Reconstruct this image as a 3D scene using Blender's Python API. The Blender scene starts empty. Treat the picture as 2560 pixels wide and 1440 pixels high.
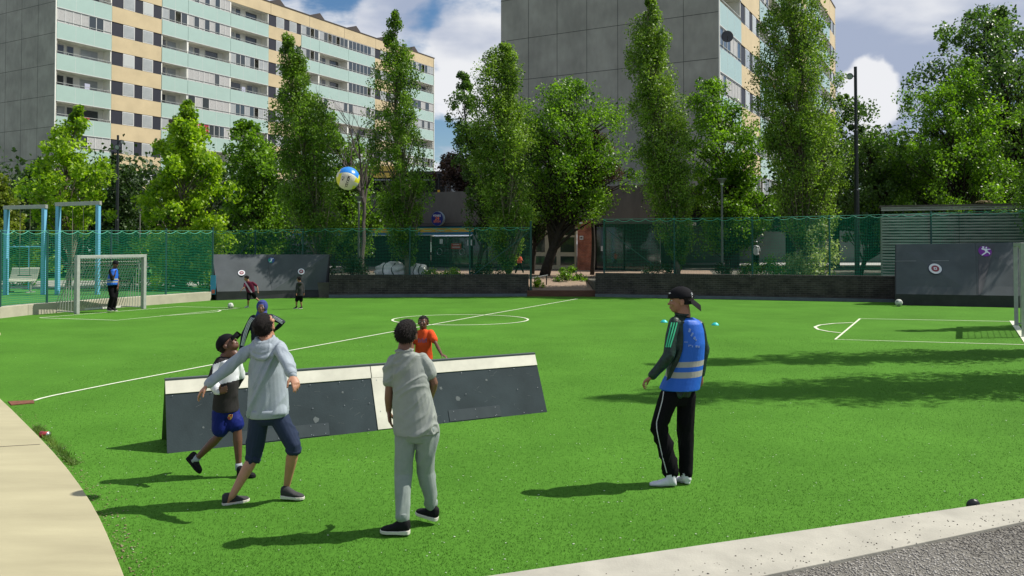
import bpy, bmesh, math, random
import numpy as np
from mathutils import Vector, Matrix, noise
R_ = math.radians
# ------------------------------------------------------------------ camera, sky, sun
scene = bpy.context.scene
COL = scene.collection
FPX = 2050.0; HZ = 608.0; CAMH = 2.15; PITCH = R_(1.2)
cam_data = bpy.data.cameras.new('camera'); cam = bpy.data.objects.new('camera', cam_data); COL.objects.link(cam)
cam.location = (0, 0, CAMH); cam.rotation_euler = (R_(90) + PITCH, 0, 0)
cam_data.sensor_width = 36; cam_data.lens = FPX / 2560 * 36
cam_data.shift_y = -((720 - HZ) + FPX * math.tan(PITCH)) / 2560
cam_data.clip_end = 3000; cam_data.clip_start = 0.1
scene.camera = cam
def ray(px, py):
    xc = (px - 1280) / FPX; yc = (HZ - py) / FPX - math.tan(PITCH)
    return Vector((xc, math.cos(PITCH) - yc * math.sin(PITCH), math.sin(PITCH) + yc * math.cos(PITCH)))
def at(px, py, Y):
    r = ray(px, py); return Vector((0, 0, CAMH)) + r * (Y / r.y)
def gr(px, py, z=0.0):
    r = ray(px, py); t = (z - CAMH) / r.z; v = Vector((0, 0, CAMH)) + r * t; v.z = z; return v
SUN = Vector((0.61, 0.115, 0.78)).normalized()
sun_el = math.asin(SUN.z); sun_az = math.atan2(SUN.x, SUN.y)      # azimuth from +Y towards +X
sd = bpy.data.lights.new('sun', 'SUN'); sd.energy = 4.6; sd.angle = R_(0.5); sd.color = (1.0, 0.95, 0.86)
so = bpy.data.objects.new('sun', sd); COL.objects.link(so)
so.rotation_euler = (-SUN).to_track_quat('-Z', 'Y').to_euler()
vs = scene.view_settings; vs.view_transform = 'Standard'; vs.look = 'None'; vs.gamma = 1; vs.exposure = 0.42
scene.cycles.transparent_max_bounces = 24
scene.cycles.max_bounces = 6
# world: physical sky with clouds mixed in by direction
W = bpy.data.worlds.new('World'); scene.world = W; W.use_nodes = True
def world():
    nt = W.node_tree; N = nt.nodes; L = nt.links; N.clear()
    def nd(t, **k):
        n = N.new(t)
        for a, b in k.items(): setattr(n, a, b)
        return n
    out = nd('ShaderNodeOutputWorld'); bg = nd('ShaderNodeBackground')
    sky = nd('ShaderNodeTexSky', sky_type='NISHITA', sun_disc=False, sun_elevation=sun_el, sun_rotation=sun_az)
    sky.air_density = 1.0; sky.dust_density = 0.6; sky.ozone_density = 2.0
    tc = nd('ShaderNodeTexCoord')
    def mth(op, a, b=None, c=None):
        m = nd('ShaderNodeMath', operation=op)
        for i, v in enumerate((a, b, c)):
            if v is None: continue
            if isinstance(v, (int, float)): m.inputs[i].default_value = v
            else: L.new(v, m.inputs[i])
        return m.outputs[0]
    sep = nd('ShaderNodeSeparateXYZ'); L.new(tc.outputs['Generated'], sep.inputs[0])
    # cloud layer seen as a plane overhead: p = dir.xy / (z + k)
    den = mth('ADD', mth('MAXIMUM', sep.outputs[2], 0.0), 0.22)
    cx = mth('DIVIDE', sep.outputs[0], den); cy = mth('DIVIDE', sep.outputs[1], den)
    cmb = nd('ShaderNodeCombineXYZ'); L.new(cx, cmb.inputs[0]); L.new(cy, cmb.inputs[1])
    n1 = nd('ShaderNodeTexNoise'); n1.inputs['Scale'].default_value = 2.7; n1.inputs['Detail'].default_value = 10; n1.inputs['Roughness'].default_value = 0.56; n1.inputs['Distortion'].default_value = 0.25
    mp = nd('ShaderNodeMapping'); mp.inputs['Location'].default_value = SKY_OFF; L.new(cmb.outputs[0], mp.inputs[0]); L.new(mp.outputs[0], n1.inputs['Vector'])
    # gaps: directions where blue shows
    nw = nd('ShaderNodeTexNoise'); nw.inputs['Scale'].default_value = 7; nw.inputs['Detail'].default_value = 6; L.new(tc.outputs['Generated'], nw.inputs['Vector'])
    wv = nd('ShaderNodeVectorMath', operation='MULTIPLY_ADD'); L.new(nw.outputs['Color'], wv.inputs[0]); wv.inputs[1].default_value = (.16, .16, .16); L.new(tc.outputs['Generated'], wv.inputs[2])
    w2 = nd('ShaderNodeVectorMath', operation='ADD'); L.new(wv.outputs[0], w2.inputs[0]); w2.inputs[1].default_value = (-.08, -.08, -.08)
    w3 = nd('ShaderNodeVectorMath', operation='NORMALIZE'); L.new(w2.outputs[0], w3.inputs[0])
    def blob(px, py, rad):
        d = (ray(px, py)).normalized()
        dp = nd('ShaderNodeVectorMath', operation='DOT_PRODUCT'); L.new(w3.outputs[0], dp.inputs[0]); dp.inputs[1].default_value = d
        mr = nd('ShaderNodeMapRange', interpolation_type='SMOOTHSTEP'); L.new(dp.outputs['Value'], mr.inputs[0])
        mr.inputs[1].default_value = math.cos(rad); mr.inputs[2].default_value = 1.0; mr.inputs[3].default_value = 0; mr.inputs[4].default_value = 1
        return mr.outputs[0]
    dens = n1.outputs['Fac']
    for (px, py, rad, w) in ((820, 20, 0.07, -0.16), (1040, 85, 0.06, -0.15), (1110, 340, 0.07, -0.10), (960, 10, 0.06, 0.14), (920, 90, .04, .06), (880, 50, .10, -.04),
                             (1160, 180, 0.10, 0.22), (2170, 220, 0.06, 0.20), (2110, 50, 0.12, 0.16), (2250, 60, 0.16, 0.12), (2200, 130, 0.14, 0.06), (2330, 60, 0.05, -0.10), (2060, 200, .05, -.06)):
        dens = mth('MULTIPLY_ADD', blob(px, py, rad), w, dens)
    rp = nd('ShaderNodeMapRange', interpolation_type='SMOOTHSTEP'); L.new(dens, rp.inputs[0])
    rp.inputs[1].default_value = 0.39; rp.inputs[2].default_value = 0.58
    # cloud tone: thick parts grey-lavender, thin edges white
    n2 = nd('ShaderNodeTexNoise'); n2.inputs['Scale'].default_value = 2.6; n2.inputs['Detail'].default_value = 6; n2.inputs['Roughness'].default_value = 0.45
    mp2 = nd('ShaderNodeMapping'); mp2.inputs['Location'].default_value = (7.3, 1.1, 0); L.new(cmb.outputs[0], mp2.inputs[0]); L.new(mp2.outputs[0], n2.inputs['Vector'])
    tone = mth('MULTIPLY_ADD', blob(2300, 160, 0.30), -0.13, n2.outputs['Fac'])
    tone = mth('MULTIPLY_ADD', blob(2180, 225, 0.045), 0.5, tone)
    tone = mth('MULTIPLY_ADD', blob(1150, 170, 0.14), 0.10, tone)
    tr = nd('ShaderNodeMapRange', interpolation_type='SMOOTHSTEP'); L.new(tone, tr.inputs[0]); tr.inputs[1].default_value = 0.36; tr.inputs[2].default_value = 0.62
    cm = nd('ShaderNodeMix', data_type='RGBA'); L.new(tr.outputs[0], cm.inputs['Factor'])
    cm.inputs['A'].default_value = (3.7, 4.3, 5.7, 1); cm.inputs['B'].default_value = (8.2, 8.3, 8.6, 1)
    hs = nd('ShaderNodeHueSaturation'); hs.inputs['Saturation'].default_value = 1.25; hs.inputs['Value'].default_value = 0.95; L.new(sky.outputs[0], hs.inputs['Color'])
    mx = nd('ShaderNodeMix', data_type='RGBA'); L.new(rp.outputs[0], mx.inputs['Factor']); L.new(hs.outputs[0], mx.inputs['A']); L.new(cm.outputs['Result'], mx.inputs['B'])
    L.new(mx.outputs['Result'], bg.inputs[0]); bg.inputs[1].default_value = 0.078
    L.new(bg.outputs[0], out.inputs[0])
SKY_OFF = (3.1, 0.4, 0)
world()
rnd = random.Random(7)
# ------------------------------------------------------------------ materials
MATS = {}
def srgb(r, g, b):
    f = lambda c: (c / 12.92) if c <= 0.04045 else ((c + 0.055) / 1.055) ** 2.4
    return (f(r / 255), f(g / 255), f(b / 255))
def mat(name, col, rough=0.7, var=0.0, vscale=6.0, bump=0.0, bscale=60.0, metal=0.0, spec=0.4, col2=None, stretch=(1, 1, 1), detail=5, coord='Object'):
    if name in MATS: return MATS[name]
    m = bpy.data.materials.new(name); m.use_nodes = True; MATS[name] = m
    nt = m.node_tree; N = nt.nodes; L = nt.links; b = N['Principled BSDF']
    b.inputs['Base Color'].default_value = (*col, 1); b.inputs['Roughness'].default_value = rough
    b.inputs['Metallic'].default_value = metal; b.inputs['Specular IOR Level'].default_value = spec
    tc = N.new('ShaderNodeTexCoord'); mp = N.new('ShaderNodeMapping'); mp.inputs['Scale'].default_value = stretch; L.new(tc.outputs[coord], mp.inputs[0])
    if var or col2:
        n = N.new('ShaderNodeTexNoise'); n.inputs['Scale'].default_value = vscale; n.inputs['Detail'].default_value = detail; n.inputs['Roughness'].default_value = 0.6
        L.new(mp.outputs[0], n.inputs['Vector'])
        mr = N.new('ShaderNodeMapRange'); L.new(n.outputs['Fac'], mr.inputs[0]); mr.inputs[1].default_value = 0.33; mr.inputs[2].default_value = 0.67
        mx = N.new('ShaderNodeMix'); mx.data_type = 'RGBA'; L.new(mr.outputs[0], mx.inputs['Factor'])
        c2 = col2 if col2 else tuple(c * (1 - var) for c in col)
        c1 = col if col2 else tuple(min(1, c * (1 + var)) for c in col)
        mx.inputs['A'].default_value = (*c1, 1); mx.inputs['B'].default_value = (*c2, 1); L.new(mx.outputs['Result'], b.inputs['Base Color'])
    if bump:
        n = N.new('ShaderNodeTexNoise'); n.inputs['Scale'].default_value = bscale; n.inputs['Detail'].default_value = 4
        L.new(mp.outputs[0], n.inputs['Vector']); bp = N.new('ShaderNodeBump'); bp.inputs['Strength'].default_value = bump; bp.inputs['Distance'].default_value = 0.02
        L.new(n.outputs['Fac'], bp.inputs['Height']); L.new(bp.outputs[0], b.inputs['Normal'])
    return m
def leafmat(name, c_dark, c_light, trans=0.35, rough=0.45, spec=0.35, hue=0.0):
    if name in MATS: return MATS[name]
    m = bpy.data.materials.new(name); m.use_nodes = True; MATS[name] = m
    nt = m.node_tree; N = nt.nodes; L = nt.links; b = N['Principled BSDF']; out = N['Material Output']
    g = N.new('ShaderNodeNewGeometry'); tc = N.new('ShaderNodeTexCoord')
    n = N.new('ShaderNodeTexNoise'); n.inputs['Scale'].default_value = 0.9; n.inputs['Detail'].default_value = 3; L.new(tc.outputs['Object'], n.inputs['Vector'])
    ad = N.new('ShaderNodeMath'); ad.operation = 'MULTIPLY_ADD'; r0 = N.new('ShaderNodeMapRange'); L.new(n.outputs['Fac'], r0.inputs[0]); r0.inputs[1].default_value = 0.34; r0.inputs[2].default_value = 0.66; L.new(r0.outputs[0], ad.inputs[0]); ad.inputs[1].default_value = 0.62; 
    ml = N.new('ShaderNodeMath'); ml.operation = 'MULTIPLY_ADD'; L.new(g.outputs['Random Per Island'], ml.inputs[0]); ml.inputs[1].default_value = 0.75; ml.inputs[2].default_value = -0.2
    L.new(ml.outputs[0], ad.inputs[2]); ad.use_clamp = True
    mx = N.new('ShaderNodeMix'); mx.data_type = 'RGBA'; L.new(ad.outputs[0], mx.inputs['Factor']); mx.inputs['A'].default_value = (*c_dark, 1); mx.inputs['B'].default_value = (*c_light, 1)
    L.new(mx.outputs['Result'], b.inputs['Base Color']); b.inputs['Roughness'].default_value = rough; b.inputs['Specular IOR Level'].default_value = spec
    t = N.new('ShaderNodeBsdfTranslucent'); mc = N.new('ShaderNodeMix'); mc.data_type = 'RGBA'; mc.blend_type = 'MULTIPLY'; mc.inputs['Factor'].default_value = 1
    L.new(mx.outputs['Result'], mc.inputs['A']); mc.inputs['B'].default_value = (1.7, 1.9, 0.7, 1); L.new(mc.outputs['Result'], t.inputs['Color'])
    ms = N.new('ShaderNodeMixShader'); ms.inputs[0].default_value = trans; L.new(b.outputs[0], ms.inputs[1]); L.new(t.outputs[0], ms.inputs[2]); L.new(ms.outputs[0], out.inputs[0])
    return m
# ------------------------------------------------------------------ object helpers
def worldloc(p):
    v = Vector((0, 0, 0))
    while p is not None: v += p.location; p = p.parent
    return v
def tag(o, label=None, cat=None, group=None, kind=None):
    if label: o['label'] = label
    if cat: o['category'] = cat
    if group: o['group'] = group
    if kind: o['kind'] = kind
    return o
def thing(name, label, cat, loc=(0, 0, 0), group=None, kind=None):
    o = bpy.data.objects.new(name, None); COL.objects.link(o); o.location = loc; o.empty_display_size = 0.2
    return tag(o, label, cat, group, kind)
def copy_tree(o, parent=None, label=None, loc=None, rz=None):
    c = o.copy(); COL.objects.link(c); c.parent = parent
    if label: c['label'] = label
    if loc is not None: c.location = loc
    if rz is not None: c.rotation_euler.z = rz
    for ch in list(o.children): copy_tree(ch, c)
    return c
class MB:
    def __init__(s): s.v = []; s.f = []; s.mi = []; s.uv = None
    def add(s, vs, fs, m=0):
        n = len(s.v); s.v += [tuple(x) for x in vs]
        for f in fs: s.f.append(tuple(i + n for i in f)); s.mi.append(m)
        return s
    def obox(s, c, X, Y, Z, m=0):
        c, X, Y, Z = Vector(c), Vector(X), Vector(Y), Vector(Z)
        vs = [c + X * a + Y * b + Z * d for d in (-1, 1) for (a, b) in ((-1, -1), (1, -1), (1, 1), (-1, 1))]
        fs = [(3, 2, 1, 0), (4, 5, 6, 7), (0, 1, 5, 4), (1, 2, 6, 5), (2, 3, 7, 6), (3, 0, 4, 7)]
        if X.cross(Y).dot(Z) < 0: fs = [f[::-1] for f in fs]
        return s.add(vs, fs, m)
    def box(s, x0, x1, y0, y1, z0, z1, m=0):
        return s.obox(((x0 + x1) / 2, (y0 + y1) / 2, (z0 + z1) / 2), (abs(x1 - x0) / 2, 0, 0), (0, abs(y1 - y0) / 2, 0), (0, 0, abs(z1 - z0) / 2), m)
    def bar(s, a, b, w, h, m=0, up=(0, 0, 1)):
        a, b = Vector(a), Vector(b); d = (b - a); u = Vector(up)
        if abs(d.normalized().dot(u)) > 0.98: u = Vector((0, 1, 0))
        x = d.cross(u).normalized(); y = x.cross(d).normalized()
        return s.obox((a + b) / 2, d / 2, x * w / 2, y * h / 2, m)
    def tube(s, pts, rad, seg=8, m=0, cap=True):
        pts = [Vector(p) for p in pts]; n = len(pts)
        rs = rad if isinstance(rad, (list, tuple)) else [rad] * n
        vs = []; prev = None
        for i, p in enumerate(pts):
            d = (pts[min(i + 1, n - 1)] - pts[max(i - 1, 0)])
            if d.length < 1e-9: d = Vector((0, 0, 1))
            d.normalize()
            if prev is None:
                u = Vector((1, 0, 0)) if abs(d.x) < 0.8 else Vector((0, 1, 0))
                x = d.cross(u).normalized()
            else:
                x = (prev - d * prev.dot(d)); x = x.normalized() if x.length > 1e-6 else d.orthogonal().normalized()
            prev = x; y = d.cross(x)
            for k in range(seg):
                a = 2 * math.pi * k / seg; vs.append(p + (x * math.cos(a) + y * math.sin(a)) * rs[i])
        fs = [(i * seg + k, i * seg + (k + 1) % seg, (i + 1) * seg + (k + 1) % seg, (i + 1) * seg + k) for i in range(n - 1) for k in range(seg)]
        if cap:
            fs.append(tuple(range(seg))[::-1]); fs.append(tuple((n - 1) * seg + k for k in range(seg)))
        return s.add(vs, fs, m)
    def limb(s, pts, rad, seg=12, m=0):
        # tube with rounded ends
        pts = [Vector(p) for p in pts]; rs = list(rad)
        d0 = (pts[0] - pts[1]).normalized(); d1 = (pts[-1] - pts[-2]).normalized()
        P = []; Q = []
        for k in (0, 1, 2):
            a = k / 3 * math.pi / 2; P.append(pts[0] + d0 * rs[0] * math.cos(a) * 0.98); Q.append(max(rs[0] * math.sin(a), rs[0] * 0.08))
        P += pts; Q += rs
        for k in (2, 1, 0):
            a = k / 3 * math.pi / 2; P.append(pts[-1] + d1 * rs[-1] * math.cos(a) * 0.98); Q.append(max(rs[-1] * math.sin(a), rs[-1] * 0.08))
        return s.tube(P, Q, seg, m)
    def loft(s, secs, seg=20, m=0):
        # secs: (center, U half vector, V half vector)
        vs = []
        for c, U, V in secs:
            for k in range(seg):
                a = 2 * math.pi * k / seg; vs.append(Vector(c) + Vector(U) * math.cos(a) + Vector(V) * math.sin(a))
        n = len(secs)
        fs = [(i * seg + k, i * seg + (k + 1) % seg, (i + 1) * seg + (k + 1) % seg, (i + 1) * seg + k) for i in range(n - 1) for k in range(seg)]
        fs.append(tuple(range(seg))[::-1]); fs.append(tuple((n - 1) * seg + k for k in range(seg)))
        c, U, V = secs[0]; ax = Vector(secs[-1][0]) - Vector(c)
        if Vector(U).cross(Vector(V)).dot(ax) < 0: fs = [f[::-1] for f in fs]
        return s.add(vs, fs, m)
    def ell(s, c, X, Y, Z, nu=16, nv=10, m=0, fn=None):
        c, X, Y, Z = Vector(c), Vector(X), Vector(Y), Vector(Z); vs = []; 
        for j in range(nv + 1):
            t = math.pi * j / nv
            for k in range(nu):
                a = 2 * math.pi * k / nu
                d = Vector((math.sin(t) * math.cos(a), math.sin(t) * math.sin(a), math.cos(t)))
                q = fn(d) if fn else 1.0
                vs.append(c + (X * d.x + Y * d.y + Z * d.z) * q)
        fs = []
        for j in range(nv):
            for k in range(nu):
                q = (j * nu + k, (j + 1) * nu + k, (j + 1) * nu + (k + 1) % nu, j * nu + (k + 1) % nu); fs.append(q)
        if X.cross(Y).dot(Z) < 0: fs = [f[::-1] for f in fs]
        return s.add(vs, fs, m)
    def prism(s, poly, z0, z1, m=0):
        # poly: list of (x,y) ; vertical extrusion
        n = len(poly); area = sum(poly[i][0] * poly[(i + 1) % n][1] - poly[(i + 1) % n][0] * poly[i][1] for i in range(n))
        if area < 0: poly = poly[::-1]
        vs = [(p[0], p[1], z0) for p in poly] + [(p[0], p[1], z1) for p in poly]
        fs = [tuple(range(n))[::-1], tuple(range(n, 2 * n))] + [(i, (i + 1) % n, n + (i + 1) % n, n + i) for i in range(n)]
        return s.add(vs, fs, m)
    def plate(s, pts, nrm, th, m=0):
        # flat polygon (3D pts) extruded along nrm
        nrm = Vector(nrm).normalized() * th; n = len(pts); pts = [Vector(p) for p in pts]
        c = sum(pts, Vector()) / n; ar = Vector()
        for i in range(n): ar += (pts[i] - c).cross(pts[(i + 1) % n] - c)
        if ar.dot(nrm) < 0: pts = pts[::-1]
        vs = pts + [p + nrm for p in pts]
        fs = [tuple(range(n))[::-1], tuple(range(n, 2 * n))] + [(i, (i + 1) % n, n + (i + 1) % n, n + i) for i in range(n)]
        return s.add(vs, fs, m)
    def mesh(s, name, off=Vector((0, 0, 0))):
        me = bpy.data.meshes.new(name)
        me.from_pydata([(v[0] - off[0], v[1] - off[1], v[2] - off[2]) for v in s.v], [], s.f)
        me.polygons.foreach_set('material_index', s.mi); me.update(); return me
    def build(s, name, mats, parent=None, smooth=False, bevel=0, loc=None):
        if not isinstance(mats, (list, tuple)): mats = [mats]
        off = worldloc(parent) if parent else Vector((0, 0, 0))
        if loc is not None: off = off + (Vector(loc) - off) 
        me = s.mesh(name, off)
        for m in mats: me.materials.append(m)
        o = bpy.data.objects.new(name, me); COL.objects.link(o); o.parent = parent
        if loc is not None: o.location = Vector(loc) - (worldloc(parent) if parent else Vector((0, 0, 0)))
        if smooth: me.polygons.foreach_set('use_smooth', [True] * len(me.polygons))
        if bevel:
            b = o.modifiers.new('bevel', 'BEVEL'); b.width = bevel; b.segments = 2; b.limit_method = 'ANGLE'
        return o
def np_mesh(name, V, F, mats, parent=None, smooth=False):
    """V (n,3) world coords, F (m,k) constant-size faces"""
    off = worldloc(parent) if parent else Vector((0, 0, 0))
    V = V - np.array(off)[None, :]
    me = bpy.data.meshes.new(name); n, k = F.shape
    me.vertices.add(len(V)); me.vertices.foreach_set('co', V.astype(np.float32).ravel())
    me.loops.add(n * k); me.loops.foreach_set('vertex_index', F.astype(np.int32).ravel())
    me.polygons.add(n); me.polygons.foreach_set('loop_start', np.arange(0, n * k, k, dtype=np.int32)); me.polygons.foreach_set('loop_total', np.full(n, k, dtype=np.int32))
    if smooth: me.polygons.foreach_set('use_smooth', np.ones(n, dtype=bool))
    me.update(calc_edges=True)
    for m in (mats if isinstance(mats, (list, tuple)) else [mats]): me.materials.append(m)
    o = bpy.data.objects.new(name, me); COL.objects.link(o); o.parent = parent
    return o
def text_mb(body, origin, X, Y, height, th=0.0, align='CENTER', mapf=None, bold=0.0):
    """flat text laid out along X (right) and Y (up) around origin"""
    cu = bpy.data.curves.new('t', 'FONT'); cu.body = body; cu.size = 1.0; cu.align_x = align; cu.align_y = 'CENTER'; cu.offset = bold
    ob = bpy.data.objects.new('t', cu); COL.objects.link(ob)
    dg = bpy.context.evaluated_depsgraph_get(); ev = ob.evaluated_get(dg); me = ev.to_mesh()
    mb = MB(); X = Vector(X).normalized() * height; Y = Vector(Y).normalized() * height; o = Vector(origin)
    if mapf: vs = [mapf(v.co.x * height, v.co.y * height) for v in me.vertices]
    else: vs = [o + X * v.co.x + Y * v.co.y for v in me.vertices]
    mb.add(vs, [tuple(p.vertices) for p in me.polygons])
    ev.to_mesh_clear(); bpy.data.objects.remove(ob); bpy.data.curves.remove(cu)
    return mb
# ------------------------------------------------------------------ setting: ground, turf, kerbs
def turf_material(name, base, patch):
    m = mat(name, base, rough=0.9, spec=0.08); nt = m.node_tree; N = nt.nodes; L = nt.links; b = N['Principled BSDF']
    tc = N.new('ShaderNodeTexCoord')
    def noi(sc, det, rough=0.6):
        n = N.new('ShaderNodeTexNoise'); n.inputs['Scale'].default_value = sc; n.inputs['Detail'].default_value = det; n.inputs['Roughness'].default_value = rough
        L.new(tc.outputs['Object'], n.inputs['Vector']); return n.outputs['Fac']
    def mr(x, a, c, lo, hi):
        r = N.new('ShaderNodeMapRange'); L.new(x, r.inputs[0]); r.inputs[1].default_value = a; r.inputs[2].default_value = c; r.inputs[3].default_value = lo; r.inputs[4].default_value = hi; return r.outputs[0]
    def mul(a, c):
        r = N.new('ShaderNodeMath'); r.operation = 'MULTIPLY'; L.new(a, r.inputs[0]); L.new(c, r.inputs[1]); return r.outputs[0]
    val = mul(mul(mr(noi(130, 6, 0.8), 0.3, 0.7, 0.72, 1.3), mr(noi(20, 4), 0.3, 0.7, 0.85, 1.15)), mr(noi(0.35, 4), 0.3, 0.7, 0.88, 1.12))
    mx = N.new('ShaderNodeMix'); mx.data_type = 'RGBA'; L.new(mr(noi(0.9, 5), 0.35, 0.68, 0, 1), mx.inputs['Factor'])
    mx.inputs['A'].default_value = (*base, 1); mx.inputs['B'].default_value = (*patch, 1)
    hs = N.new('ShaderNodeHueSaturation'); L.new(mx.outputs['Result'], hs.inputs['Color']); L.new(val, hs.inputs['Value'])
    L.new(hs.outputs[0], b.inputs['Base Color'])
    bp = N.new('ShaderNodeBump'); bp.inputs['Strength'].default_value = 0.3; bp.inputs['Distance'].default_value = 0.02; L.new(noi(160, 4, 0.7), bp.inputs['Height']); L.new(bp.outputs[0], b.inputs['Normal'])
    return m
TURF = turf_material('artificial turf', (0.070, 0.190, 0.021), (0.058, 0.164, 0.017))
CONC = mat('cream concrete', (0.41, 0.375, 0.235), 0.85, col2=(0.32, 0.29, 0.18), vscale=1.1, bump=0.12, bscale=40, stretch=(0.5, 2.2, 1), detail=9)
KERB = mat('pale concrete', (0.36, 0.345, 0.29), 0.85, var=0.12, vscale=3, bump=0.15, bscale=60)
ASPH = mat('grey ground', (0.10, 0.10, 0.095), 0.9, var=0.2, vscale=2)
def structure(name, mb, m, **k): return tag(mb.build(name, m, **k), kind='structure')
g = MB(); g.add([(-600, -60, -0.12), (600, -60, -0.12), (600, 1500, -0.12), (-600, 1500, -0.12)], [(0, 1, 2, 3)])
structure('ground', g, ASPH)
xy = lambda v: (v.x, v.y)
WL0 = gr(822, 744); WL1 = gr(1322, 741); WR0 = gr(1488, 742); WR1 = gr(2240, 756)
t = MB(); t.prism([(-26, -1), (26, -1), (26, 31), xy(WR1), xy(WR0), xy(WL1), xy(WL0), (-11.8, 33.2), (-26, 33.2)], -0.1, 0.0)
structure('artificial_turf', t, TURF)
# curved concrete terrace at left (slightly raised) with a cast joint
edge = [gr(x, y, 0.05) for (x, y) in ((318, 1460), (303, 1420), (285, 1375), (268, 1335), (250, 1296), (228, 1256), (200, 1213), (168, 1170), (132, 1128), (96, 1090), (60, 1054), (28, 1022), (0, 996))]
ex = [xy(p) for p in edge]; d = (Vector(ex[-1]) - Vector(ex[-2])).normalized()
tail = [ex[-1]]; p = Vector(ex[-1]); ang = math.atan2(d.y, d.x)
for k in range(8): ang -= 0.03; p = p + Vector((math.cos(ang), math.sin(ang))) * 1.2; tail.append((p.x, p.y))
poly = [(-2.0, 4.2)] + ex + tail[1:] + [(-24, 18), (-24, -2), (-2.0, -2)]
t = MB(); t.prism(poly, -0.05, 0.05); tr = structure('concrete_terrace', t, CONC, bevel=0.006)
t = MB(); a = gr(100, 1111, 0.05); b_ = gr(0, 1117, 0.05); b_ = b_ + (b_ - a) * 4
t.obox(((a + b_) / 2) + Vector((0, 0, 0.001)), (b_ - a) / 2, Vector((0, 0.006, 0)), (0, 0, 0.002)); structure('joint_line', t, mat('joint dark', (0.09, 0.08, 0.06), 0.9))
# front concrete strip and gravel
z = 0.06
k1 = [gr(1190, 1443, z), gr(2560, 1245, z)]; k2 = [gr(1900, 1440, z), gr(2560, 1303, z)]
def ext(a, b, t0, t1): return xy(a + (b - a) * t0), xy(a + (b - a) * t1)
A0, A1 = ext(k1[0], k1[1], -0.6, 1.7); B0, B1 = ext(k2[0], k2[1], -2.0, 2.3)
t = MB(); t.prism([A0, A1, B1, B0], -0.05, z); structure('concrete_strip', t, KERB, bevel=0.005)
t = MB(); t.prism([B0, B1, (26, -1.5), (1, -1.5), (0.5, 2.5)], -0.05, 0.035); GRAV = mat('gravel bed', (0.21, 0.20, 0.175), 0.95, col2=(0.12, 0.112, 0.098), vscale=90, bump=0.6, bscale=150, detail=3)
structure('gravel', t, GRAV)
# loose stones
def stones(name, n, region, zz, smin, smax, m, seed, kind='stuff', thick=0.6):
    r = np.random.default_rng(seed); base = np.array([(1, 0, 0), (-1, 0, 0), (0, 1, 0), (0, -1, 0), (0, 0, 1), (0, 0, -1)], float)
    F0 = np.array([(0, 2, 4), (2, 1, 4), (1, 3, 4), (3, 0, 4), (2, 0, 5), (1, 2, 5), (3, 1, 5), (0, 3, 5)])
    P = []; 
    while len(P) < n:
        q = region(r)
        if q is not None: P.append(q)
    P = np.array(P); s = r.uniform(smin, smax, (n, 1, 1)) * r.uniform(0.6, 1.3, (n, 1, 3)); s[:, :, 2] *= thick
    V = base[None] * s * r.uniform(0.7, 1.25, (n, 6, 1)); a = r.uniform(0, 6.28, n); c, si = np.cos(a), np.sin(a)
    X = V[:, :, 0] * c[:, None] - V[:, :, 1] * si[:, None]; Y = V[:, :, 0] * si[:, None] + V[:, :, 1] * c[:, None]
    V = np.stack([X + P[:, None, 0], Y + P[:, None, 1], V[:, :, 2] + zz + s[:, :, 2] * 0.4], 2).reshape(-1, 3)
    F = (F0[None] + (np.arange(n) * 6)[:, None, None]).reshape(-1, 3)
    return tag(np_mesh(name, V, F, m), kind=kind)
lb = (Vector(B1) - Vector(B0)).normalized(); nb = Vector((lb.y, -lb.x))
def reg_g(r):
    p = Vector(B0) + lb * r.uniform(0.0, 9.5) + nb * abs(r.normal(0, 0.8) + 0.5)
    return (p.x, p.y) if 0.3 < p.x < 6 and p.y > 2.8 else None
GS = leafmat('gravel stone', (0.13, 0.12, 0.105), (0.44, 0.42, 0.38), trans=0.0, rough=0.9, spec=0.2)
stones('gravel_stones', 30000, reg_g, 0.035, 0.004, 0.012, GS, 3)
def reg_k(r):
    p = Vector(B0) + lb * r.uniform(1.0, 9.5) - nb * abs(r.normal(0, 0.22))
    return (p.x, p.y) if p.x > 0.3 and abs((Vector(p) - Vector(A0)).dot(nb)) > 0.03 else None
stones('spilled_grit', 330, reg_k, z, 0.003, 0.008, mat('dark grit', (0.10, 0.09, 0.075), 0.9), 4)
# litter specks on the turf: petals, bits of leaf
def reg_t(r):
    y = 5.2 + abs(r.normal(0, 5)); x = r.uniform(-0.62, 0.62) * y * 1.02
    return (x, y)
stones('petal_specks', 900, reg_t, 0.004, 0.003, 0.009, mat('white petal', (0.62, 0.66, 0.55), 0.8), 5, thick=0.3)
def reg_e(r):
    i = int(r.integers(2, 12)); p = Vector(ex[i]).lerp(Vector(ex[i - 1]), r.uniform()) + Vector((abs(r.normal(0, 0.12)) + 0.02, r.normal(0, .05)))
    return (p.x, p.y)
stones('leaf_litter', 420, reg_e, 0.004, 0.004, 0.012, mat('brown leaf', (0.16, 0.11, 0.05), 0.9, col2=(0.35, 0.33, 0.2), vscale=30), 6, thick=0.3)
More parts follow.
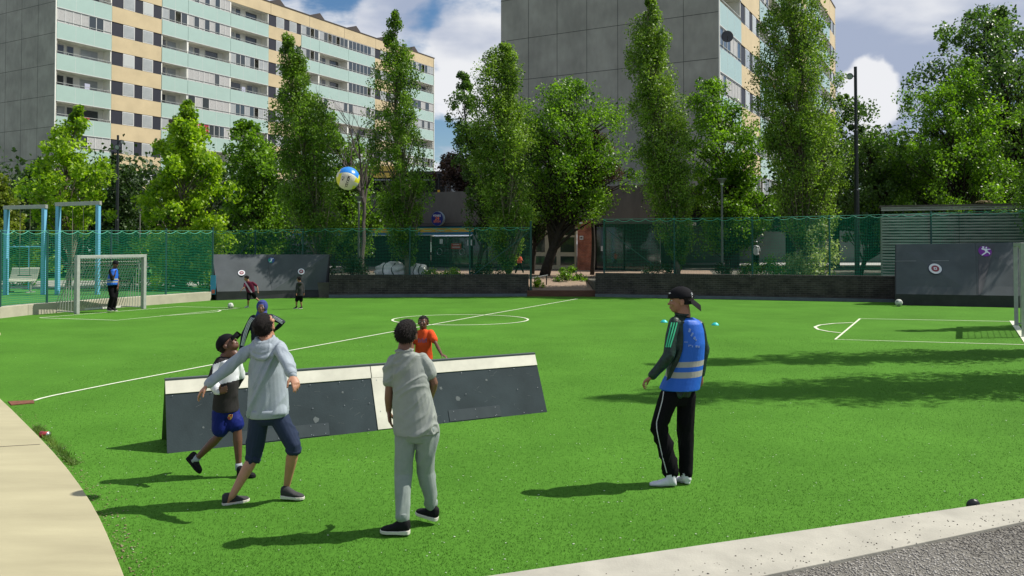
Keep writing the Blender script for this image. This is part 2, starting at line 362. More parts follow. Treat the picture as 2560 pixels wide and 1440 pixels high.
# turf fibres near the camera
def blades(name, n, pos, h0, h1, w, m, seed, lean=0.5):
    r = np.random.default_rng(seed); P = pos(r, n); n = len(P); h = r.uniform(h0, h1, n); a = r.uniform(0, 6.283, n); b = r.uniform(0, 6.283, n); l = r.uniform(0.1, lean, n) * h
    dx, dy = np.cos(a) * w / 2, np.sin(a) * w / 2
    V = np.stack([np.stack([P[:, 0] - dx, P[:, 1] - dy, P[:, 2]], 1), np.stack([P[:, 0] + dx, P[:, 1] + dy, P[:, 2]], 1),
                  np.stack([P[:, 0] + np.cos(b) * l, P[:, 1] + np.sin(b) * l, P[:, 2] + h], 1)], 1).reshape(-1, 3)
    F = np.arange(n * 3).reshape(n, 3)
    return np_mesh(name, V, F, m)
def pos_t(r, n):
    y = 4.9 + r.uniform(0, 1, n) ** 2.1 * 14; x = r.uniform(-0.63, 0.63, n) * y
    P = np.stack([x, y, np.zeros(n)], 1)
    # keep off the terrace and strip
    ka = np.array(A0); kd = np.array(A1) - ka; s = (P[:, 0] - ka[0]) * kd[1] - (P[:, 1] - ka[1]) * kd[0]
    keep = s < 0
    ye = np.array([e[1] for e in ex]); xe = np.array([e[0] for e in ex]); o = np.argsort(ye)
    keep &= P[:, 0] > np.interp(P[:, 1], ye[o], xe[o]) + 0.01
    return P[keep]
FIB = leafmat('turf fibre', (0.033, 0.108, 0.010), (0.066, 0.178, 0.023), trans=0.1, rough=0.8, spec=0.1)
tag(blades('turf_fibres', 220000, pos_t, 0.005, 0.015, 0.0045, FIB, 11, 1.6), kind='stuff')
# painted lines
WHITE = mat('line paint', (0.62, 0.66, 0.50), 0.8, var=0.1, vscale=25)
def line(name, pts, w, closed=False, z=0.006, yscale=False):
    pts = [Vector(p) for p in pts]; mb = MB(); n = len(pts); L_, R2 = [], []
    for i, p in enumerate(pts):
        a = pts[(i - 1) % n] if closed or i > 0 else p; b = pts[(i + 1) % n] if closed or i < n - 1 else p
        d = (b - a); d.z = 0; d.normalize(); q = Vector((-d.y, d.x, 0)) * w / 2
        L_.append(p + q); R2.append(p - q)
    vs = [Vector((v.x, v.y, z)) for v in L_ + R2]
    m = n if closed else n - 1
    mb.add(vs, [(n + i, n + (i + 1) % n, (i + 1) % n, i) for i in range(m)])
    return structure(name, mb, WHITE)
G = lambda l: [gr(x, y) for x, y in l]
line('halfway_line', G([(85, 1002), (105, 996), (135, 989), (300, 956), (532, 912), (985, 829), (1210, 788), (1445, 747)]), 0.055)
cc = gr(1151, 799.3)
line('centre_circle', [cc + Vector((1.9 * math.cos(a), 1.55 * math.sin(a), 0)) for a in [k * math.pi / 36 for k in range(72)]], 0.06, closed=True, z=0.0085)
line('penalty_line_far', G([(99, 795), (292, 801), (440, 787), (600, 770), (449, 767)]) , 0.05)
line('penalty_side', G([(99, 795), (250, 783), (361, 774), (449, 767)]), 0.05, z=0.011)
line('penalty_arc', G([(400, 790.5), (470, 786), (520, 782), (545, 779.5), (552, 777), (545, 775.5)]), 0.05, z=0.0085)
line('penalty_line_near', G([(2532, 804), (2150, 797), (2088, 849), (2700, 866)]), 0.06)
line('penalty_arc_right', G([(2133, 807), (2085, 809), (2050, 813), (2037, 818), (2045, 824), (2070, 829), (2103, 833)]), 0.07, z=0.0085)
line('goal_line', G([(2531, 803), (2575, 865)]), 0.14, z=0.011)
# playground level behind the low kerb on the left
kb = [gr(x, y) for x, y in ((-300, 842), (-120, 814), (0, 796), (70, 788), (146, 782), (250, 773), (361, 764), (528, 751))]
kz = 0.32
kt = [Vector((-15.8 - 14, 33, 0))]
wl = MB(); 
for i in range(len(kb) - 1):
    a, b_ = kb[i], kb[i + 1]; d = (b_ - a).normalized(); nn = Vector((-d.y, d.x, 0)) * 0.15
    wl.prism([xy(a), xy(b_), xy(b_ + nn * 2), xy(a + nn * 2)], -0.05, kz)
tag(wl.build('kerb_wall', mat('kerb cream', (0.42, 0.39, 0.30), 0.9, var=0.12, vscale=2, bump=0.2), bevel=0.01), 'long low cream concrete wall under the net behind the left goal', 'low wall')
d0 = Vector((-0.28, 0.96, 0)) * 0.29
pg = [xy(p + Vector((-0.14, 0.26, 0))) for p in kb] + [(-11.5, 62), (-60, 62), (-60, 10)]
t = MB(); t.prism(pg, -0.05, 0.26); structure('playground_turf', t, turf_material('playground turf', (0.07, 0.20, 0.05), (0.06, 0.17, 0.04)))
pth = G([(0, 0), (0, 0)]) if False else None
t = MB(); t.prism([xy(gr(-200, 725, .26)), xy(gr(528, 716, .26)), xy(gr(528, 700, .26)), xy(gr(-200, 703, .26))], 0.2, 0.268); structure('playground_path', t, mat('path grey', (0.30, 0.30, 0.27), 0.9, var=0.1))
# plaza behind the brick wall
PZ = 0.58
t = MB(); off = 0.25
pl = [xy(WL0 + Vector((0, off, 0))), xy(WL1 + Vector((0, off, 0))), (WL1.x + 0.02, 37.5), (WR0.x - 0.02, 37.5), xy(WR0 + Vector((0, off, 0))), xy(WR1 + Vector((0, off, 0))), (40, 28), (60, 90), (-11.45, 110), (-11.45, 33.6)]
t.prism(pl, -0.05, PZ); structure('plaza_ground', t, mat('plaza soil', (0.10, 0.095, 0.075), 0.95, var=0.3, vscale=1.5, bump=0.4, bscale=8))
t = MB(); x0, x1 = WL1.x + 0.03, WR0.x - 0.03; yb = WL1.y - 0.05
t.add([(x0, yb + 0.25, 0.24), (x1, yb + 0.25, 0.24), (x1, 37.5, PZ + 0.01), (x0, 37.5, PZ + 0.01)], [(0, 1, 2, 3)])
t.add([(x0 - 3.2, 37.5, PZ + 0.01), (x1 + 6, 37.5, PZ + 0.01), (x1 + 8, 47, PZ + 0.01), (x0 - 12, 49, PZ + 0.01)], [(0, 1, 2, 3)])
structure('entrance_path', t, mat('brown paving', (0.30, 0.22, 0.16), 0.9, col2=(0.22, 0.16, 0.11), vscale=7, bump=0.2))
t = MB(); t.box(x0 - 0.1, x1 + 0.1, yb - 0.02, yb + 0.28, -0.02, 0.24)
tag(t.build('wooden_step', mat('rusty brown board', (0.10, 0.045, 0.028), 0.8, var=0.25, vscale=6, stretch=(0.3, 3, 3)), bevel=0.01), 'rust brown step board across the gap in the brick wall', 'step')
# rust plate in the turf at the end of the halfway line
t = MB(); t.plate([gr(20, 1005), gr(84, 1002), gr(86, 1009), gr(28, 1014)], (0, 0, 1), 0.012)
tag(t.build('rusty_plate', mat('rust', (0.16, 0.06, 0.035), 0.9, var=0.3, vscale=14)), 'rusty brown plate in the turf where the halfway line ends', 'ground plate')
# ------------------------------------------------------------------ brick walls of the pitch
def brick_mat(name, c1, c2, cm, scale=1.0, bump=0.6, coord='Object'):
    m = mat(name, c1, 0.85); nt = m.node_tree; N = nt.nodes; L = nt.links; b = N['Principled BSDF']
    tc = N.new('ShaderNodeTexCoord'); sp = N.new('ShaderNodeSeparateXYZ'); L.new(tc.outputs[coord], sp.inputs[0])
    ad = N.new('ShaderNodeMath'); ad.operation = 'SUBTRACT'; L.new(sp.outputs[0], ad.inputs[0]); L.new(sp.outputs[1], ad.inputs[1])
    cb = N.new('ShaderNodeCombineXYZ'); L.new(ad.outputs[0], cb.inputs[0]); L.new(sp.outputs[2], cb.inputs[1])
    br = N.new('ShaderNodeTexBrick'); L.new(cb.outputs[0], br.inputs['Vector']); br.inputs['Scale'].default_value = 1
    br.inputs['Brick Width'].default_value = 0.26 * scale; br.inputs['Row Height'].default_value = 0.075 * scale; br.inputs['Mortar Size'].default_value = 0.008
    br.inputs['Color1'].default_value = (*c1, 1); br.inputs['Color2'].default_value = (*c2, 1); br.inputs['Mortar'].default_value = (*cm, 1)
    n = N.new('ShaderNodeTexNoise'); n.inputs['Scale'].default_value = 2.5; n.inputs['Detail'].default_value = 7; L.new(tc.outputs[coord], n.inputs['Vector'])
    mr = N.new('ShaderNodeMapRange'); L.new(n.outputs['Fac'], mr.inputs[0]); mr.inputs[1].default_value = 0.3; mr.inputs[2].default_value = 0.7; mr.inputs[3].default_value = 0.6; mr.inputs[4].default_value = 1.5
    hs = N.new('ShaderNodeHueSaturation'); L.new(br.outputs['Color'], hs.inputs['Color']); L.new(mr.outputs[0], hs.inputs['Value']); L.new(hs.outputs[0], b.inputs['Base Color'])
    bp = N.new('ShaderNodeBump'); bp.inputs['Strength'].default_value = bump; bp.inputs['Distance'].default_value = 0.01; L.new(br.outputs['Fac'], bp.inputs['Height']); bp.invert = True; L.new(bp.outputs[0], b.inputs['Normal'])
    return m
DBRICK = brick_mat('dark brick', (0.050, 0.040, 0.036), (0.026, 0.021, 0.021), (0.075, 0.07, 0.066))
CURB = mat('blue grey kerb', (0.10, 0.125, 0.14), 0.8, var=0.15, vscale=4)
def brickwall(a, b, h, label):
    t = thing('brick_wall', label, 'brick wall', (a.x, a.y, 0)); a = Vector((a.x, a.y, 0)); b = Vector((b.x, b.y, 0))
    d = (b - a).normalized(); n = Vector((-d.y, d.x, 0)); m = MB(); L_ = (b - a).length
    m.obox((a + b) / 2 + n * 0.16 + Vector((0, 0, h / 2)), d * L_ / 2, n * 0.12, (0, 0, h / 2)); m.build('wall_body', DBRICK, t, bevel=0.008)
    m = MB(); x = 0.0
    while x < L_ - 0.03:
        w = min(0.075, L_ - x)
        m.obox(a + d * (x + w / 2 - 0.004) + n * 0.16 + Vector((0, 0, h + 0.055)), d * (w / 2 - 0.005), n * 0.125, (0, 0, 0.055)); x += 0.075
    m.build('coping', mat('coping brick', (0.05, 0.045, 0.043), 0.85, var=0.35, vscale=9), t)
    m = MB(); m.obox((a + b) / 2 + n * 0.0 + Vector((0, 0, 0.055)), d * L_ / 2, n * 0.038, (0, 0, 0.06)); m.build('base_kerb', CURB, t, bevel=0.006)
    return t
brickwall(WL0, WL1, 0.78, 'dark brick wall left of the entrance gap, beside the leaf-shaded rebound ramp')
brickwall(WR0, WR1, 0.84, 'dark brick wall right of the entrance gap, behind the teenager in the blue vest')
# ------------------------------------------------------------------ netting fences
def net_mat(name, cov):
    m = bpy.data.materials.new(name); m.use_nodes = True; nt = m.node_tree; N = nt.nodes; L = nt.links; b = N['Principled BSDF']; out = N['Material Output']
    b.inputs['Base Color'].default_value = (0.010, 0.22, 0.13, 1); b.inputs['Roughness'].default_value = 0.5
    uv = N.new('ShaderNodeUVMap'); sp = N.new('ShaderNodeSeparateXYZ'); L.new(uv.outputs[0], sp.inputs[0])
    ns = N.new('ShaderNodeTexNoise'); ns.inputs['Scale'].default_value = 1.2; L.new(uv.outputs[0], ns.inputs['Vector'])
    def band(ch, per, wd):
        a = N.new('ShaderNodeMath'); a.operation = 'MULTIPLY_ADD'; L.new(ns.outputs['Fac'], a.inputs[0]); a.inputs[1].default_value = 0.04; L.new(sp.outputs[ch], a.inputs[2])
        f = N.new('ShaderNodeMath'); f.operation = 'DIVIDE'; L.new(a.outputs[0], f.inputs[0]); f.inputs[1].default_value = per
        g = N.new('ShaderNodeMath'); g.operation = 'FRACT'; L.new(f.outputs[0], g.inputs[0])
        h = N.new('ShaderNodeMath'); h.operation = 'LESS_THAN'; L.new(g.outputs[0], h.inputs[0]); h.inputs[1].default_value = wd; return h.outputs[0]
    mx = N.new('ShaderNodeMath'); mx.operation = 'MAXIMUM'; L.new(band(0, 0.06, 0.07), mx.inputs[0]); L.new(band(1, 0.06, cov), mx.inputs[1])
    tr = N.new('ShaderNodeBsdfTransparent'); ms = N.new('ShaderNodeMixShader'); L.new(mx.outputs[0], ms.inputs[0]); L.new(tr.outputs[0], ms.inputs[1])
    tl = N.new('ShaderNodeBsdfTranslucent'); tl.inputs['Color'].default_value = (0.015, 0.34, 0.19, 1); m2 = N.new('ShaderNodeMixShader'); m2.inputs[0].default_value = 0.35
    L.new(b.outputs[0], m2.inputs[1]); L.new(tl.outputs[0], m2.inputs[2]); L.new(m2.outputs[0], ms.inputs[2]); L.new(ms.outputs[0], out.inputs[0])
    return m
NET = net_mat('green netting', 0.21); NETR = net_mat('green netting fine', 0.115); POSTG = mat('dark green post', (0.015, 0.065, 0.060), 0.5)
ROPE = mat('pale green rope', (0.10, 0.42, 0.30), 0.7)
def netting(pts, ztop, zbot, label, post_at, group='net fences round the pitch', slack=0.09, step=0.55):
    """pts: ground points along the line, ztop per point"""
    t = thing('net_fence', label, 'net fence', (pts[0].x, pts[0].y, 0), group)
    # resample
    P = [Vector((p.x, p.y, 0)) for p in pts]; cum = [0]
    for i in range(1, len(P)): cum.append(cum[-1] + (P[i] - P[i - 1]).length)
    def pos(s):
        for i in range(1, len(P)):
            if s <= cum[i] + 1e-9:
                u = (s - cum[i - 1]) / (cum[i] - cum[i - 1]); return P[i - 1].lerp(P[i], u), ztop[i - 1] * (1 - u) + ztop[i] * u, zbot[i - 1] * (1 - u) + zbot[i] * u
        return P[-1], ztop[-1], zbot[-1]
    V = []; F = []; UV = []; n = int(cum[-1] / step) * 6; rope = []; cable = []
    cols = []
    for i in range(n + 1):
        s = cum[-1] * i / n; p, zt, zb = pos(s); u = (i % 6) / 6; sag = slack * 4 * u * (1 - u); wob = 0.03 * math.sin(s * 1.7) + 0.02 * math.sin(s * 4.1)
        row = []
        for j in range(7):
            v = j / 6; zz = zb + (zt - zb) * v - sag * v ** 4; q = p + Vector((0, wob * math.sin(v * 3.1), zz)); row.append(len(V)); V.append(q); UV.append((s, zb + (zt - zb) * v))
        cols.append(row); rope.append(V[-1].copy())
        if i % 6 == 0: cable.append(p + Vector((0, 0, zt + 0.015)))
    for i in range(n):
        for j in range(6): F.append((cols[i][j], cols[i + 1][j], cols[i + 1][j + 1], cols[i][j + 1]))
    mb = MB(); mb.add(V, F); o = mb.build('netting', NET if pts[0].x < -13 else NETR, t)
    uvl = o.data.uv_layers.new(name='UVMap')
    for lp in o.data.loops: uvl.data[lp.index].uv = UV[lp.vertex_index]
    mb = MB(); mb.tube(rope, 0.010, 5); mb.tube(cable, 0.006, 5); mb.build('edge_rope', ROPE, t)
    for (px, extra) in post_at:
        # post where the pixel column px crosses the line
        best = min(((abs((1280 + pos(s)[0].x / pos(s)[0].y * FPX) - px), s) for s in [cum[-1] * k / 800 for k in range(801)]))
        p, zt, zb = pos(best[1]); mb = MB(); mb.tube([p + Vector((0, 0.05, zb - 0.1)), p + Vector((0, 0.05, zt + extra))], 0.035, 10); mb.build('post', POSTG, t)
    return t
def col(px, Y): return Vector(((px - 1280) / FPX * Y, Y, 0))
def zat(py, Y): return at(1280, py, Y).z
L0 = [p + Vector((-0.05, 0.2, 0)) for p in kb]
netting(L0, [zat(578, p.y) for p in L0], [0.33] * len(L0), 'green net fence on the low concrete wall behind the left goal', [(0, 0.05), (117, 0.05), (276, 0.05), (414, 0.1), (533, 0.15)])
c1 = [col(533, 33.2), col(822, 33.4), col(1327, 33.5)]
n2 = netting(c1, [2.62, 2.72, 2.78], [0.7, 0.7, 0.7], 'green net fence on the brick wall left of the entrance gap', [(638, 0.05), (757, 0.05), (1024, 0.1), (1174, 0.0)])
p = col(1327, 33.3); m = MB(); m.tube([p + Vector((0, 0, 0)), p + Vector((0, 0, 3.05))], 0.045, 10); m.build('gate_post', POSTG, n2)
m = MB(); m.bar(at(1180, 690, 33.4), at(1322, 580, 33.4), 0.035, 0.035); m.build('brace', POSTG, n2)
m = MB(); m.bar(at(595, 640, 33.1), at(634, 594, 33.2), 0.03, 0.03); m.build('brace', POSTG, n2)
c2 = [col(1508, 33.4), col(1900, 32.4), col(2235, 31.2), col(2600, 29.6)]
n3 = netting(c2, [zat(549, 33.4), zat(545, 32.4), zat(537, 31.2), zat(525, 29.6)], [0.75, 0.85, 0.9, 0.9], 'green net fence on the brick wall right of the entrance gap', [(1510, 0.03), (1686, 0.12), (1882, 0.08), (2075, 0.05), (2330, 0.1)])
m = MB(); m.bar(at(1514, 572, 33.3), at(1632, 662, 33.3), 0.035, 0.035); m.build('brace', POSTG, n3)
# ------------------------------------------------------------------ slatted shed at right
t = thing('slatted_shed', 'grey slatted wooden screen behind the net at right', 'slat screen', (15, 34, 0))
SL = mat('weathered slat', (0.36, 0.37, 0.32), 0.85, var=0.3, vscale=3, stretch=(0.3, 1, 6))
a = Vector((col(2205, 34.0))); b_ = Vector(col(2640, 31.6)); d = (b_ - a).normalized(); n_ = Vector((-d.y, d.x, 0))
z0, z1 = 0.6, zat(517, 34.0); m = MB(); zz = z0; L_ = (b_ - a).length; fasc = MB()
while zz < z1 - 0.3:
    for q in range(2):
        s0, s1 = (0, L_ * 0.46) if q == 0 else (L_ * 0.46 + .02, L_); j = rnd.uniform(-0.006, 0.006)
        m.obox(a + d * (s0 + s1) / 2 + Vector((0, 0, zz + j)), d * (s1 - s0) / 2, n_ * 0.012, (0, 0, 0.036))
    zz += 0.118
m.build('slats', SL, t)
fasc.obox((a + b_) / 2 + Vector((0, 0, z1 - 0.14)) - n_ * 0.03, d * (L_ / 2 + 0.03), n_ * 0.02, (0, 0, 0.035)); fasc.obox((a + b_) / 2 + Vector((0, 0, z1 - 0.05)) - n_ * 0.03, d * (L_ / 2 + 0.03), n_ * 0.02, (0, 0, 0.035)); fasc.build('top_boards', SL, t)
m = MB()
for k in range(9): m.obox(a + d * (0.05 + k * (L_ - 0.1) / 8) + n_ * 0.05 + Vector((0, 0, (z0 + z1 - 0.2) / 2)), d * 0.04, n_ * 0.035, (0, 0, (z1 - z0 - 0.2) / 2))
m.build('studs', mat('dark stud', (0.05, 0.05, 0.045), 0.9), t)
m = MB(); m.obox((a + b_) / 2 + n_ * 1.6 + Vector((0, 0, (z0 + z1) / 2 - 0.2)), d * L_ / 2, n_ * 0.05, (0, 0, (z1 - z0) / 2 - 0.1)); m.build('back_wall', mat('shed inside', (0.035, 0.035, 0.033), 0.9), t)
m = MB(); m.obox((a + b_) / 2 + n_ * 0.85 + Vector((0, 0, z1 + 0.02)), d * (L_ / 2 + 0.08), n_ * 0.95, (0, 0, 0.03)); m.build('roof', mat('shed roof', (0.12, 0.11, 0.09), 0.9, var=.3), t)
m = MB(); m.obox(a + n_ * 0.8 + Vector((0, 0, (z0 + z1) / 2 - 0.2)), d * 0.03, n_ * 0.75, (0, 0, (z1 - z0) / 2 - 0.2)); m.build('side_wall', SL, t)
r2 = random.Random(3); c = at(2455, 508, 32.6); m = MB()
for k in range(14):
    pts = []; q = c + Vector((r2.uniform(-.25, .25), r2.uniform(-.2, .2), 0.0))
    for j in range(5): pts.append(q + Vector((j * 0.06 - .1, r2.uniform(-.06, .06), 0.02 + 0.06 * math.sin(j * .9) + r2.uniform(0, .03))))
    m.tube(pts, 0.012, 5)
tag(m.build('dry_twigs', mat('dry twig', (0.28, 0.22, 0.12), 0.9), loc=tuple(c)), 'small heap of dry twigs on the roof edge of the slatted screen', 'twigs')
# ------------------------------------------------------------------ apartment buildings
DF = Vector((0.49, 0.8717, 0)).normalized(); DE = Vector((-DF.y, DF.x, 0)); PHI = math.atan2(DF.y, DF.x)
TAN = mat('sand render', (0.56, 0.455, 0.28), 0.9, var=0.09, vscale=0.5, bump=0.1, bscale=8)
MINT = mat('mint glass panel', (0.385, 0.52, 0.465), 0.22, var=0.05, vscale=0.35, spec=0.6)
WPAINT = mat('white painted concrete', (0.80, 0.79, 0.72), 0.85, var=0.06, vscale=1)
RAIL = mat('grey rail', (0.34, 0.36, 0.34), 0.5)
CLAD = mat('navy cladding', (0.018, 0.020, 0.032), 0.55, var=0.3, vscale=14, stretch=(4, 4, 0.1))
FRAME = mat('white window frame', (0.62, 0.62, 0.60), 0.5)
BLIND = mat('grey blind', (0.36, 0.38, 0.38), 0.25, var=0.1, vscale=1.5, spec=0.6)
GLASS = mat('dark window glass', (0.045, 0.055, 0.06), 0.06, spec=0.9)
CURT = mat('white curtain', (0.42, 0.42, 0.41), 0.9, var=0.25, vscale=6, stretch=(6, 1, 0.6))
CURTR = mat('red curtain', (0.42, 0.03, 0.06), 0.9, var=0.35, vscale=5, stretch=(6, 1, 0.6))
def panel_conc():
    m = mat('grey concrete panels', (0.315, 0.305, 0.262), 0.9); nt = m.node_tree; N = nt.nodes; L = nt.links; b = N['Principled BSDF']; tc = N.new('ShaderNodeTexCoord')
    def noi(sc, det, st):
        mp = N.new('ShaderNodeMapping'); mp.inputs['Scale'].default_value = st; L.new(tc.outputs['Object'], mp.inputs[0])
        n = N.new('ShaderNodeTexNoise'); n.inputs['Scale'].default_value = sc; n.inputs['Detail'].default_value = det; L.new(mp.outputs[0], n.inputs['Vector']); return n.outputs['Fac']
    a = noi(0.45, 3, (1, 1, 1)); c = noi(3, 8, (1, 1, 0.5))
    r1 = N.new('ShaderNodeMapRange'); L.new(a, r1.inputs[0]); r1.inputs[1].default_value = 0.35; r1.inputs[2].default_value = 0.75; r1.inputs[3].default_value = 0.90; r1.inputs[4].default_value = 1.28
    r2 = N.new('ShaderNodeMapRange'); L.new(c, r2.inputs[0]); r2.inputs[1].default_value = 0.3; r2.inputs[2].default_value = 0.7; r2.inputs[3].default_value = 0.93; r2.inputs[4].default_value = 1.07
    mu = N.new('ShaderNodeMath'); mu.operation = 'MULTIPLY'; L.new(r1.outputs[0], mu.inputs[0]); L.new(r2.outputs[0], mu.inputs[1])
    hs = N.new('ShaderNodeHueSaturation'); hs.inputs['Color'].default_value = (0.315, 0.305, 0.262, 1); L.new(mu.outputs[0], hs.inputs['Value']); L.new(hs.outputs[0], b.inputs['Base Color']); return m
PANEL = panel_conc()
def lbuild(mb, name, mats, parent, loc=(0, 0, 0), smooth=False):
    me = mb.mesh(name)
    for m in (mats if isinstance(mats, (list, tuple)) else [mats]): me.materials.append(m)
    o = bpy.data.objects.new(name, me); COL.objects.link(o); o.parent = parent; o.location = loc
    if smooth: me.polygons.foreach_set('use_smooth', [True] * len(me.polygons))
    return o
def link(o, parent, loc):
    c = o.copy(); COL.objects.link(c); c.parent = parent; c.location = loc
    for ch in list(o.children): link(ch, c, ch.location)
    return c
UNITS = [(0.12, 5.4, 'b'), (5.4, 10.8, 't'), (10.8, 13.9, 'b'), (13.9, 19.4, 'b'), (19.4, 24.9, 'b'), (24.9, 30.1, 't'), (30.1, 33.2, 'b'), (33.2, 38.6, 'b'), (38.6, 44.0, 'b'), (44.0, 49.2, 't'), (49.2, 52.5, 'b'), (52.5, 57.7, 'b')]
def building(C, length, zt, par, sp, nfl, zbot, depth, label, seed, units, jz, jx, special={}):
    r = random.Random(seed); B = thing('apartment_building', label, 'apartment block', C); B.rotation_euler.z = PHI
    zroof = zt + par; OH = 1.30 * sp / 2.75; BH = sp - OH
    # end wall, roof, rear wall as one shell
    m = MB(); m.box(0, 0.22, 0, depth, zbot, zroof); m.box(length - 0.22, length, 0.0, depth, zbot, zroof); m.box(0.22, length - 0.22, depth - 0.2, depth, zbot, zroof)
    lbuild(m, 'end_wall', PANEL, B)
    m = MB(); m.box(-0.04, length + 0.04, -0.10, depth + 0.05, zroof, zroof + 0.12); lbuild(m, 'roof', mat('roof edge dark', (0.06, 0.05, 0.045), 0.8), B)
    m = MB(); z = jz
    while z < zroof:
        if z > zbot + 0.3: m.box(-0.004, 0.0, 0.0, depth, z - 0.016, z + 0.016)
        z += sp
    y = jx
    while y < depth - 0.2: m.box(-0.0055, -0.0015, y - 0.013, y + 0.013, zbot, zroof); y += jx
    lbuild(m, 'panel_joints', mat('joint', (0.05, 0.05, 0.047), 0.9), B)
    # facade shell: parapet, tan bands, slabs, partitions
    ft = MB(); ft.box(0.22, length - 0.22, -0.05, 0.15, zt, zroof - 0.001)
    for q in range(1, int(length / 6)): ft.box(q * 6.3, q * 6.3 + 0.03, -0.056, -0.05, zt, zroof - 0.01, 1)
    fw = MB(); clad = {}; fw.box(0.22, length - 0.22, 1.05, 1.2, zbot, zt)
    fw.box(0.001, 0.10, -0.07, 0.0, zbot, zroof - 0.01)
    fw.box(length - 0.1, length - 0.001, -0.07, 0.0, zbot, zroof - 0.01)
    for k in range(nfl):
        o1 = zt - sp * k; o0 = o1 - OH
        for (a, b, ty) in units:
            if ty == 't':
                ft.box(a + 0.02, b - 0.02, -0.03, 0.2, o0 - BH, o0); clad.setdefault(a, MB()).box(a + 0.02, b - 0.02, 0.02, 0.2, o0 + 0.001, o1 - 0.001)
            else:
                fw.box(a, b, 0.05, 1.05, o1 - 0.001, o1 + 0.18)           # ceiling slab of the loggia
                fw.box(a, a + 0.10, 0.0, 1.05, o0 - BH + 0.2, o1 - 0.002); fw.box(b - 0.10, b, 0.0, 1.05, o0 - BH + 0.2, o1 - 0.002)
    lbuild(ft, 'facade_band', [TAN, mat('joint', (0.05, 0.05, 0.047), 0.9)], B); lbuild(fw, 'loggia_walls', WPAINT, B); [lbuild(q, 'dark_cladding', CLAD, B) for q in clad.values()]
    protos = {}
    def balcony(w):
        key = ('b', round(w, 1))
        if key in protos: return protos[key], False
        m = MB(); m.box(0.02, w - 0.02, -0.06, -0.015, -BH + 0.04, 0); m.box(0.03, w - 0.03, -0.014, 0.05, -BH + 0.1, -0.02, 1)
        nseg = max(1, round(w / 1.8))
        for q in range(1, nseg): m.box(w * q / nseg - 0.01, w * q / nseg + 0.01, -0.064, -0.06, -BH + 0.05, -0.01, 1)
        m.box(0.0, w, -0.075, 0.06, -BH, -BH + 0.05, 1)
        o = lbuild(m, 'balcony', [MINT, FRAME], B)
        m = MB(); m.box(0.05, w - 0.05, -0.045, 0.0, 0.20, 0.245); m.box(0.05, w - 0.05, -0.045, 0.0, 0.0, 0.03)
        n = max(2, int(w / 0.9))
        for q in range(n + 1): x = 0.06 + (w - 0.15) * q / n; m.box(x, x + 0.03, -0.035, -0.01, 0.03, 0.20)
        lbuild(m, 'railing', RAIL, o)
        protos[key] = o; return o, True
    def openwin(w, v):
        m = MB(); z0 = -0.85
        def pane(x0, x1, zz0, zz1, mi): m.box(x0, x1, 1.00, 1.049, zz0, zz1, 1); m.box(x0 + 0.06, x1 - 0.06, .985, 1.0, zz0 + 0.06, zz1 - 0.06, mi)
        top = OH - 0.18
        if w > 4:
            if v == 0: pane(0.35, 1.35, z0, top, 0); pane(1.55, 2.25, z0, top, 0); pane(2.85, 4.6, -0.1, top, 2)
            elif v == 1: pane(0.4, 1.5, -0.1, top, 2); pane(1.6, 2.3, z0, top, 0); pane(3.0, 4.7, -0.1, top, 0)
            else: pane(0.5, 2.4, -0.1, top, 0); pane(3.3, 4.1, z0, top, 0); pane(4.2, 4.9, -0.1, top, 2)
        else:
            pane(0.4, 1.3, z0, top, 0); pane(1.4, 2.5, -0.1, top, 0 if v else 2)
        return m
    def glaz(w, v):
        m = MB(); n = max(3, round(w / (0.72 if v != 2 else 0.95))); m.box(0.04, w - 0.04, -0.03, 0.03, OH - 0.07, OH - 0.004, 1); m.box(0.04, w - 0.04, -0.03, 0.03, 0.0, 0.06, 1)
        for q in range(n + 1):
            x = 0.05 + (w - 0.16) * q / n; m.box(x, x + 0.06, -0.025, 0.025, 0.06, OH - 0.07, 1)
            if q < n:
                x1 = 0.05 + (w - 0.16) * (q + 1) / n
                rr = r.random(); mi = {0: (0 if rr < 0.62 else 2), 1: (3 if rr < 0.6 else 0), 2: (0 if rr < .5 else 3), 3: (4 if 1 <= q <= 3 else (3 if rr < .4 else 0))}[v]
                if v == 0 and rr > 0.9: continue
                m.box(x + 0.06, x1, -0.004, 0.004, 0.06, OH - 0.07, mi)
        return m
    wproto = {}
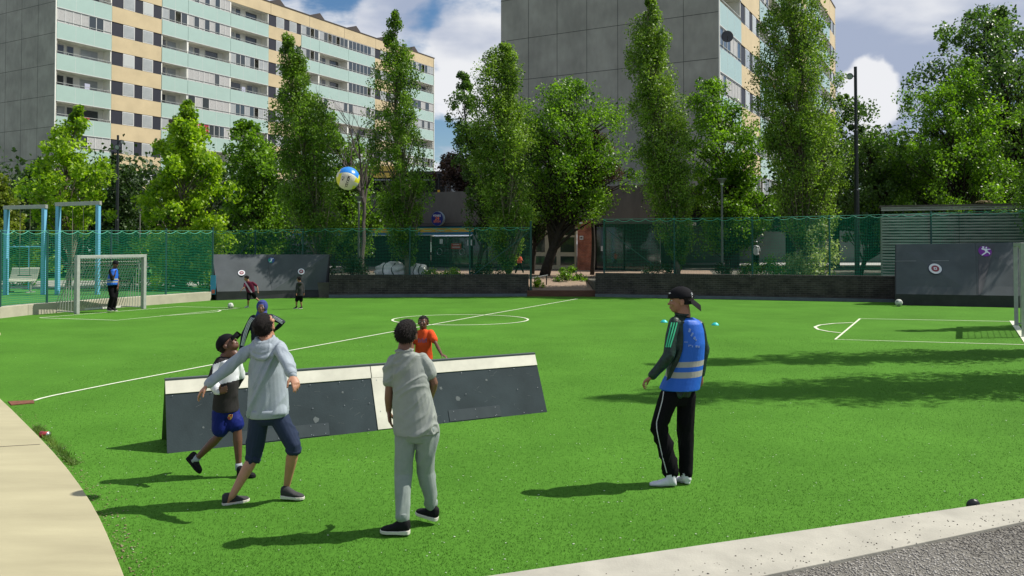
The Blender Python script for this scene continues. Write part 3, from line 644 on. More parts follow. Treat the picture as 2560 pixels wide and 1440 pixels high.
    for k in range(nfl):
        o1 = zt - sp * k; o0 = o1 - OH
        for ui, (a, b, ty) in enumerate(units):
            w = b - a
            if ty == 't':
                for (x0, x1) in ((1.2, 2.42), (3.3, 4.45)):
                    v = r.choice((0, 0, 1)); key = ('w', v, x0)
                    if key not in wproto:
                        ww = x1 - x0; m = MB(); m.box(0, ww, -0.01, 0.019, 0.03, OH - 0.03, 1)
                        m2 = MB(); m2.box(0.07, ww - 0.07, -0.025, -0.0105, 0.12, OH - 0.10)
                        o = lbuild(m, 'window', [GLASS, FRAME], B, (a + x0, 0, o0)); lbuild(m2, 'pane', BLIND if v == 0 else mat('pale blind', (0.5, 0.52, 0.5), 0.3, spec=.6), o); wproto[key] = o
                    else: link(wproto[key], B, (a + x0, 0, o0))
            else:
                p, new = balcony(w); loc = (a, 0, o0)
                if new: p.location = loc; bo = p
                else: bo = p.copy(); COL.objects.link(bo); bo.parent = B; bo.location = loc; rl = [c for c in p.children if c.name.startswith('railing')][0]; rc = rl.copy(); COL.objects.link(rc); rc.parent = bo
                kind = special.get((k, ui))
                if kind is None: kind = ('o', r.randrange(3)) if r.random() < 0.5 else ('g', r.choice((0, 0, 0, 1, 2)))
                if kind[0] == 'o' and r.random() < .45:
                    pk = ('p', r.randrange(4))
                    if pk not in wproto:
                        m = MB(); z0 = .0 if pk[1] < 3 else -.5
                        if pk[1] == 0: m.box(0, .7, -.16, -.08, .05, .19)
                        elif pk[1] == 1: [m.ell((q * .16, -.02, .30 + .05 * (q % 2)), (.12, 0, 0), (0, .10, 0), (0, 0, .14), 8, 6, fn=lambda d: 1 + .4 * noise.noise(d * 4 + Vector((q, 0, 0)))) for q in range(4)]
                        elif pk[1] == 2: m.box(0, .5, .3, .34, .1, .62)
                        else: m.box(0, .35, .2, .6, -.2, .55)
                        wproto[pk] = lbuild(m, ('flower_box', 'pot_plant', 'hanging_towel', 'chair_back')[pk[1]], mat(('box terracotta', 'balcony plant', 'towel', 'dark chair')[pk[1]], ((.32, .06, .04), (.03, .09, .02), (.42, .44, .55), (.05, .05, .06))[pk[1]], .8), bo, (w * r.uniform(.15, .7), 0, 0))
                    else: c = wproto[pk].copy(); COL.objects.link(c); c.parent = bo; c.location = (w * r.uniform(.15, .7), 0, 0)
                key = (kind, round(w, 1), r.randrange(3))
                if key not in wproto:
                    mm = openwin(w, kind[1]) if kind[0] == 'o' else glaz(w, kind[1])
                    wproto[key] = lbuild(mm, 'balcony_window' if kind[0] == 'o' else 'glazing', [GLASS, FRAME, BLIND, CURT, CURTR], bo)
                else: c = wproto[key].copy(); COL.objects.link(c); c.parent = bo
    return B
C1 = Vector((-40.0, 71.4, 0))
# (floor, unit): kinds read from the photograph; floor 2 is the first full row seen at the left edge
spec = {(2, 0): ('g', 1), (3, 0): ('o', 0), (4, 0): ('o', 0), (5, 0): ('o', 1), (6, 0): ('g', 1), (2, 2): ('o', 0), (2, 3): ('o', 1), (3, 3): ('g', 1), (3, 2): ('o', 0), (4, 2): ('o', 0), (4, 3): ('g', 2), (5, 3): ('g', 3), (5, 2): ('g', 0),
        (1, 4): ('o', 1), (2, 4): ('g', 0), (3, 4): ('o', 2), (4, 4): ('g', 0), (5, 4): ('o', 0), (0, 4): ('o', 1), (0, 6): ('g', 0), (0, 7): ('g', 0), (0, 8): ('g', 0), (1, 6): ('g', 0), (1, 7): ('o', 1), (1, 8): ('g', 0), (2, 7): ('o', 1), (2, 8): ('g', 0), (3, 7): ('g', 1), (3, 8): ('g', 2), (4, 8): ('o', 1),
        (0, 11): ('g', 0), (1, 11): ('o', 1), (2, 11): ('g', 2), (3, 11): ('g', 0), (4, 11): ('o', 2), (5, 11): ('g', 0)}
B1_ = building(C1, 57.9, 28.35, 1.35, 2.75, 10, -0.1, 15.1, 'long apartment block with mint green balconies and sand bands at left', 5, UNITS, 15.1 - 2.75 * 5, 2.52, spec)
for tt in (27.2, 34.0, 40.9, 47.2, 53.8, 20.4, 13.6):
    m = MB(); m.add([(tt - 1.2, 0.6, 29.85), (tt + 1.2, 0.6, 29.85), (tt, 0.6, 30.75), (tt - 1.2, 3.5, 29.85), (tt + 1.2, 3.5, 29.85), (tt, 3.5, 30.75)], [(0, 1, 2), (4, 3, 5), (0, 3, 4, 1), (1, 4, 5, 2), (3, 0, 2, 5)]); lbuild(m, 'roof_dormer', mat('roof edge dark', (0, 0, 0)), B1_)
C2 = Vector((12.4, 49.0, 0))
B2_ = building(C2, 48.2, 26.46, 1.9, 2.8, 8, 5.64, 15.1, 'apartment tower with blank grey panel end wall behind the poplars, right of centre', 9, [(a, min(b, 48.0), c) for (a, b, c) in UNITS if a < 46], 16.07 - 2.8 * 3, 2.157, {(4, 0): ('g', 2), (5, 0): ('g', 1), (3, 0): ('o', 1)})
# satellite dish on the tower corner balcony
def loc2(t, o, z): return C2 + DF * t - DE * o + Vector((0, 0, z))
c = loc2(0.7, 0.35, 15.0 - .35); t = thing('satellite_dish', 'dark round satellite dish on a balcony rail at the tower corner', 'satellite dish', tuple(c))
m = MB(); ax = Vector((-0.2, -0.95, 0.3)).normalized(); u = ax.cross(Vector((0, 0, 1))).normalized(); v = ax.cross(u)
prev = []; 
for j in range(6):
    rr = 0.36 * j / 5; 
    for k in range(20): a = k * math.pi / 10; prev.append(c + u * math.cos(a) * rr + v * math.sin(a) * rr * 1.12 + ax * (rr * rr * 0.45))
fs = [(j * 20 + k, j * 20 + (k + 1) % 20, (j + 1) * 20 + (k + 1) % 20, (j + 1) * 20 + k) for j in range(5) for k in range(20)]
m.add(prev, fs); o = m.build('dish', mat('dark dish', (0.05, 0.05, 0.055), 0.5), t, smooth=True); sm = o.modifiers.new('s', 'SOLIDIFY'); sm.thickness = 0.015
m = MB(); m.tube([c - Vector((0, 0, .3)), c + ax * 0.4 + Vector((0, 0, -.1))], 0.018, 6); m.tube([c - ax * .02, c - ax * 0.3 + Vector((0.0, 0, -0.1))], 0.025, 6); m.build('arm', mat('dark dish', (0, 0, 0)), t)
# ------------------------------------------------------------------ podium with the shop front
P0 = Vector((5.04, 47.0, 0)); NE = -DF
def pf(px, z=0.0, out=0.0):
    r = (px - 1280) / FPX; o = P0 + NE * out
    t = (r * o.y - o.x) / (DE.x - r * DE.y); v = o + DE * t; return Vector((v.x, v.y, z))
def seg(m, pa, pb, z0, z1, out=0.0, th=0.1, mi=0):
    a = pf(pa, 0, out); b = pf(pb, 0, out); c = (a + b) / 2; m.obox(c + Vector((0, 0, (z0 + z1) / 2)) - NE * th / 2, (b - a) / 2, NE * th / 2, (0, 0, (z1 - z0) / 2), mi)
T = thing('shop_podium', 'dark concrete podium building with yellow and blue shop front under the tower', 'podium building', tuple(pf(1300)))
DCON = mat('dark board concrete', (0.125, 0.115, 0.105), 0.9, var=0.2, vscale=1.2, stretch=(1, 1, .35), bump=.15, bscale=6)
m = MB(); seg(m, 420, 1650, 3.45, 5.42, 0, 0.35); a = pf(420, 0); b = pf(1650, 0); m.obox((a + b) / 2 - NE * 7.5 + Vector((0, 0, 5.3)), (b - a) / 2, NE * 7.3, (0, 0, 0.08)); m.build('fascia', DCON, T)
m = MB(); seg(m, 420, 1650, 3.25, 3.44, -0.0, 7.0); m.build('soffit', mat('soffit', (.08, .075, .07), .9), T)
YB = mat('yellow sign band', (0.85, 0.47, 0.04), 0.5); BB = mat('blue sign band', (0.025, 0.14, 0.36), 0.5); WB = mat('white trim', (0.6, 0.62, 0.6), 0.5)
m = MB(); seg(m, 540, 1182, 2.86, 3.12, -0.2, 0.1, 0); seg(m, 540, 1182, 2.70, 2.858, -0.2, 0.1, 1); seg(m, 540, 1182, 2.655, 2.698, -0.19, 0.1, 2); seg(m, 540, 1182, 3.122, 3.24, -0.2, 0.1, 1); m.build('sign_band', [YB, BB, WB], T)
SG = mat('shop glass', (0.022, 0.03, 0.03), 0.05, spec=0.8); BLK = mat('black metal', (0.012, 0.013, 0.014), 0.4)
m = MB(); seg(m, 540, 1076, 0.95, 2.654, -0.35, 0.05); m.build('shop_window', SG, T)
m = MB(); seg(m, 540, 1076, 0.55, 0.949, -0.3, 0.1)
for px in range(560, 1076, 47): seg(m, px, px + 2.2, 0.95, 2.654, -0.3, 0.06)
m.build('window_frame', BLK, T)
def door(pa, pb, mats, ring=False, z1=2.6):
    m = MB(); w = 3.2; seg(m, pa, pa + w, 0.6, z1, -0.3, 0.08); seg(m, pb - w, pb, 0.6, z1, -0.3, 0.08); seg(m, pa + w, pb - w, z1 - 0.12, z1, -0.3, 0.08); seg(m, pa + w, pb - w, 0.6, 0.74, -0.3, 0.08)
    o = m.build('door', mats[0], T); m = MB(); seg(m, pa + w, pb - w, 0.741, z1 - 0.121, -0.32, 0.04); m.build('pane', SG, o)
    if ring:
        c = pf((pa + pb) / 2 + ring, 1.6, -0.24); m = MB(); m.tube([c + DE * 0.2 * math.cos(k * math.pi / 10) + Vector((0, 0, 0.2 * math.sin(k * math.pi / 10))) for k in range(21)], 0.016, 6); m.build('handle', mat('steel', (0.5, 0.5, 0.5), 0.3, metal=1), o)
door(1078, 1126, [BLK], -3 + 1e-3); door(1126, 1178, [BLK], 3)
m = MB(); seg(m, 1178, 1330, 0.55, 3.24, -0.4, 0.1); m.build('dark_window', SG, T)
m = MB(); [seg(m, p, p + 3, 0.55, 3.24, -0.36, 0.06) for p in (1178, 1215, 1255, 1292, 1327)]; m.build('window_frame', BLK, T)
BEI = mat('beige door frame', (0.44, 0.39, 0.27), 0.7, var=.1)
for pa, pb in ((1331, 1367), (1367, 1396), (1396, 1441)):
    m = MB(); w = 3.5 if pb > 1367 else 3.5; seg(m, pa, pb, 0.6, 3.24, -0.32, 0.05); o = m.build('door', BEI, T)
    m = MB(); a0, b0 = pa + 5, pb - 5
    seg(m, a0, b0, 0.85, 1.38, -0.313, 0.01); seg(m, a0, b0, 1.62, 2.5, -0.313, 0.01); seg(m, a0 - 1, b0 + 1, 2.62, 3.2, -0.313, 0.01); m.build('pane', SG, o)
m = MB(); seg(m, 1443, 1480, 0.5, 3.44, 0.02, 0.5); m.build('brick_pillar', brick_mat('red brick', (0.40, 0.12, 0.06), (0.30, 0.08, 0.045), (0.30, 0.21, 0.15), coord='Object'), T)
m = MB(); seg(m, 1448, 1456, 3.27, 3.37, 0.06, 0.03); seg(m, 1449, 1458, 2.35, 2.58, 0.04, 0.015); m.build('notice_plate', WB, T)
m = MB(); seg(m, 1451, 1456, 2.42, 2.51, 0.045, 0.004); m.build('notice_mark', mat('notice brown', (.12, .06, .05), .7), T)
door(1484, 1512, [BLK], z1=3.2); door(1512, 1560, [BLK], z1=3.2)
m = MB(); seg(m, 1560, 1650, 0.55, 3.24, -0.4, 0.1); m.build('dark_window', SG, T)
m = MB(); seg(m, 1502, 1507, 1.70, 1.98, -0.2, 0.01); m.build('door_sticker', WB, T)
# notices on the doors: white sheet and red sign with white lettering bars
m = MB(); seg(m, 1099, 1107, 2.12, 2.42, -0.27, 0.01); seg(m, 1168, 1170.5, 2.0, 2.35, -0.22, 0.01); seg(m, 1175.5, 1180, 2.0, 2.38, -0.22, 0.01); m.build('notice_sheet', WB, T)
m = MB(); seg(m, 1128, 1153, 1.78, 2.14, -0.20, 0.012); o = m.build('red_notice', mat('red sign', (0.33, 0.035, 0.03), 0.5), T)
m = MB(); 
for (z_, pa, pb) in ((2.06, 1133, 1148), (1.90, 1131, 1150)):
    p_ = pa
    while p_ < pb: seg(m, p_, p_ + 1.1, z_ - 0.035, z_ + 0.03, -0.195, 0.004); p_ += 1.9
m.build('lettering', WB, o)
c = pf(1099, 2.99, -0.19)
text_mb('entr\u00e9', c, -DE, (0, 0, 1), 0.30).build('lettering', WB, T)
# round shop sign
c = pf(1095, 0, 0.5); c.z = at(1095, 547, c.y).z; S = thing('round_sign', 'round dark blue illuminated shop sign with white and orange lettering above the doors', 'shop sign', tuple(c))
R = -DE; n = NE; m = MB(); rad = 0.46
def disc(m, c, R, U, n, rad, th, seg_=40, mi=0, rx=1.0):
    m.plate([c + R * math.cos(a) * rad * rx + U * math.sin(a) * rad for a in [k * 2 * math.pi / seg_ for k in range(seg_)]], n, th, mi)
U = Vector((0, 0, 1)); disc(m, c - n * 0.11, R, U, n, rad, 0.2); m.build('sign_case', mat('pale rim', (0.30, 0.38, 0.42), 0.4), S)
m = MB(); disc(m, c + n * 0.092, R, U, n, rad * 0.97, 0.012); m.build('sign_face', mat('deep blue', (0.012, 0.018, 0.17), 0.35), S)
q = c + n * 0.108
text_mb('FITNESS', q + U * 0.19, R, U, 0.17, bold=0.02).build('lettering', mat('sign white', (.75, .75, .8), .5), S)
ORG = mat('sign orange', (0.75, 0.17, 0.06), 0.5)
text_mb('24', q + U * 0.02, R, U, 0.34, bold=0.025).build('lettering', ORG, S); text_mb('SEVEN', q - U * 0.18, R, U, 0.19, bold=0.02).build('lettering', ORG, S)
m = MB(); m.tube([c - U * 0.1, c - U * 0.1 - n * 0.6], 0.03, 8); m.build('bracket', BLK, S)
# pavilion and lantern on the podium
def bx(m, pa, pb, y0, y1, Y, d=1.0, mi=0):
    a = at(pa, y1, Y); b = at(pb, y0, Y); m.box(a.x, b.x, Y, Y + d, a.z, b.z, mi)
T = thing('roof_pavilion', 'low dark pavilion with a lit yellow awning on the podium deck', 'pavilion', (at(1000, 480, 63)))
m = MB(); bx(m, 870, 1112, 437, 500, 63, 6); m.build('walls', mat('pavilion dark', (0.03, 0.03, 0.03), 0.8), T); m = MB(); bx(m, 865, 1115, 428, 436, 62, 8); m.build('roof', mat('pavilion roof', (0.06, 0.05, 0.045), 0.8), T)
m = MB(); a = at(890, 444, 61.5); b = at(1010, 444, 61.5); m.add([a, b, b + Vector((0, 1.2, 1.0)), a + Vector((0, 1.2, 1.0))], [(0, 1, 2, 3)]); m.build('awning', mat('ochre awning', (0.55, 0.38, 0.06), 0.8, var=.3), T)
m = MB(); bx(m, 900, 1085, 448, 451, 61.4, .1); m.build('rail', RAIL, T)
T = thing('pale_building', 'small pale building end seen under the copper tree on the podium', 'building', at(1118, 480, 75))
m = MB(); bx(m, 1100, 1160, 458, 492, 75, 5); m.build('walls', mat('pale wall', (0.6, 0.62, 0.6), 0.8), T)
m = MB(); bx(m, 1098, 1162, 453, 457.5, 74.8, 5.5); m.build('roof', mat('pavilion roof', (0, 0, 0)), T)
def lantern(px, ytop, ybot, Y, label, hw, pw, style, name='street_lamp', zb=None, seedc=None):
    top = at(px, ytop, Y); zb = at(px, ybot, Y).z if zb is None else zb; t = thing(name, label, 'street lamp', (top.x, Y, zb)); s = Y / FPX
    pm = mat('lamp grey', (0.16, 0.16, 0.15), 0.5)
    x, y = top.x, Y
    if style == 'cone':
        h = 16 * s; m = MB(); m.tube([(x, y, zb), (x, y, top.z - h)], [pw * s * 0.55, pw * s * 0.42], 10); m.build('pole', pm, t)
        m = MB(); m.tube([(x, y, top.z - 3 * s), (x, y, top.z - 0.2 * s), (x, y, top.z)], [hw * s, hw * s, hw * s * 0.75], 20); m.tube([(x, y, top.z - 12 * s), (x, y, top.z - 3.1 * s)], [hw * s * 0.42, hw * s * 0.85], 20); m.build('lamp_shade', pm, t, smooth=False)
        m = MB(); m.tube([(x, y, top.z - 16.5 * s), (x, y, top.z - 12.1 * s)], [hw * s * 0.3, hw * s * 0.38], 14); m.build('lamp_glass', mat('lamp glass', (0.6, 0.62, 0.6), 0.2), t)
    elif style == 'box':
        m = MB(); m.tube([(x, y, zb), (x, y, top.z - 14 * s)], pw * s * .5, 8); m.build('pole', BLK, t)
        m = MB(); m.tube([(x, y, top.z - 14 * s), (x, y, top.z - 2 * s)], [hw * s * .6, hw * s], 8); m.tube([(x, y, top.z - 1.9 * s), (x, y, top.z)], [hw * s * 1.15, hw * s * .5], 8); m.build('lamp_head', BLK, t)
        m = MB(); m.box(x - 3 * s, x + 3 * s, y - .1, y - .02, zb + 2 * s, zb + 9 * s); m.build('yellow_box', YB, t)
    return t
lantern(897.5, 491, 690, 34.7, 'slender grey street lamp with a flat cone head, beside the white bags', 10, 6, 'cone', zb=PZ)
lantern(1804.5, 446, 690, 34.7, 'grey street lamp with a flat cone head between two poplars at right', 12, 6, 'cone', zb=PZ)
lantern(350, 516, 700, 38, 'low grey cone lamp behind the net, left of the yellow-green maple', 8, 3.5, 'cone', zb=.26)
lantern(1097, 432, 484, 55, 'black lantern with a yellow box standing on the podium edge', 5, 3.5, 'box')
def mast(px, ytop, Y, label, heads, w, zb=PZ):
    top = at(px, ytop, Y); t = thing('floodlight_mast', label, 'floodlight mast', (top.x, Y, zb)); s = Y / FPX; mt = mat('mast black', (0.02, 0.024, 0.028), 0.45)
    m = MB(); H = top.z - zb; x = top.x
    m.tube([(x, Y, zb), (x, Y, zb + H * 0.42), (x, Y, zb + H * 0.425), (x, Y, zb + H * 0.70), (x, Y, zb + H * 0.705), (x, Y, top.z)], [w * s * .62, w * s * .62, w * s * .5, w * s * .5, w * s * .38, w * s * .38], 12); m.build('pole', mt, t)
    for (hx, hy, hr, yaw) in heads:
        c = at(hx, hy, Y - 0.05); d = Vector((math.sin(yaw), -math.cos(yaw), -0.35)).normalized(); m = MB(); k = hr * s
        m.tube([c - d * k * 0.9, c - d * k * 0.5, c + d * k * 0.5, c + d * k * 0.75], [k * 0.35, k * 0.85, k, k * 1.02], 16); m.bar(c, (x, Y, c.z), k * .35, k * .35); o = m.build('floodlight', mt, t, smooth=False)
        m = MB(); m.tube([c + d * k * 0.752, c + d * k * 0.80], [k * 0.8, k * 0.8], 16); m.build('lens', mat('lens', (0.35, 0.38, 0.4), 0.1), o)
    return t
mast(2138.5, 167, 34.8, 'tall black floodlight mast with a single round head at right', [(2125, 190, 8, -0.5)], 10)
mast(295, 338, 40, 'black floodlight mast with three heads behind the left net', [(296, 367, 7, -0.2), (304, 354, 5, 0.8), (282, 382, 5, -0.9)], 7, zb=.26)
# raised walk with bright yard behind at right
T = thing('covered_passage', 'dark raised walkway on columns behind the right hand net', 'walkway', (18, 52, PZ))
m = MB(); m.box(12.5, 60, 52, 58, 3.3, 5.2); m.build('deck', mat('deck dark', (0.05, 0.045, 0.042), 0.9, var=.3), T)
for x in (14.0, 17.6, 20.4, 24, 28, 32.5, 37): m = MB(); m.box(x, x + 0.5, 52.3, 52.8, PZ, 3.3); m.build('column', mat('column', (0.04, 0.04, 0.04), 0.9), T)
m = MB(); m.box(10, 60, 66, 66.3, PZ, 5.2)
tag(m.build('yard_wall', mat('yard wall', (0.13, 0.145, 0.14), 0.9, var=.2, vscale=.4)), 'grey yard wall seen below the raised walkway', 'wall')
m = MB(); m.add([(13, 59, PZ + .01), (44, 59, PZ + .01), (44, 65.9, PZ + .01), (13, 65.9, PZ + .01)], [(0, 1, 2, 3)]); structure('yard_paving', m, mat('yard pale', (.4, .4, .38), .9))
# ------------------------------------------------------------------ trees
BARK = mat('grey bark', (0.16, 0.135, 0.10), 0.95, var=0.4, vscale=12, stretch=(1, 1, .3), bump=.6, bscale=30); DBARK = mat('dark bark', (0.035, 0.028, 0.022), 0.95, var=.3, vscale=10)
def leaf_arrays(P, r, size, aspect=0.66, up=0.25):
    n = len(P); s = size * r.uniform(0.65, 1.25, n)[:, None]
    d = r.normal(size=(n, 3)); d[:, 2] -= 0.35; d /= np.linalg.norm(d, axis=1)[:, None]
    nn = r.normal(size=(n, 3)); nn[:, 2] += up * 2; nn[:, 0] += 0.2; nn -= d * (nn * d).sum(1)[:, None]; nn /= np.linalg.norm(nn, axis=1)[:, None] + 1e-9
    b = np.cross(d, nn)
    V = np.stack([P - d * s * .5, P + b * s * aspect * .5 + nn * s * .12, P + d * s * .5, P - b * s * aspect * .5 + nn * s * .12], 1).reshape(-1, 3)
    F = np.arange(n * 4).reshape(n, 4); return V, F
def rows_at(rows, y):
    ys = [q[0] for q in rows]; return np.interp(y, ys, [q[1] for q in rows]), np.interp(y, ys, [q[2] for q in rows])
def tree(label, base, Y, rows, ncl, npl, size, lm, cr=0.42, vk=1.0, rise=0.5, tr=0.11, bark=None, seed=1, name='tree', zb=PZ, group=None, lean=0.0, topfrac=0.93, cat='tree', dscale=1.0, shell=0.55, forks=None):
    r = np.random.default_rng(seed); bark = bark or BARK; s = Y / FPX
    if rise >= 1: ncl = int(ncl * 1.12)
    bp = at(base[0], base[1], Y); T = thing(name, label, cat, (bp.x, Y, zb), group)
    y0, y1 = rows[0][0], rows[-1][0]; ys = r.uniform(y0, y1, ncl * 6); L_, R2 = rows_at(rows, ys); w = (R2 - L_); keep = r.uniform(0, max(w), len(ys)) < w; ys, L_, R2 = ys[keep][:ncl], L_[keep][:ncl], R2[keep][:ncl]
    ph = r.uniform(0, 6.28, 6); fr_ = 2 * math.pi / (y1 - y0)
    wl_ = 0.10 * np.sin(ys * fr_ * 3.1 + ph[0]) + .09 * np.sin(ys * fr_ * 6.3 + ph[1]) + .07 * np.sin(ys * fr_ * 11 + ph[2]); wr_ = 0.10 * np.sin(ys * fr_ * 2.7 + ph[3]) + .09 * np.sin(ys * fr_ * 5.6 + ph[4]) + .07 * np.sin(ys * fr_ * 12 + ph[5])
    k_ = .45 if rise >= 1 else 1; w0 = R2 - L_; L_ = L_ - w0 * wl_ * k_; R2 = R2 + w0 * wr_ * k_
    # make sure the tip is occupied
    ys[:2] = y0 + 8; L_[:2], R2[:2] = rows_at(rows, ys[:2])
    n = len(ys); a = r.uniform(0, 2 * math.pi, n); q = r.uniform(0, 1, n) ** shell; q[::9] *= 1.16
    hw = (R2 - L_) / 2 * s; cx = (L_ + R2) / 2; insx = np.maximum(hw - cr * 0.5, hw * 0.55)
    cxw = (cx - 1280) / FPX * Y; X = cxw + np.cos(a) * q * insx; D = np.sin(a) * q * insx * dscale
    Z = np.array([at(1280, yy, Y).z for yy in ys]); Cn = np.stack([X, Y + D, Z], 1)
    # correct silhouettes for depth offsets
    k = (Y + D) / Y; Cn[:, 0] *= 1 + (k - 1) * 0.5
    rr = cr * r.uniform(0.45, 1.2, n) * np.clip(hw / (cr * 2.2), 0.45, 1.1)
    npl = int(npl * 1.35); size *= .94; idx = np.repeat(np.arange(n), npl); off = r.normal(size=(len(idx), 3)); off /= np.maximum(np.linalg.norm(off, axis=1)[:, None], 1e-6); off *= (r.uniform(0, 1, len(idx)) ** 0.42)[:, None]
    off *= rr[idx][:, None]; off[:, 2] *= vk
    P = Cn[idx] + off; V, F = leaf_arrays(P, r, size)
    np_mesh('crown', V, F, lm, T)
    # trunk and limbs
    m = MB(); topz = at(1280, y0, Y).z; ht = (topz - zb) * topfrac; pts = []; rad = []
    def tx(z):
        yy = HZ - (z - CAMH) / s; l, rr_ = rows_at(rows, yy); cxx = ((l + rr_) / 2 - 1280) / FPX * Y
        u = min(1, max(0, (z - zb) / max(0.1, (at(1280, rows[-1][0], Y).z - zb) + 1.5))); return bp.x * (1 - u) + cxx * u
    def tp(z): return Vector((tx(z) + 0.05 * math.sin(z * 1.3 + seed), Y + 0.06 * math.sin(z * 0.9 + seed * 2), z))
    N_ = 14
    for i in range(N_ + 1):
        z = zb + ht * i / N_; pts.append(tp(z)); rad.append(tr * (1 - 0.88 * (i / N_)) + 0.006)
    pts[0].z -= 0.1; m.tube(pts, rad, 9)
    for i in range(n):
        c = Vector(Cn[i]); dist = math.hypot(c.x - tx(c.z), c.y - Y)
        zs = max(zb + ht * 0.08, min(c.z - dist * rise * 1.6 - 0.25, zb + ht * 0.98)); p0 = tp(zs); mid = p0.lerp(c, 0.5) + Vector((0, 0, -dist * 0.12 if rise > 1 else dist * 0.10))
        fr = 1 - (zs - zb) / max(ht, .1); r0 = max(0.012, min(tr * 0.42, tr * (0.1 + 0.35 * fr)))
        m.tube([p0, mid, c], [r0, r0 * .6, 0.006], 5, cap=False)
    if forks:
        for (fx, fy, fr) in forks: e = at(fx, fy, Y); m.tube([tp(zb + 1.2), tp(zb + 1.9).lerp(e, .35), e], [fr * 1.3, fr, fr * .45], 8)
    m.build('trunk', bark, T, smooth=True)
    return T
POP = leafmat('poplar leaf', (0.022, 0.066, 0.008), (0.20, 0.33, 0.035), 0.32, 0.46, 0.3)
POP2 = leafmat('poplar leaf light', (0.028, 0.075, 0.010), (0.27, 0.40, 0.055), 0.32, 0.46, 0.3)
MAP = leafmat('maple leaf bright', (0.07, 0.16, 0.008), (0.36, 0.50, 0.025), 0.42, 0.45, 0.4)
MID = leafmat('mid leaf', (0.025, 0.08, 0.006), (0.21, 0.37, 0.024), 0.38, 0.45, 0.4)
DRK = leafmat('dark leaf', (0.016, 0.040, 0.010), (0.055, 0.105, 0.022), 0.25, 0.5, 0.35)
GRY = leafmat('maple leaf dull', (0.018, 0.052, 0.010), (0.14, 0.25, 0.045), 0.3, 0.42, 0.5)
COP = leafmat('copper leaf', (0.030, 0.016, 0.014), (0.11, 0.06, 0.045), 0.25, 0.45, 0.5)
VAR = leafmat('variegated leaf', (0.13, 0.22, 0.06), (0.48, 0.53, 0.28), 0.3, 0.5, 0.4)
YEL = leafmat('olive leaf', (0.08, 0.13, 0.012), (0.24, 0.28, 0.04), 0.38, 0.45, 0.4)
tree('poplar leaning left with a bent tip, beside the flying volleyball', (795, 690), 34.1, [(88, 697, 722), (130, 692, 758), (170, 695, 780), (220, 692, 790), (262, 664, 800), (330, 662, 842), (420, 690, 852), (500, 700, 856), (560, 730, 856), (630, 770, 850)], 210, 120, 0.105, POP, cr=.42, vk=1.5, rise=1.2, seed=11, name='poplar_tree')
tree('slim poplar with a forked top and bare pale trunk left of the sky gap', (1016, 690), 34.1, [(32, 972, 1002), (70, 952, 1013), (120, 950, 1018), (150, 930, 1052), (210, 928, 1056), (290, 908, 1064), (380, 912, 1078), (450, 935, 1082), (520, 940, 1078), (600, 965, 1058), (660, 990, 1040)], 190, 105, 0.105, POP, cr=.40, vk=1.35, rise=1.1, seed=12, name='poplar_tree')
tree('poplar with a broad rounded top in front of the tower edge', (1270, 690), 34.2, [(118, 1235, 1272), (150, 1192, 1305), (220, 1172, 1312), (300, 1168, 1338), (400, 1175, 1338), (500, 1190, 1345), (600, 1215, 1322), (675, 1245, 1298)], 260, 120, 0.105, POP2, cr=.42, vk=1.3, rise=1.2, seed=13, name='poplar_tree')
tree('tall poplar in front of the grey end wall, just behind the capped teenager', (1692, 680), 34.4, [(-12, 1600, 1640), (40, 1588, 1662), (95, 1568, 1675), (110, 1560, 1690), (180, 1562, 1692), (260, 1566, 1712), (350, 1585, 1728), (450, 1592, 1735), (520, 1622, 1732), (600, 1648, 1738), (672, 1680, 1720)], 250, 120, 0.105, POP2, cr=.42, vk=1.5, rise=1.3, seed=14, name='poplar_tree')
tree('widest poplar, hiding the tower balconies beside the floodlight mast', (2003, 680), 34.4, [(-70, 1935, 1990), (0, 1905, 2050), (60, 1898, 2075), (130, 1895, 2088), (200, 1890, 2098), (300, 1890, 2112), (400, 1902, 2118), (480, 1922, 2110), (560, 1945, 2092), (610, 1960, 2070)], 330, 120, 0.105, POP2, cr=.42, vk=1.4, rise=1.2, seed=15, name='poplar_tree')
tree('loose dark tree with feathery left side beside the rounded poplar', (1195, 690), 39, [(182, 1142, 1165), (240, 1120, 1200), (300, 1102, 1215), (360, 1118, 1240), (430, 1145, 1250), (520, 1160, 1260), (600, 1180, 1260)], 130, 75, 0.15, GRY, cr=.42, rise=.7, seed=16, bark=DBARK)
tree('broad spreading tree with dark forked trunk by the entrance gap', (1362, 680), 39, [(211, 1380, 1460), (240, 1335, 1548), (290, 1312, 1565), (350, 1296, 1578), (430, 1290, 1580), (490, 1300, 1565), (548, 1330, 1520)], 270, 80, 0.13, MID, cr=.55, rise=.4, tr=.26, seed=17, bark=DBARK, topfrac=.75, shell=.38, forks=[(1320, 430, .1), (1420, 440, .11), (1470, 400, .1), (1370, 380, .12), (1340, 500, .07), (1500, 470, .08)])
tree('shaded tree filling the gap between rounded poplar and broad tree', (1330, 690), 41.5, [(300, 1310, 1350), (360, 1270, 1400), (440, 1250, 1420), (520, 1260, 1430), (590, 1280, 1400)], 110, 70, 0.15, DRK, cr=.5, seed=37, bark=DBARK)
tree('copper leaved tree inside the green crowns by the grey end wall', (1480, 660), 40.5, [(328, 1462, 1500), (370, 1440, 1530), (430, 1425, 1545), (490, 1440, 1530)], 70, 80, 0.14, COP, cr=.42, rise=.6, seed=18, bark=DBARK)
tree('bright yellow-green maple behind the blue swing frames', (168, 705), 35.5, [(266, 178, 200), (300, 162, 224), (345, 115, 238), (400, 80, 250), (460, 66, 262), (520, 62, 268), (580, 95, 262)], 120, 68, 0.185, MAP, cr=.42, rise=.6, seed=19, name='maple_tree', zb=.26, shell=.45)
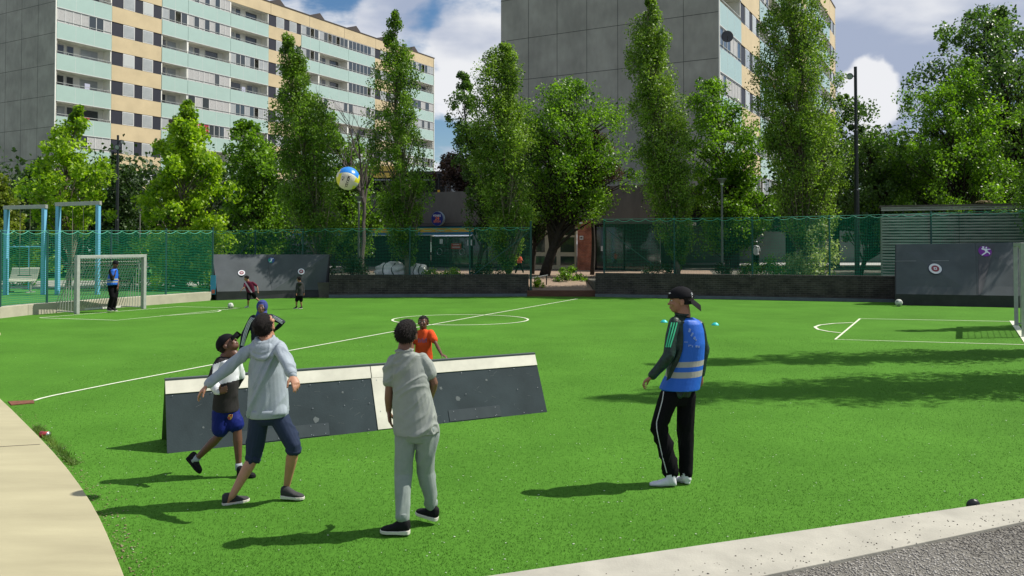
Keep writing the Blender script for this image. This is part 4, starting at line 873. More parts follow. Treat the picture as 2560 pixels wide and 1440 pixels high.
tree('large bright yellow-green maple left of the leaning poplar', (452, 720), 35.5, [(252, 455, 478), (290, 412, 500), (345, 392, 528), (420, 362, 556), (480, 348, 568), (545, 338, 572), (610, 360, 560), (650, 400, 540)], 215, 72, 0.185, MAP, cr=.46, rise=.6, seed=20, name='maple_tree', zb=.26)
tree('deep green tree between the large maple and the leaning poplar', (640, 690), 42, [(308, 588, 640), (340, 566, 690), (400, 558, 712), (480, 560, 722), (560, 560, 740), (640, 580, 730)], 200, 70, 0.17, MID, cr=.55, rise=.5, seed=21, bark=DBARK)
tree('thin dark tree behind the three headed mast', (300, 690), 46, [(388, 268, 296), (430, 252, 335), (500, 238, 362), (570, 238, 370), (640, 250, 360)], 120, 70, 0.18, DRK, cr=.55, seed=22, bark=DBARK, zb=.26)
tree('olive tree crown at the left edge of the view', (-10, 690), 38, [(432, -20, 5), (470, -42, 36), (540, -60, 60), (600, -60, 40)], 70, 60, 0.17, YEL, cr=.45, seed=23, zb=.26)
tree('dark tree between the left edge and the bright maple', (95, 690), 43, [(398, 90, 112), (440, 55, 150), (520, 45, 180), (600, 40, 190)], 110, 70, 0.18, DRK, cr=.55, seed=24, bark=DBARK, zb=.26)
tree('shaded tree between the leaning poplar and the slim poplar', (870, 690), 44, [(262, 790, 815), (320, 765, 860), (400, 780, 930), (470, 790, 965), (560, 800, 985), (640, 820, 960)], 170, 70, 0.17, MID, cr=.5, seed=25, bark=DBARK)
tree('copper beech crown on the podium below the cloud gap', (1150, 500), 58, [(388, 1105, 1150), (420, 1084, 1195), (450, 1100, 1215), (482, 1130, 1210)], 90, 60, 0.2, COP, cr=.6, seed=26, bark=DBARK, zb=5.4)
tree('light topped tree between the two right hand poplars', (1815, 690), 39, [(202, 1748, 1800), (235, 1728, 1845), (290, 1712, 1885), (370, 1705, 1918), (460, 1710, 1930), (540, 1725, 1935), (620, 1745, 1910)], 300, 75, 0.14, MID, cr=.5, rise=.5, seed=27, bark=DBARK)
tree('ragged tree right of the floodlight mast', (2150, 690), 40, [(235, 2085, 2110), (268, 2092, 2195), (320, 2098, 2180), (370, 2095, 2245), (440, 2095, 2280), (520, 2095, 2310), (600, 2110, 2330)], 210, 70, 0.15, GRY, cr=.48, rise=.5, seed=28, bark=DBARK)
tree('lime tree with sunlit yellow shoots above the slatted screen', (2400, 690), 38.5, [(152, 2410, 2440), (200, 2330, 2478), (280, 2262, 2515), (360, 2222, 2550), (440, 2205, 2575), (510, 2200, 2600), (600, 2220, 2600)], 380, 75, 0.14, MID, cr=.5, rise=.5, seed=29, bark=DBARK)
tree('big dull green maple at the right edge', (2560, 690), 42.5, [(22, 2508, 2530), (60, 2362, 2570), (120, 2335, 2640), (200, 2308, 2700), (300, 2330, 2740), (420, 2360, 2760), (520, 2400, 2760)], 430, 60, 0.20, GRY, cr=.6, rise=.5, seed=30, bark=DBARK, tr=.2)
# trees beyond the right edge whose shade lies on the turf
def off_tree(label, X, Y, H, Wd, seed, ncl=110, lm=POP, low=1.2):
    px = lambda x: 1280 + x / Y * FPX; py = lambda z: HZ - (z - CAMH) / Y * FPX
    rows = [(py(H), px(X - Wd * .2), px(X + Wd * .2)), (py(H * .8), px(X - Wd * .75), px(X + Wd * .75)), (py(H * .5), px(X - Wd), px(X + Wd)), (py(H * .25), px(X - Wd * .8), px(X + Wd * .8)), (py(low), px(X - Wd * .4), px(X + Wd * .4))]
    tree(label, (px(X), py(0)), Y, rows, ncl, 95, 0.11, lm, cr=.5, vk=1.3, rise=1.0, seed=seed, name='poplar_tree', zb=0.0)
off_tree('poplar beyond the right edge shading the middle of the turf', 12.0, 16.4, 11.8, 1.15, 41)
off_tree('poplar beyond the right edge shading the near middle turf', 10.9, 13.2, 12.2, 1.45, 42, 150)
off_tree('poplar beyond the right edge shading the goal area', 17.4, 21.6, 9.8, .8, 43, 90)
off_tree('small tree beyond the right edge shading the concrete strip', 8.6, 6.35, 5.6, 1.2, 44, 60)
off_tree('poplar at the far right shading the back ramp', 20.2, 30.3, 10.0, 1.6, 45, 260)
off_tree('second poplar at the far right shading the back ramp', 23.2, 30.6, 12.0, 1.8, 46, 260)
# bare tree
m = MB(); r2 = random.Random(5); bt = at(905, 600, 40); T = thing('bare_tree', 'leafless grey tree in front of the far balconies', 'bare tree', (bt.x, 40, PZ))
def grow(p, d, l, rad, depth):
    pts = [p]; q = p.copy(); dd = d.copy()
    for k in range(4):
        dd = (dd + Vector((r2.uniform(-.14, .14), r2.uniform(-.14, .14), r2.uniform(-.03, .08)))).normalized(); q = q + dd * l / 4; pts.append(q.copy())
    m.tube(pts, [rad * (1 - .45 * i / 4) for i in range(5)], 6 if depth < 2 else 4, cap=False)
    if depth >= 5: return
    for k in range(3 if depth > 0 else 4):
        a = pts[r2.choice((2, 3, 4))] if k else pts[4]; nd = (dd + Vector((r2.uniform(-.75, .75), r2.uniform(-.6, .6), r2.uniform(-.1, .5)))).normalized(); grow(a, nd, l * r2.uniform(.55, .78), rad * .55, depth + 1)
grow(Vector((bt.x, 40, PZ)), Vector((-.06, 0, 1)), 3.4, .13, 0); m.build('trunk', mat('bare bark', (0.10, 0.085, 0.075), .9), T)
# ------------------------------------------------------------------ shrubs
def shrub(label, px, py, Y, wpx, hpx, lm, n, size, seed, name='shrub', z0=PZ, cat='shrub', depth=None, ncl=None):
    s = Y / FPX; c = at(px, py, Y); T = thing(name, label, cat, (c.x, Y, z0)); r = np.random.default_rng(seed); ncl = ncl or max(8, int(wpx / 7)); top = at(px, py - hpx / 2, Y).z; H = top - z0; W_ = wpx * s / 2; D = depth or min(W_, 0.9)
    a = r.uniform(0, 6.28, ncl); q = r.uniform(0, 1, ncl) ** .5; u = r.uniform(0.1, 1, ncl); prof = np.sqrt(np.clip(1 - (u - .35) ** 2 / .5, .08, 1))
    C_ = np.stack([c.x + np.cos(a) * q * W_ * .9 * prof, Y + np.sin(a) * q * D * prof, z0 + u * H * .88], 1); cr = max(0.12, min(.38, H * .3))
    idx = r.integers(0, ncl, n); off = r.normal(size=(n, 3)) * cr * .45; P = C_[idx] + off; P[:, 2] = np.clip(P[:, 2], z0 - .1, None); V, F = leaf_arrays(P, r, size); np_mesh('foliage', V, F, lm, T)
    m = MB()
    for k in range(min(ncl, 14)): m.tube([(c.x + (C_[k, 0] - c.x) * .3, Y + (C_[k, 1] - Y) * .3, z0 - .05), tuple(C_[k])], [.018, .006], 5, cap=False)
    m.build('stems', DBARK, T)
shrub('large pale variegated shrub against the foot of the widest poplar', 2022, 620, 34.0, 145, 145, VAR, 5200, .12, 51, ncl=46)
shrub('dark green shrub left of the variegated shrub behind the wall', 1905, 668, 33.8, 120, 48, MID, 1900, .09, 52)
shrub('low dark shrub under the right hand cone lamp', 1800, 676, 33.8, 70, 28, DRK, 900, .08, 53)
shrub('rounded dark shrub beside the handrail at the entrance path', 1425, 688, 36.5, 95, 36, MID, 1900, .08, 54, z0=.45)
shrub('small leafy plant at the corner of the entrance gap', 1343, 706, 34.3, 34, 24, MAP, 500, .08, 55, z0=.3)
shrub('yellow-green plants on top of the brick wall near the doors', 1135, 680, 34.2, 60, 34, MAP, 800, .09, 56)
shrub('yellow-green plants behind the wall right of the white bags', 1078, 684, 34.1, 70, 20, MAP, 600, .08, 57)
shrub('green shrubs left of the white bags behind the wall', 880, 665, 34.2, 110, 52, DRK, 1800, .09, 58)
shrub('sunlit bush behind the net right of the left goal', 400, 640, 33.5, 130, 110, MAP, 3000, .14, 59, z0=.26, depth=1.4, ncl=30)
shrub('sunlit bush behind the net at the dark ramp corner', 505, 630, 34.5, 90, 130, MAP, 2600, .14, 60, z0=.26, depth=1.2, ncl=26)
shrub('green bush behind the net between goal and swing', 285, 650, 35, 120, 90, MID, 2600, .13, 61, z0=.26, depth=1.4, ncl=26)
shrub('leafy bush behind the bench at far left', 60, 640, 37, 150, 90, MID, 2600, .14, 62, z0=.26, depth=1.4, ncl=26)
shrub('dark shrubs under the rounded poplar behind the wall', 1215, 676, 34.4, 90, 36, DRK, 1200, .09, 63)
shrub('dark shrubs at the foot of the tall poplar', 1640, 676, 34.4, 110, 30, DRK, 1200, .08, 64)
def wood(name, x0, x1, y0, y1, z0, z1, n, size, lm, seed):
    r = np.random.default_rng(seed); nc = 140; C_ = np.stack([r.uniform(x0, x1, nc), r.uniform(y0, y1, nc), z0 + (z1 - z0) * r.uniform(0, 1, nc) ** 1.1], 1); idx = r.integers(0, nc, n); P = C_[idx] + r.normal(size=(n, 3)) * np.array([1.0, .7, .7]); P[:, 2] = np.clip(P[:, 2], z0, None)
    V, F = leaf_arrays(P, r, size); return tag(np_mesh(name, V, F, lm), kind='stuff')
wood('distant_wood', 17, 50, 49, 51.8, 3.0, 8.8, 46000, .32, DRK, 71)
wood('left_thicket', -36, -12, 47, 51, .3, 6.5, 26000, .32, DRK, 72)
# ------------------------------------------------------------------ swings, bench, bags
BLUE = mat('sky blue paint', (0.16, 0.42, 0.62), 0.45, var=.05); GAL = mat('galvanised steel', (0.36, 0.37, 0.34), 0.45, metal=.3, var=.1, vscale=8)
def swing(xa, xb, ytop_a, ytop_b, yb, label, ropes, side):
    Y = gr(xa, yb, .26).y; t = thing('swing_frame', label, 'swing frame', (gr((xa + xb) / 2, yb, .26))); t.location.z = .26; s = Y / FPX
    za, zb_ = at(xa, ytop_a, Y).z, at(xb, ytop_b, Y).z; xa_, xb_ = (xa - 1280) * s, (xb - 1280) * s
    for x, z in ((xa_, za), (xb_, zb_)):
        m = MB(); m.box(x - .055, x + .055, Y - .09, Y + .09, .24, z - .12); m.box(x - .055 + side * .11, x - .05 + side * .11 , Y - .09, Y + .09, .24, z - .12); m.build('post', BLUE, t, bevel=.006)
    m = MB(); m.bar((xa_ - .09, Y, za - .05), (xb_ + .09, Y, zb_ - .05), .16, .14); m.build('beam', GAL, t, bevel=.006)
    for rx in ropes: x = (rx - 1280) * s; m = MB(); m.tube([(x, Y, (za + zb_) / 2 - .12), (x, Y, 1.0)], .012, 5); m.build('rope', mat('swing rope', (.25, .22, .15), .9), t)
    x0 = (ropes[0] - 1280) * s; x1 = (ropes[1] - 1280) * s; m = MB(); m.box(x0 - .03, x1 + .03, Y - .09, Y + .09, .95, .99); m.build('seat', BLK, t, bevel=.01)
swing(16, 110, 516, 513, 737, 'sky blue swing frame nearest the left edge', (50, 75), 0)
swing(145, 245, 508, 504, 736, 'sky blue swing frame directly behind the left goal', (181, 208), 0)
T = thing('low_blue_frame', 'small pale blue play frame behind the bench', 'play frame', gr(50, 722, .26)); Y = 33.5
m = MB(); m.tube([at(20, 617, Y), at(106, 617, Y)], .03, 8); m.build('top_bar', BLUE, T)
for x in (20, 73, 106): a = at(x, 617, Y); m = MB(); m.tube([(a.x, Y, .26), a], .035, 8); m.build('leg', BLUE, T)
T = thing('mesh_bench', 'cream perforated metal bench behind the left net', 'bench', gr(60, 722, .26)); MESH = mat('cream mesh metal', (0.42, 0.42, 0.33), 0.5); Y = 31.5; c = at(58, 715, Y)
x0, x1 = at(24, 0, Y).x, at(92, 0, Y).x
sec = [(-.30, .42), (-.1, .44), (.1, .43), (.22, .50), (.30, .68), (.36, .88), (.40, .93)]
m = MB(); vs = []
for (y, z) in sec: vs += [(x0, Y + y, .28 + z), (x1, Y + y, .28 + z)]
m.add(vs, [(2 * i, 2 * i + 1, 2 * i + 3, 2 * i + 2) for i in range(len(sec) - 1)]); o = m.build('seat', MESH, T); sm = o.modifiers.new('s', 'SOLIDIFY'); sm.thickness = .03
for x in (x0 + .12, x1 - .12): m = MB(); m.bar((x, Y, .26), (x, Y, .7), .06, .06); m.bar((x, Y - .28, .28), (x, Y + .3, .28), .06, .04); m.build('leg', GAL, T)
# white bulk bags
def bag(px, py, Y, w, h, label, seed):
    s = Y / FPX; c = at(px, py, Y); t = thing('bulk_bag', label, 'bulk bag', (c.x, Y, PZ)); m = MB(); off = Vector((seed * 3.1, 0, 0))
    fn = lambda d: 1 + .28 * noise.noise(d * 1.8 + off) + .10 * noise.noise(d * 5 + off) + .05 * abs(noise.noise(d * 11 + off))
    m.ell((c.x, Y, c.z - h * s * .15), (w * s / 2, 0, 0), (0, .5, 0), (0, 0, h * s * .62), 40, 26, fn=fn); m.build('sack', mat('white woven sack', (0.66, 0.66, 0.62), 0.8, var=.12, vscale=5, bump=.3, bscale=20), t, smooth=True)
    for k in (-.22, .25):
        m = MB(); pts = []
        for a in range(9): th = -1.2 + 2.4 * a / 8; d = Vector((k + .1 * math.sin(a), -math.cos(th) * .9, math.sin(th))).normalized(); pts.append(Vector((c.x, Y, c.z - h * s * .15)) + Vector((d.x * w * s / 2, d.y * .5, d.z * h * s * .62)) * (fn(d) * 1.02))
        m.tube(pts, .02, 6); m.build('strap', mat('dark strap', (.03, .03, .03), .8), t)
bag(975, 672, 34.3, 84, 34, 'bulging white bulk bag on the wall top beside the cone lamp', 1)
bag(1045, 675, 34.6, 50, 30, 'smaller white bulk bag right of the slim poplar trunk', 2)
bag(1006, 678, 34.9, 28, 22, 'little white sack wedged behind the slim poplar trunk', 3)
# handrails at the entrance
for i, (xa, ya, xb, yb_, lab) in enumerate(((1331, 695, 1370, 688, 'grey handrail at the left side of the entrance path'), (1417, 682, 1443, 679, 'small grey handrail beside the rounded shrub'))):
    Y = 35 + i * 3; a = at(xa, ya, Y); b = at(xb, yb_, Y); t = thing('handrail', lab, 'handrail', (a.x, Y, .3)); m = MB(); m.tube([a, b], .03, 8); m.build('top_rail', GAL, t)
    for q in (.15, .9): p = a.lerp(b, q); m = MB(); m.tube([p, (p.x, Y, .3)], .025, 8); m.build('leg', BLK, t)
# ------------------------------------------------------------------ pitch furniture
GOALM = mat('goal steel', (0.38, 0.40, 0.37), 0.5, metal=.2, var=.1, vscale=10)
def goal(A, Bp, zt, depth, label, nb=26, back=None):
    """A,B ground points of the posts; back direction away from the mouth"""
    t = thing('football_goal', label, 'goal', (A.x, A.y, 0)); d = (Bp - A).normalized(); k = back.normalized() if back else Vector((-d.y, d.x, 0)); L_ = (Bp - A).length; Z = Vector((0, 0, 1))
    for p in (A, Bp): m = MB(); m.obox(p + Z * zt / 2, d * .05, k * .06, Z * zt / 2); m.build('post', GOALM, t, bevel=.006)
    m = MB(); m.obox((A + Bp) / 2 + Z * (zt - .045), d * (L_ / 2 - .05), k * .058, Z * .045); m.build('crossbar', GOALM, t, bevel=.006)
    m = MB(); m.bar(A + k * depth + Z * .04, Bp + k * depth + Z * .04, .06, .06); m.build('base_bar', mat('bright bar', (.6, .6, .55), .5), t)
    m = MB(); r2 = random.Random(4)
    for i in range(nb + 1):
        u = i / nb; p = A.lerp(Bp, u); pts = [p + k * .05 + Z * (zt - .06)]
        for j in range(1, 7): v = j / 6; pts.append(p + k * (.05 + (depth - .05) * (v ** .8)) + Z * ((zt - .06) * (1 - v) + .05) + d * (.03 * math.sin(v * 9 + i * .4) * (1 - v)))
        m.tube(pts, .011, 5)
    for j in range(1, 10): v = j / 10 * .62; q = k * (.05 + (depth - .05) * (v ** .8)) + Z * ((zt - .06) * (1 - v) + .05); m.tube([A + q, Bp + q], .006, 4)
    m.build('back_bars', GOALM, t)
    for P_ in (A, Bp):
        m = MB()
        for j in range(8): u = (j + 1) / 8; w = P_ + k * depth * u; zz = (zt - .06) * (1 - u ** 1.25) + .06; m.tube([w + Z * .04, w - k * (depth * u - .05 - .0) * .12 + Z * zz], .010, 5)
        m.tube([P_ + Z * .05, P_ + k * depth + Z * .05], .02, 6)
        m.tube([P_ + Z * zt * .5, P_ + k * depth * .6 + Z * zt * .42], .008, 4)
        m.build('side_bars', GOALM, t)
    return t
gA, gB = gr(192, 785), gr(359, 772)
goal(gA, gB, 1.78, 1.05, 'grey steel goal with barred sides on the left, keeper standing in it', 26, Vector((-.75, .35, 0)))
hA, hB = gr(2541, 814), gr(2566, 852)
goal(hA, hA + (hB - hA).normalized() * 3.0, 2.16, 1.0, 'dark green steel goal cut by the right edge', 22, Vector((1, .15, 0)))
# big rebound ramps standing against the wall
RUB = mat('dark grey board', (0.085, 0.095, 0.102), 0.85, spec=.12, var=0.13, vscale=1.3, bump=.08, bscale=30); KICK = mat('black kick board', (0.022, 0.023, 0.026), 0.6, var=.3, vscale=2)
def target(c, R, U, n, rad, T):
    o = None; R, U, n = reframe(R, n)
    for (q, key, col_, off) in ((1.12, 'target_rim', (0.02, 0.025, 0.06), .004), (1.0, 'target_white', (0.68, 0.68, 0.70), .008), (.62, 'target_red', (0.24, 0.035, 0.05), .012)):
        m = MB(); disc(m, c + n * off, R, U, n, rad * q, .003); b_ = m.build('target' if o is None else key, mat(key, col_, .5), T if o is None else o)
        o = o or b_
    m = MB(); m.obox(c + n * .018, R * rad * .24, n * .002, U * rad * .24); m.build('target_square', mat('target_white', (0, 0, 0)), o)
    m = MB(); m.obox(c + n * .0225, R * rad * .09, n * .0015, U * rad * .10); m.build('target_mark', mat('target_red', (0, 0, 0)), o)
def ramp(pL, pR, fL, fR, tL, tR, wedge, label, seam, stickers):
    """pL,pR: ground front corners of kick board; fL,fR: top of kick board; tL,tR: top corners of the slanting face"""
    T = thing('rebound_ramp', label, 'ball ramp', (pL.x, pL.y, 0)); d = (pR - pL).normalized(); n = Vector((d.y, -d.x, 0))
    m = MB(); m.plate([pL, pR, fR, fL], -n, .1); m.build('kick_board', KICK, T)
    s0, s1 = fL.lerp(fR, seam[0]), tL.lerp(tR, seam[1])
    fn_ = (fR - fL).cross(tL - fL).normalized(); fn_ = fn_ if fn_.y < 0 else -fn_
    m = MB(); m.plate([fL, s0 - d * .004, s1 - d * .004, tL], -fn_, .03); m.build('face_panel', RUB, T); m = MB(); m.plate([s0 + d * .004, fR, tR, s1 + d * .004], -fn_, .03); m.build('face_panel', RUB, T)
    for (P_, F_, Tt, sg) in ((pL, fL, tL, -1), (pR, fR, tR, 1)): 
        bt = Vector((Tt.x + sg * wedge, Tt.y, 0)); m = MB(); m.add([P_, F_, Tt, bt], [(0, 1, 2, 3)]); o = m.build('side_panel', KICK, T); sm = o.modifiers.new('s', 'SOLIDIFY'); sm.thickness = .03
    m = MB(); m.plate([Vector((tL.x, tL.y, 0)), Vector((tR.x, tR.y, 0)), tR, tL], -n, .04); m.build('back_panel', KICK, T)
    return T, fn_
Yb = 31.6
tL, tR = at(531, 636, 31.9), at(823, 636, 33.2); pL, pR = gr(541, 751), gr(815, 742); fL = at(543, 729, pL.y); fR = at(812, 724, pR.y)
T, fn_ = ramp(pL, pR, fL, fR, tL, tR, 0, 'wide grey rebound ramp with tree shade across it, left of the brick wall', (.492, .455), None)
HIT = {}
def reframe(R, n):
    n = HIT.get('n', n); R = (R - n * R.dot(n)).normalized(); U = n.cross(R); U = U if U.z > 0 else -U; return R, U, n
def onface(px, py, T0, n0):
    bpy.context.view_layer.update(); o = Vector((0, 0, CAMH)); d = ray(px, py).normalized(); best = None
    for ob in bpy.data.objects:
        if ob.name.startswith('face_panel'):
            wl = worldloc(ob); ok, loc, nrm, _ = ob.ray_cast(o - wl, d)
            if ok and (best is None or (loc + wl - o).length < (best - o).length): best = loc + wl; HIT['n'] = nrm.normalized() if nrm.dot(d) < 0 else -nrm.normalized()
    if best is not None: return best + HIT['n'] * .004
    r = ray(px, py); o = Vector((0, 0, CAMH)); return o + r * ((T0 - o).dot(n0) / r.dot(n0))
R = (fR - fL).normalized(); U = fn_.cross(R); U = U if U.z > 0 else -U
for px, py in ((604, 682.5), (753, 679)): target(onface(px, py, fL, fn_), R, U, fn_, .13, T)
def figure_badge(px, py, P_, n0, R, U, rad, T, c1, c2, polys, label=None):
    c = onface(px, py, P_, n0); R, U, n0 = reframe(R, n0); c = c + n0 * .010; m = MB(); disc(m, c + n0 * .004, R, U, n0, rad, .004); o = m.build('round_badge', mat(*c1), T)
    if c2: m = MB(); m.plate([c + n0 * .009 + R * x * rad + U * y * rad for x, y in [(-.95, -.1), (-.5, -.8), (0, -.98), (.3, -.4), (-.1, .1), (-.5, .6), (-.85, .4)]], n0, .002); m.build('badge_colour', mat(*c2), o)
    m = MB()
    for pl_ in polys: m.plate([c + n0 * .012 + R * x * rad + U * y * rad for x, y in pl_], n0, .003)
    m.build('badge_figure', mat('badge white', (.7, .72, .78), .5), o)
figure_badge(678, 651, fL, fn_, R, U, .125, T, ('badge blue', (0.02, 0.07, 0.25), .5), ('badge green', (0.02, 0.28, 0.16), .5),
    [[(-.1, .75), (.1, .8), (.15, .55), (-.05, .5)], [(-.15, .5), (.3, .45), (.75, .7), (.8, .55), (.3, .2), (.1, -.2), (-.2, -.1), (-.05, .3)], [(.1, -.2), (-.05, -.15), (-.6, -.55), (-.6, -.7), (0, -.45), (.3, -.3)]])
m = MB(); m.obox(at(533, 712, 31.0), Vector((.10, 0, 0)), Vector((0, .008, 0)), Vector((0, 0, .36))); o = m.build('info_plate', mat('plate blue', (0.05, 0.28, 0.45), .5), T)
m = MB(); m.obox(at(533, 729, 30.98), Vector((.06, 0, 0)), Vector((0, .006, 0)), Vector((0, 0, .07))); m.build('plate_patch', mat('plate red', (0.5, .12, .08), .5), o)
tL2, tR2 = at(2238, 611, 29.4), at(2640, 604, 28.3); pL2, pR2 = gr(2238, 762.5), gr(2640, 771); fL2 = at(2238, 735, pL2.y); fR2 = at(2640, 741, pR2.y)
T2, fn2 = ramp(pL2, pR2, fL2, fR2, tL2, tR2, .05, 'shaded grey rebound ramp behind the right goal', (.52, .51), None)
R2_ = (fR2 - fL2).normalized(); U2 = fn2.cross(R2_); U2 = U2 if U2.z > 0 else -U2
target(onface(2338, 672, fL2, fn2), R2_, U2, fn2, .205, T2)
figure_badge(2462, 629, fL2, fn2, R2_, U2, .21, T2, ('badge purple', (0.17, 0.015, 0.26), .5), None,
    [[(-.38, .85), (-.05, .95), (0, .72), (-.2, .62)], [(-.3, .65), (0, .5), (.45, .45), (.85, .5), (.85, .35), (.35, .28), (.45, -.1), (.05, -.2), (-.05, .2), (-.45, .3), (-.5, .5)],
     [(.05, -.18), (.3, -.22), (-.1, -.55), (-.55, -.9), (-.65, -.78), (-.25, -.4)], [(.2, -.12), (.48, -.1), (.75, -.35), (.45, -.7), (.55, -.55), (.5, -.35), (.25, -.25)], [(.1, .62), (.3, .9), (.42, .8), (.3, .5)]])
m = MB(); a = onface(2238, 653, fL2, fn2) + fn2 * .006; b = onface(2372, 652, fL2, fn2) + fn2 * .006; m.bar(a, b, .012, .004, up=fn2); m.build('edge_strip', mat('grey strip', (.28, .28, .28), .6), T2)
m = MB(); m.plate([onface(x, y, fL2, fn2) + fn2 * .004 for x, y in ((2446, 614), (2488, 612), (2452, 737), (2446, 737))], fn2, .004); m.build('seam_board', mat('seam board', (0.06, 0.062, 0.07), .7), T2)
# low A-frame bench board in front
T = thing('kick_barrier', 'low A-frame barrier board with white top band in the foreground', 'kick barrier', gr(418, 1135)); T.location.z = 0
bl, br = gr(418, 1134), gr(1368, 1030); H = .70; dB = (br - bl).normalized(); nB = Vector((-dB.y, dB.x, 0))   # nB points away
rl = bl + nB * .33 + Vector((0, 0, H)); rr_ = br + nB * .33 + Vector((0, 0, H)); rl = Vector(at(406, 950, 1)) if False else rl
fb = (rl - bl); fnB = dB.cross(fb).normalized(); fnB = fnB if fnB.y < 0 else -fnB
BRD = mat('slate board', (0.032, 0.045, 0.050), 0.75, var=0.22, vscale=1.6, spec=.15, bump=.08, bscale=60); WBD = mat('cream white board', (0.62, 0.60, 0.50), 0.5, var=.13, vscale=2.5)
Lb = (br - bl).length
def F(u, v, off=0.0): return bl + dB * (u * Lb) + fb * v + fnB * off    # u along, v up the slope 0..1
for (u0, u1) in ((0, .4995), (.5005, 1)): m = MB(); m.plate([F(u0, 0), F(u1, 0), F(u1, 1), F(u0, 1)], -fnB, .02); m.build('front_board', BRD, T)
for (u0, u1) in ((0, .5), (.502, 1)): m = MB(); m.plate([F(u0, .80), F(u1, .80), F(u1, .985), F(u0, .985)], fnB, .010); m.build('white_band', WBD, T, bevel=.002)
m = MB(); m.plate([F(.5, 0.01), F(.545, .01), F(.545, .798), F(.5, .798)], fnB, .009); m.build('white_strip', WBD, T, bevel=.002)
PATCH = mat('patch board', (0.045, 0.058, 0.064), 0.7, spec=.15, var=.1)
for (u0, u1) in ((.165, .375), (.70, .855)): m = MB(); m.plate([F(u0, 0.012), F(u1, .012), F(u1, .19), F(u0, .19)], fnB, .006); m.build('patch_board', PATCH, T, bevel=.002)
m = MB(); r2 = random.Random(2)
for u in [.02, .10, .18, .26, .34, .42, .48, .51, .535, .60, .68, .76, .84, .92, .985]:
    for v in ((.03, .42, .77) if u not in (.51, .535) else (.04, .28, .52, .76)):
        if r2.random() < .8: c = F(u + r2.uniform(-.006, .006), v, .0095); disc(m, c, dB, fb.normalized(), fnB, .0048, .003, 8)
for u in [.18, .25, .33, .365, .715, .78, .84]:
    for v in (.04, .165): disc(m, F(u, v, .007), dB, fb.normalized(), fnB, .0048, .003, 8)
m.build('screws', mat('screw steel', (.34, .36, .36), .35, metal=.8), T)
m = MB(); m.obox((rl + rr_) / 2 + nB * .012 + Vector((0, 0, .004)), dB * (Lb / 2 + .004), nB * .028, Vector((0, 0, .012))); m.build('ridge_cap', mat('ridge grey', (.07, .085, .09), .5), T, bevel=.003)
bb0, bb1 = bl + nB * .68, br + nB * .68
OLV = mat('green back board', (0.075, 0.16, 0.03), .7, var=.1)
m = MB(); m.plate([bb0, bb1, rr_ + nB * .02, rl + nB * .02], (nB * .7 + Vector((0, 0, .4))), .018); m.build('back_board', OLV, T)
# scuffs: pale ball marks on the front boards
m = MB()
for (u, v, s) in ((.345, .25, .035), (.735, .36, .032), (.69, .55, .02), (.42, .62, .014), (.83, .62, .015), (.28, .58, .012), (.62, .42, .012), (.08, .3, .012)):
    pts = [F(u, v, .0012) + dB * math.cos(a) * s * r2.uniform(.75, 1.15) + fb.normalized() * math.sin(a) * s * r2.uniform(.7, 1.2) for a in [k * math.pi / 9 for k in range(18)]]; m.plate(pts, fnB, .0008)
for k in range(60):
    u, v = r2.uniform(.02, .98), r2.uniform(.05, .75); a = F(u, v, .001); b = a + dB * r2.uniform(.01, .07) + fb.normalized() * r2.uniform(-.04, .04); m.bar(a, b, .0025, .001, up=fnB)
m.build('ball_marks', mat('scuff', (0.10, 0.118, 0.12), .8), T)
# ------------------------------------------------------------------ balls, cones, can
def football(px, py, rpx, label):
    Y = 4407 / (py + rpx - HZ); c = gr(px, py + rpx); r = rpx * c.y / FPX; c.z = r; T = thing('football', label, 'football', tuple(c - Vector((0, 0, r))))
    m = MB(); bm = bmesh.new(); bmesh.ops.create_icosphere(bm, subdivisions=1, radius=1); 
    pv = [v.co.normalized() for v in bm.verts][:12]; bm.free()
    bm = bmesh.new(); bmesh.ops.create_icosphere(bm, subdivisions=4, radius=r)
    ic = bmesh.new(); bmesh.ops.create_icosphere(ic, subdivisions=1, radius=1); ip = [v.co.normalized() for v in ic.verts if len(v.link_edges) == 5]; ic.free()
    vs = [c + v.co for v in bm.verts]; a = []; b = []
    for f in bm.faces:
        d = f.calc_center_median().normalized(); (b if max(d.dot(p) for p in ip) > .955 else a).append(tuple(v.index for v in f.verts))
    m.add(vs, a, 0); n0 = len(m.v); m.f += b; m.mi += [1] * len(b); bm.free()
    m.build('ball_shell', [mat('worn white leather', (.50, .52, .46), .6, var=.15, vscale=20), mat('ball grey panel', (.24, .26, .25), .6)], T, smooth=True)
football(576.5, 764, 7.2, 'scuffed white football on the turf in front of the left ramp')
football(2247, 757, 9, 'grey white football beside the corner of the right ramp')
for px, py, lab in ((1660, 803, 'turquoise marker cone half hidden behind the teenager'), (1788, 810, 'turquoise marker cone on open turf right of the teenager')):
    c = gr(px, py + 3); T = thing('marker_cone', lab, 'marker cone', tuple(c)); m = MB(); m.tube([c + Vector((0, 0, .004)), c + Vector((0, 0, .03)), c + Vector((0, 0, .066)), c + Vector((0, 0, .07))], [.10, .085, .045, .03], 20, cap=True); m.build('cone_shell', mat('turquoise plastic', (0.02, 0.52, 0.50), .4), T, smooth=False)
    m = MB(); m.tube([c + Vector((0, 0, .0705)), c + Vector((0, 0, .0715))], [.028, .026], 16); m.build('hole_rim', mat('cone inside', (.01, .2, .2), .6), T)
c = gr(112, 1093); T = thing('drink_can', 'crushed red and silver drink can lying by the terrace edge', 'drink can', tuple(c)); d = Vector((.93, -.25, 0)).normalized(); c = c + Vector((0, 0, .033)); 
m = MB(); m.tube([c - d * .055, c - d * .05, c - d * .01, c + d * .045], [.024, .033, .029, .033], 20); m.build('can_body', mat('red can', (.42, .06, .07), .35, metal=.5, var=.6, vscale=30), T, smooth=True)
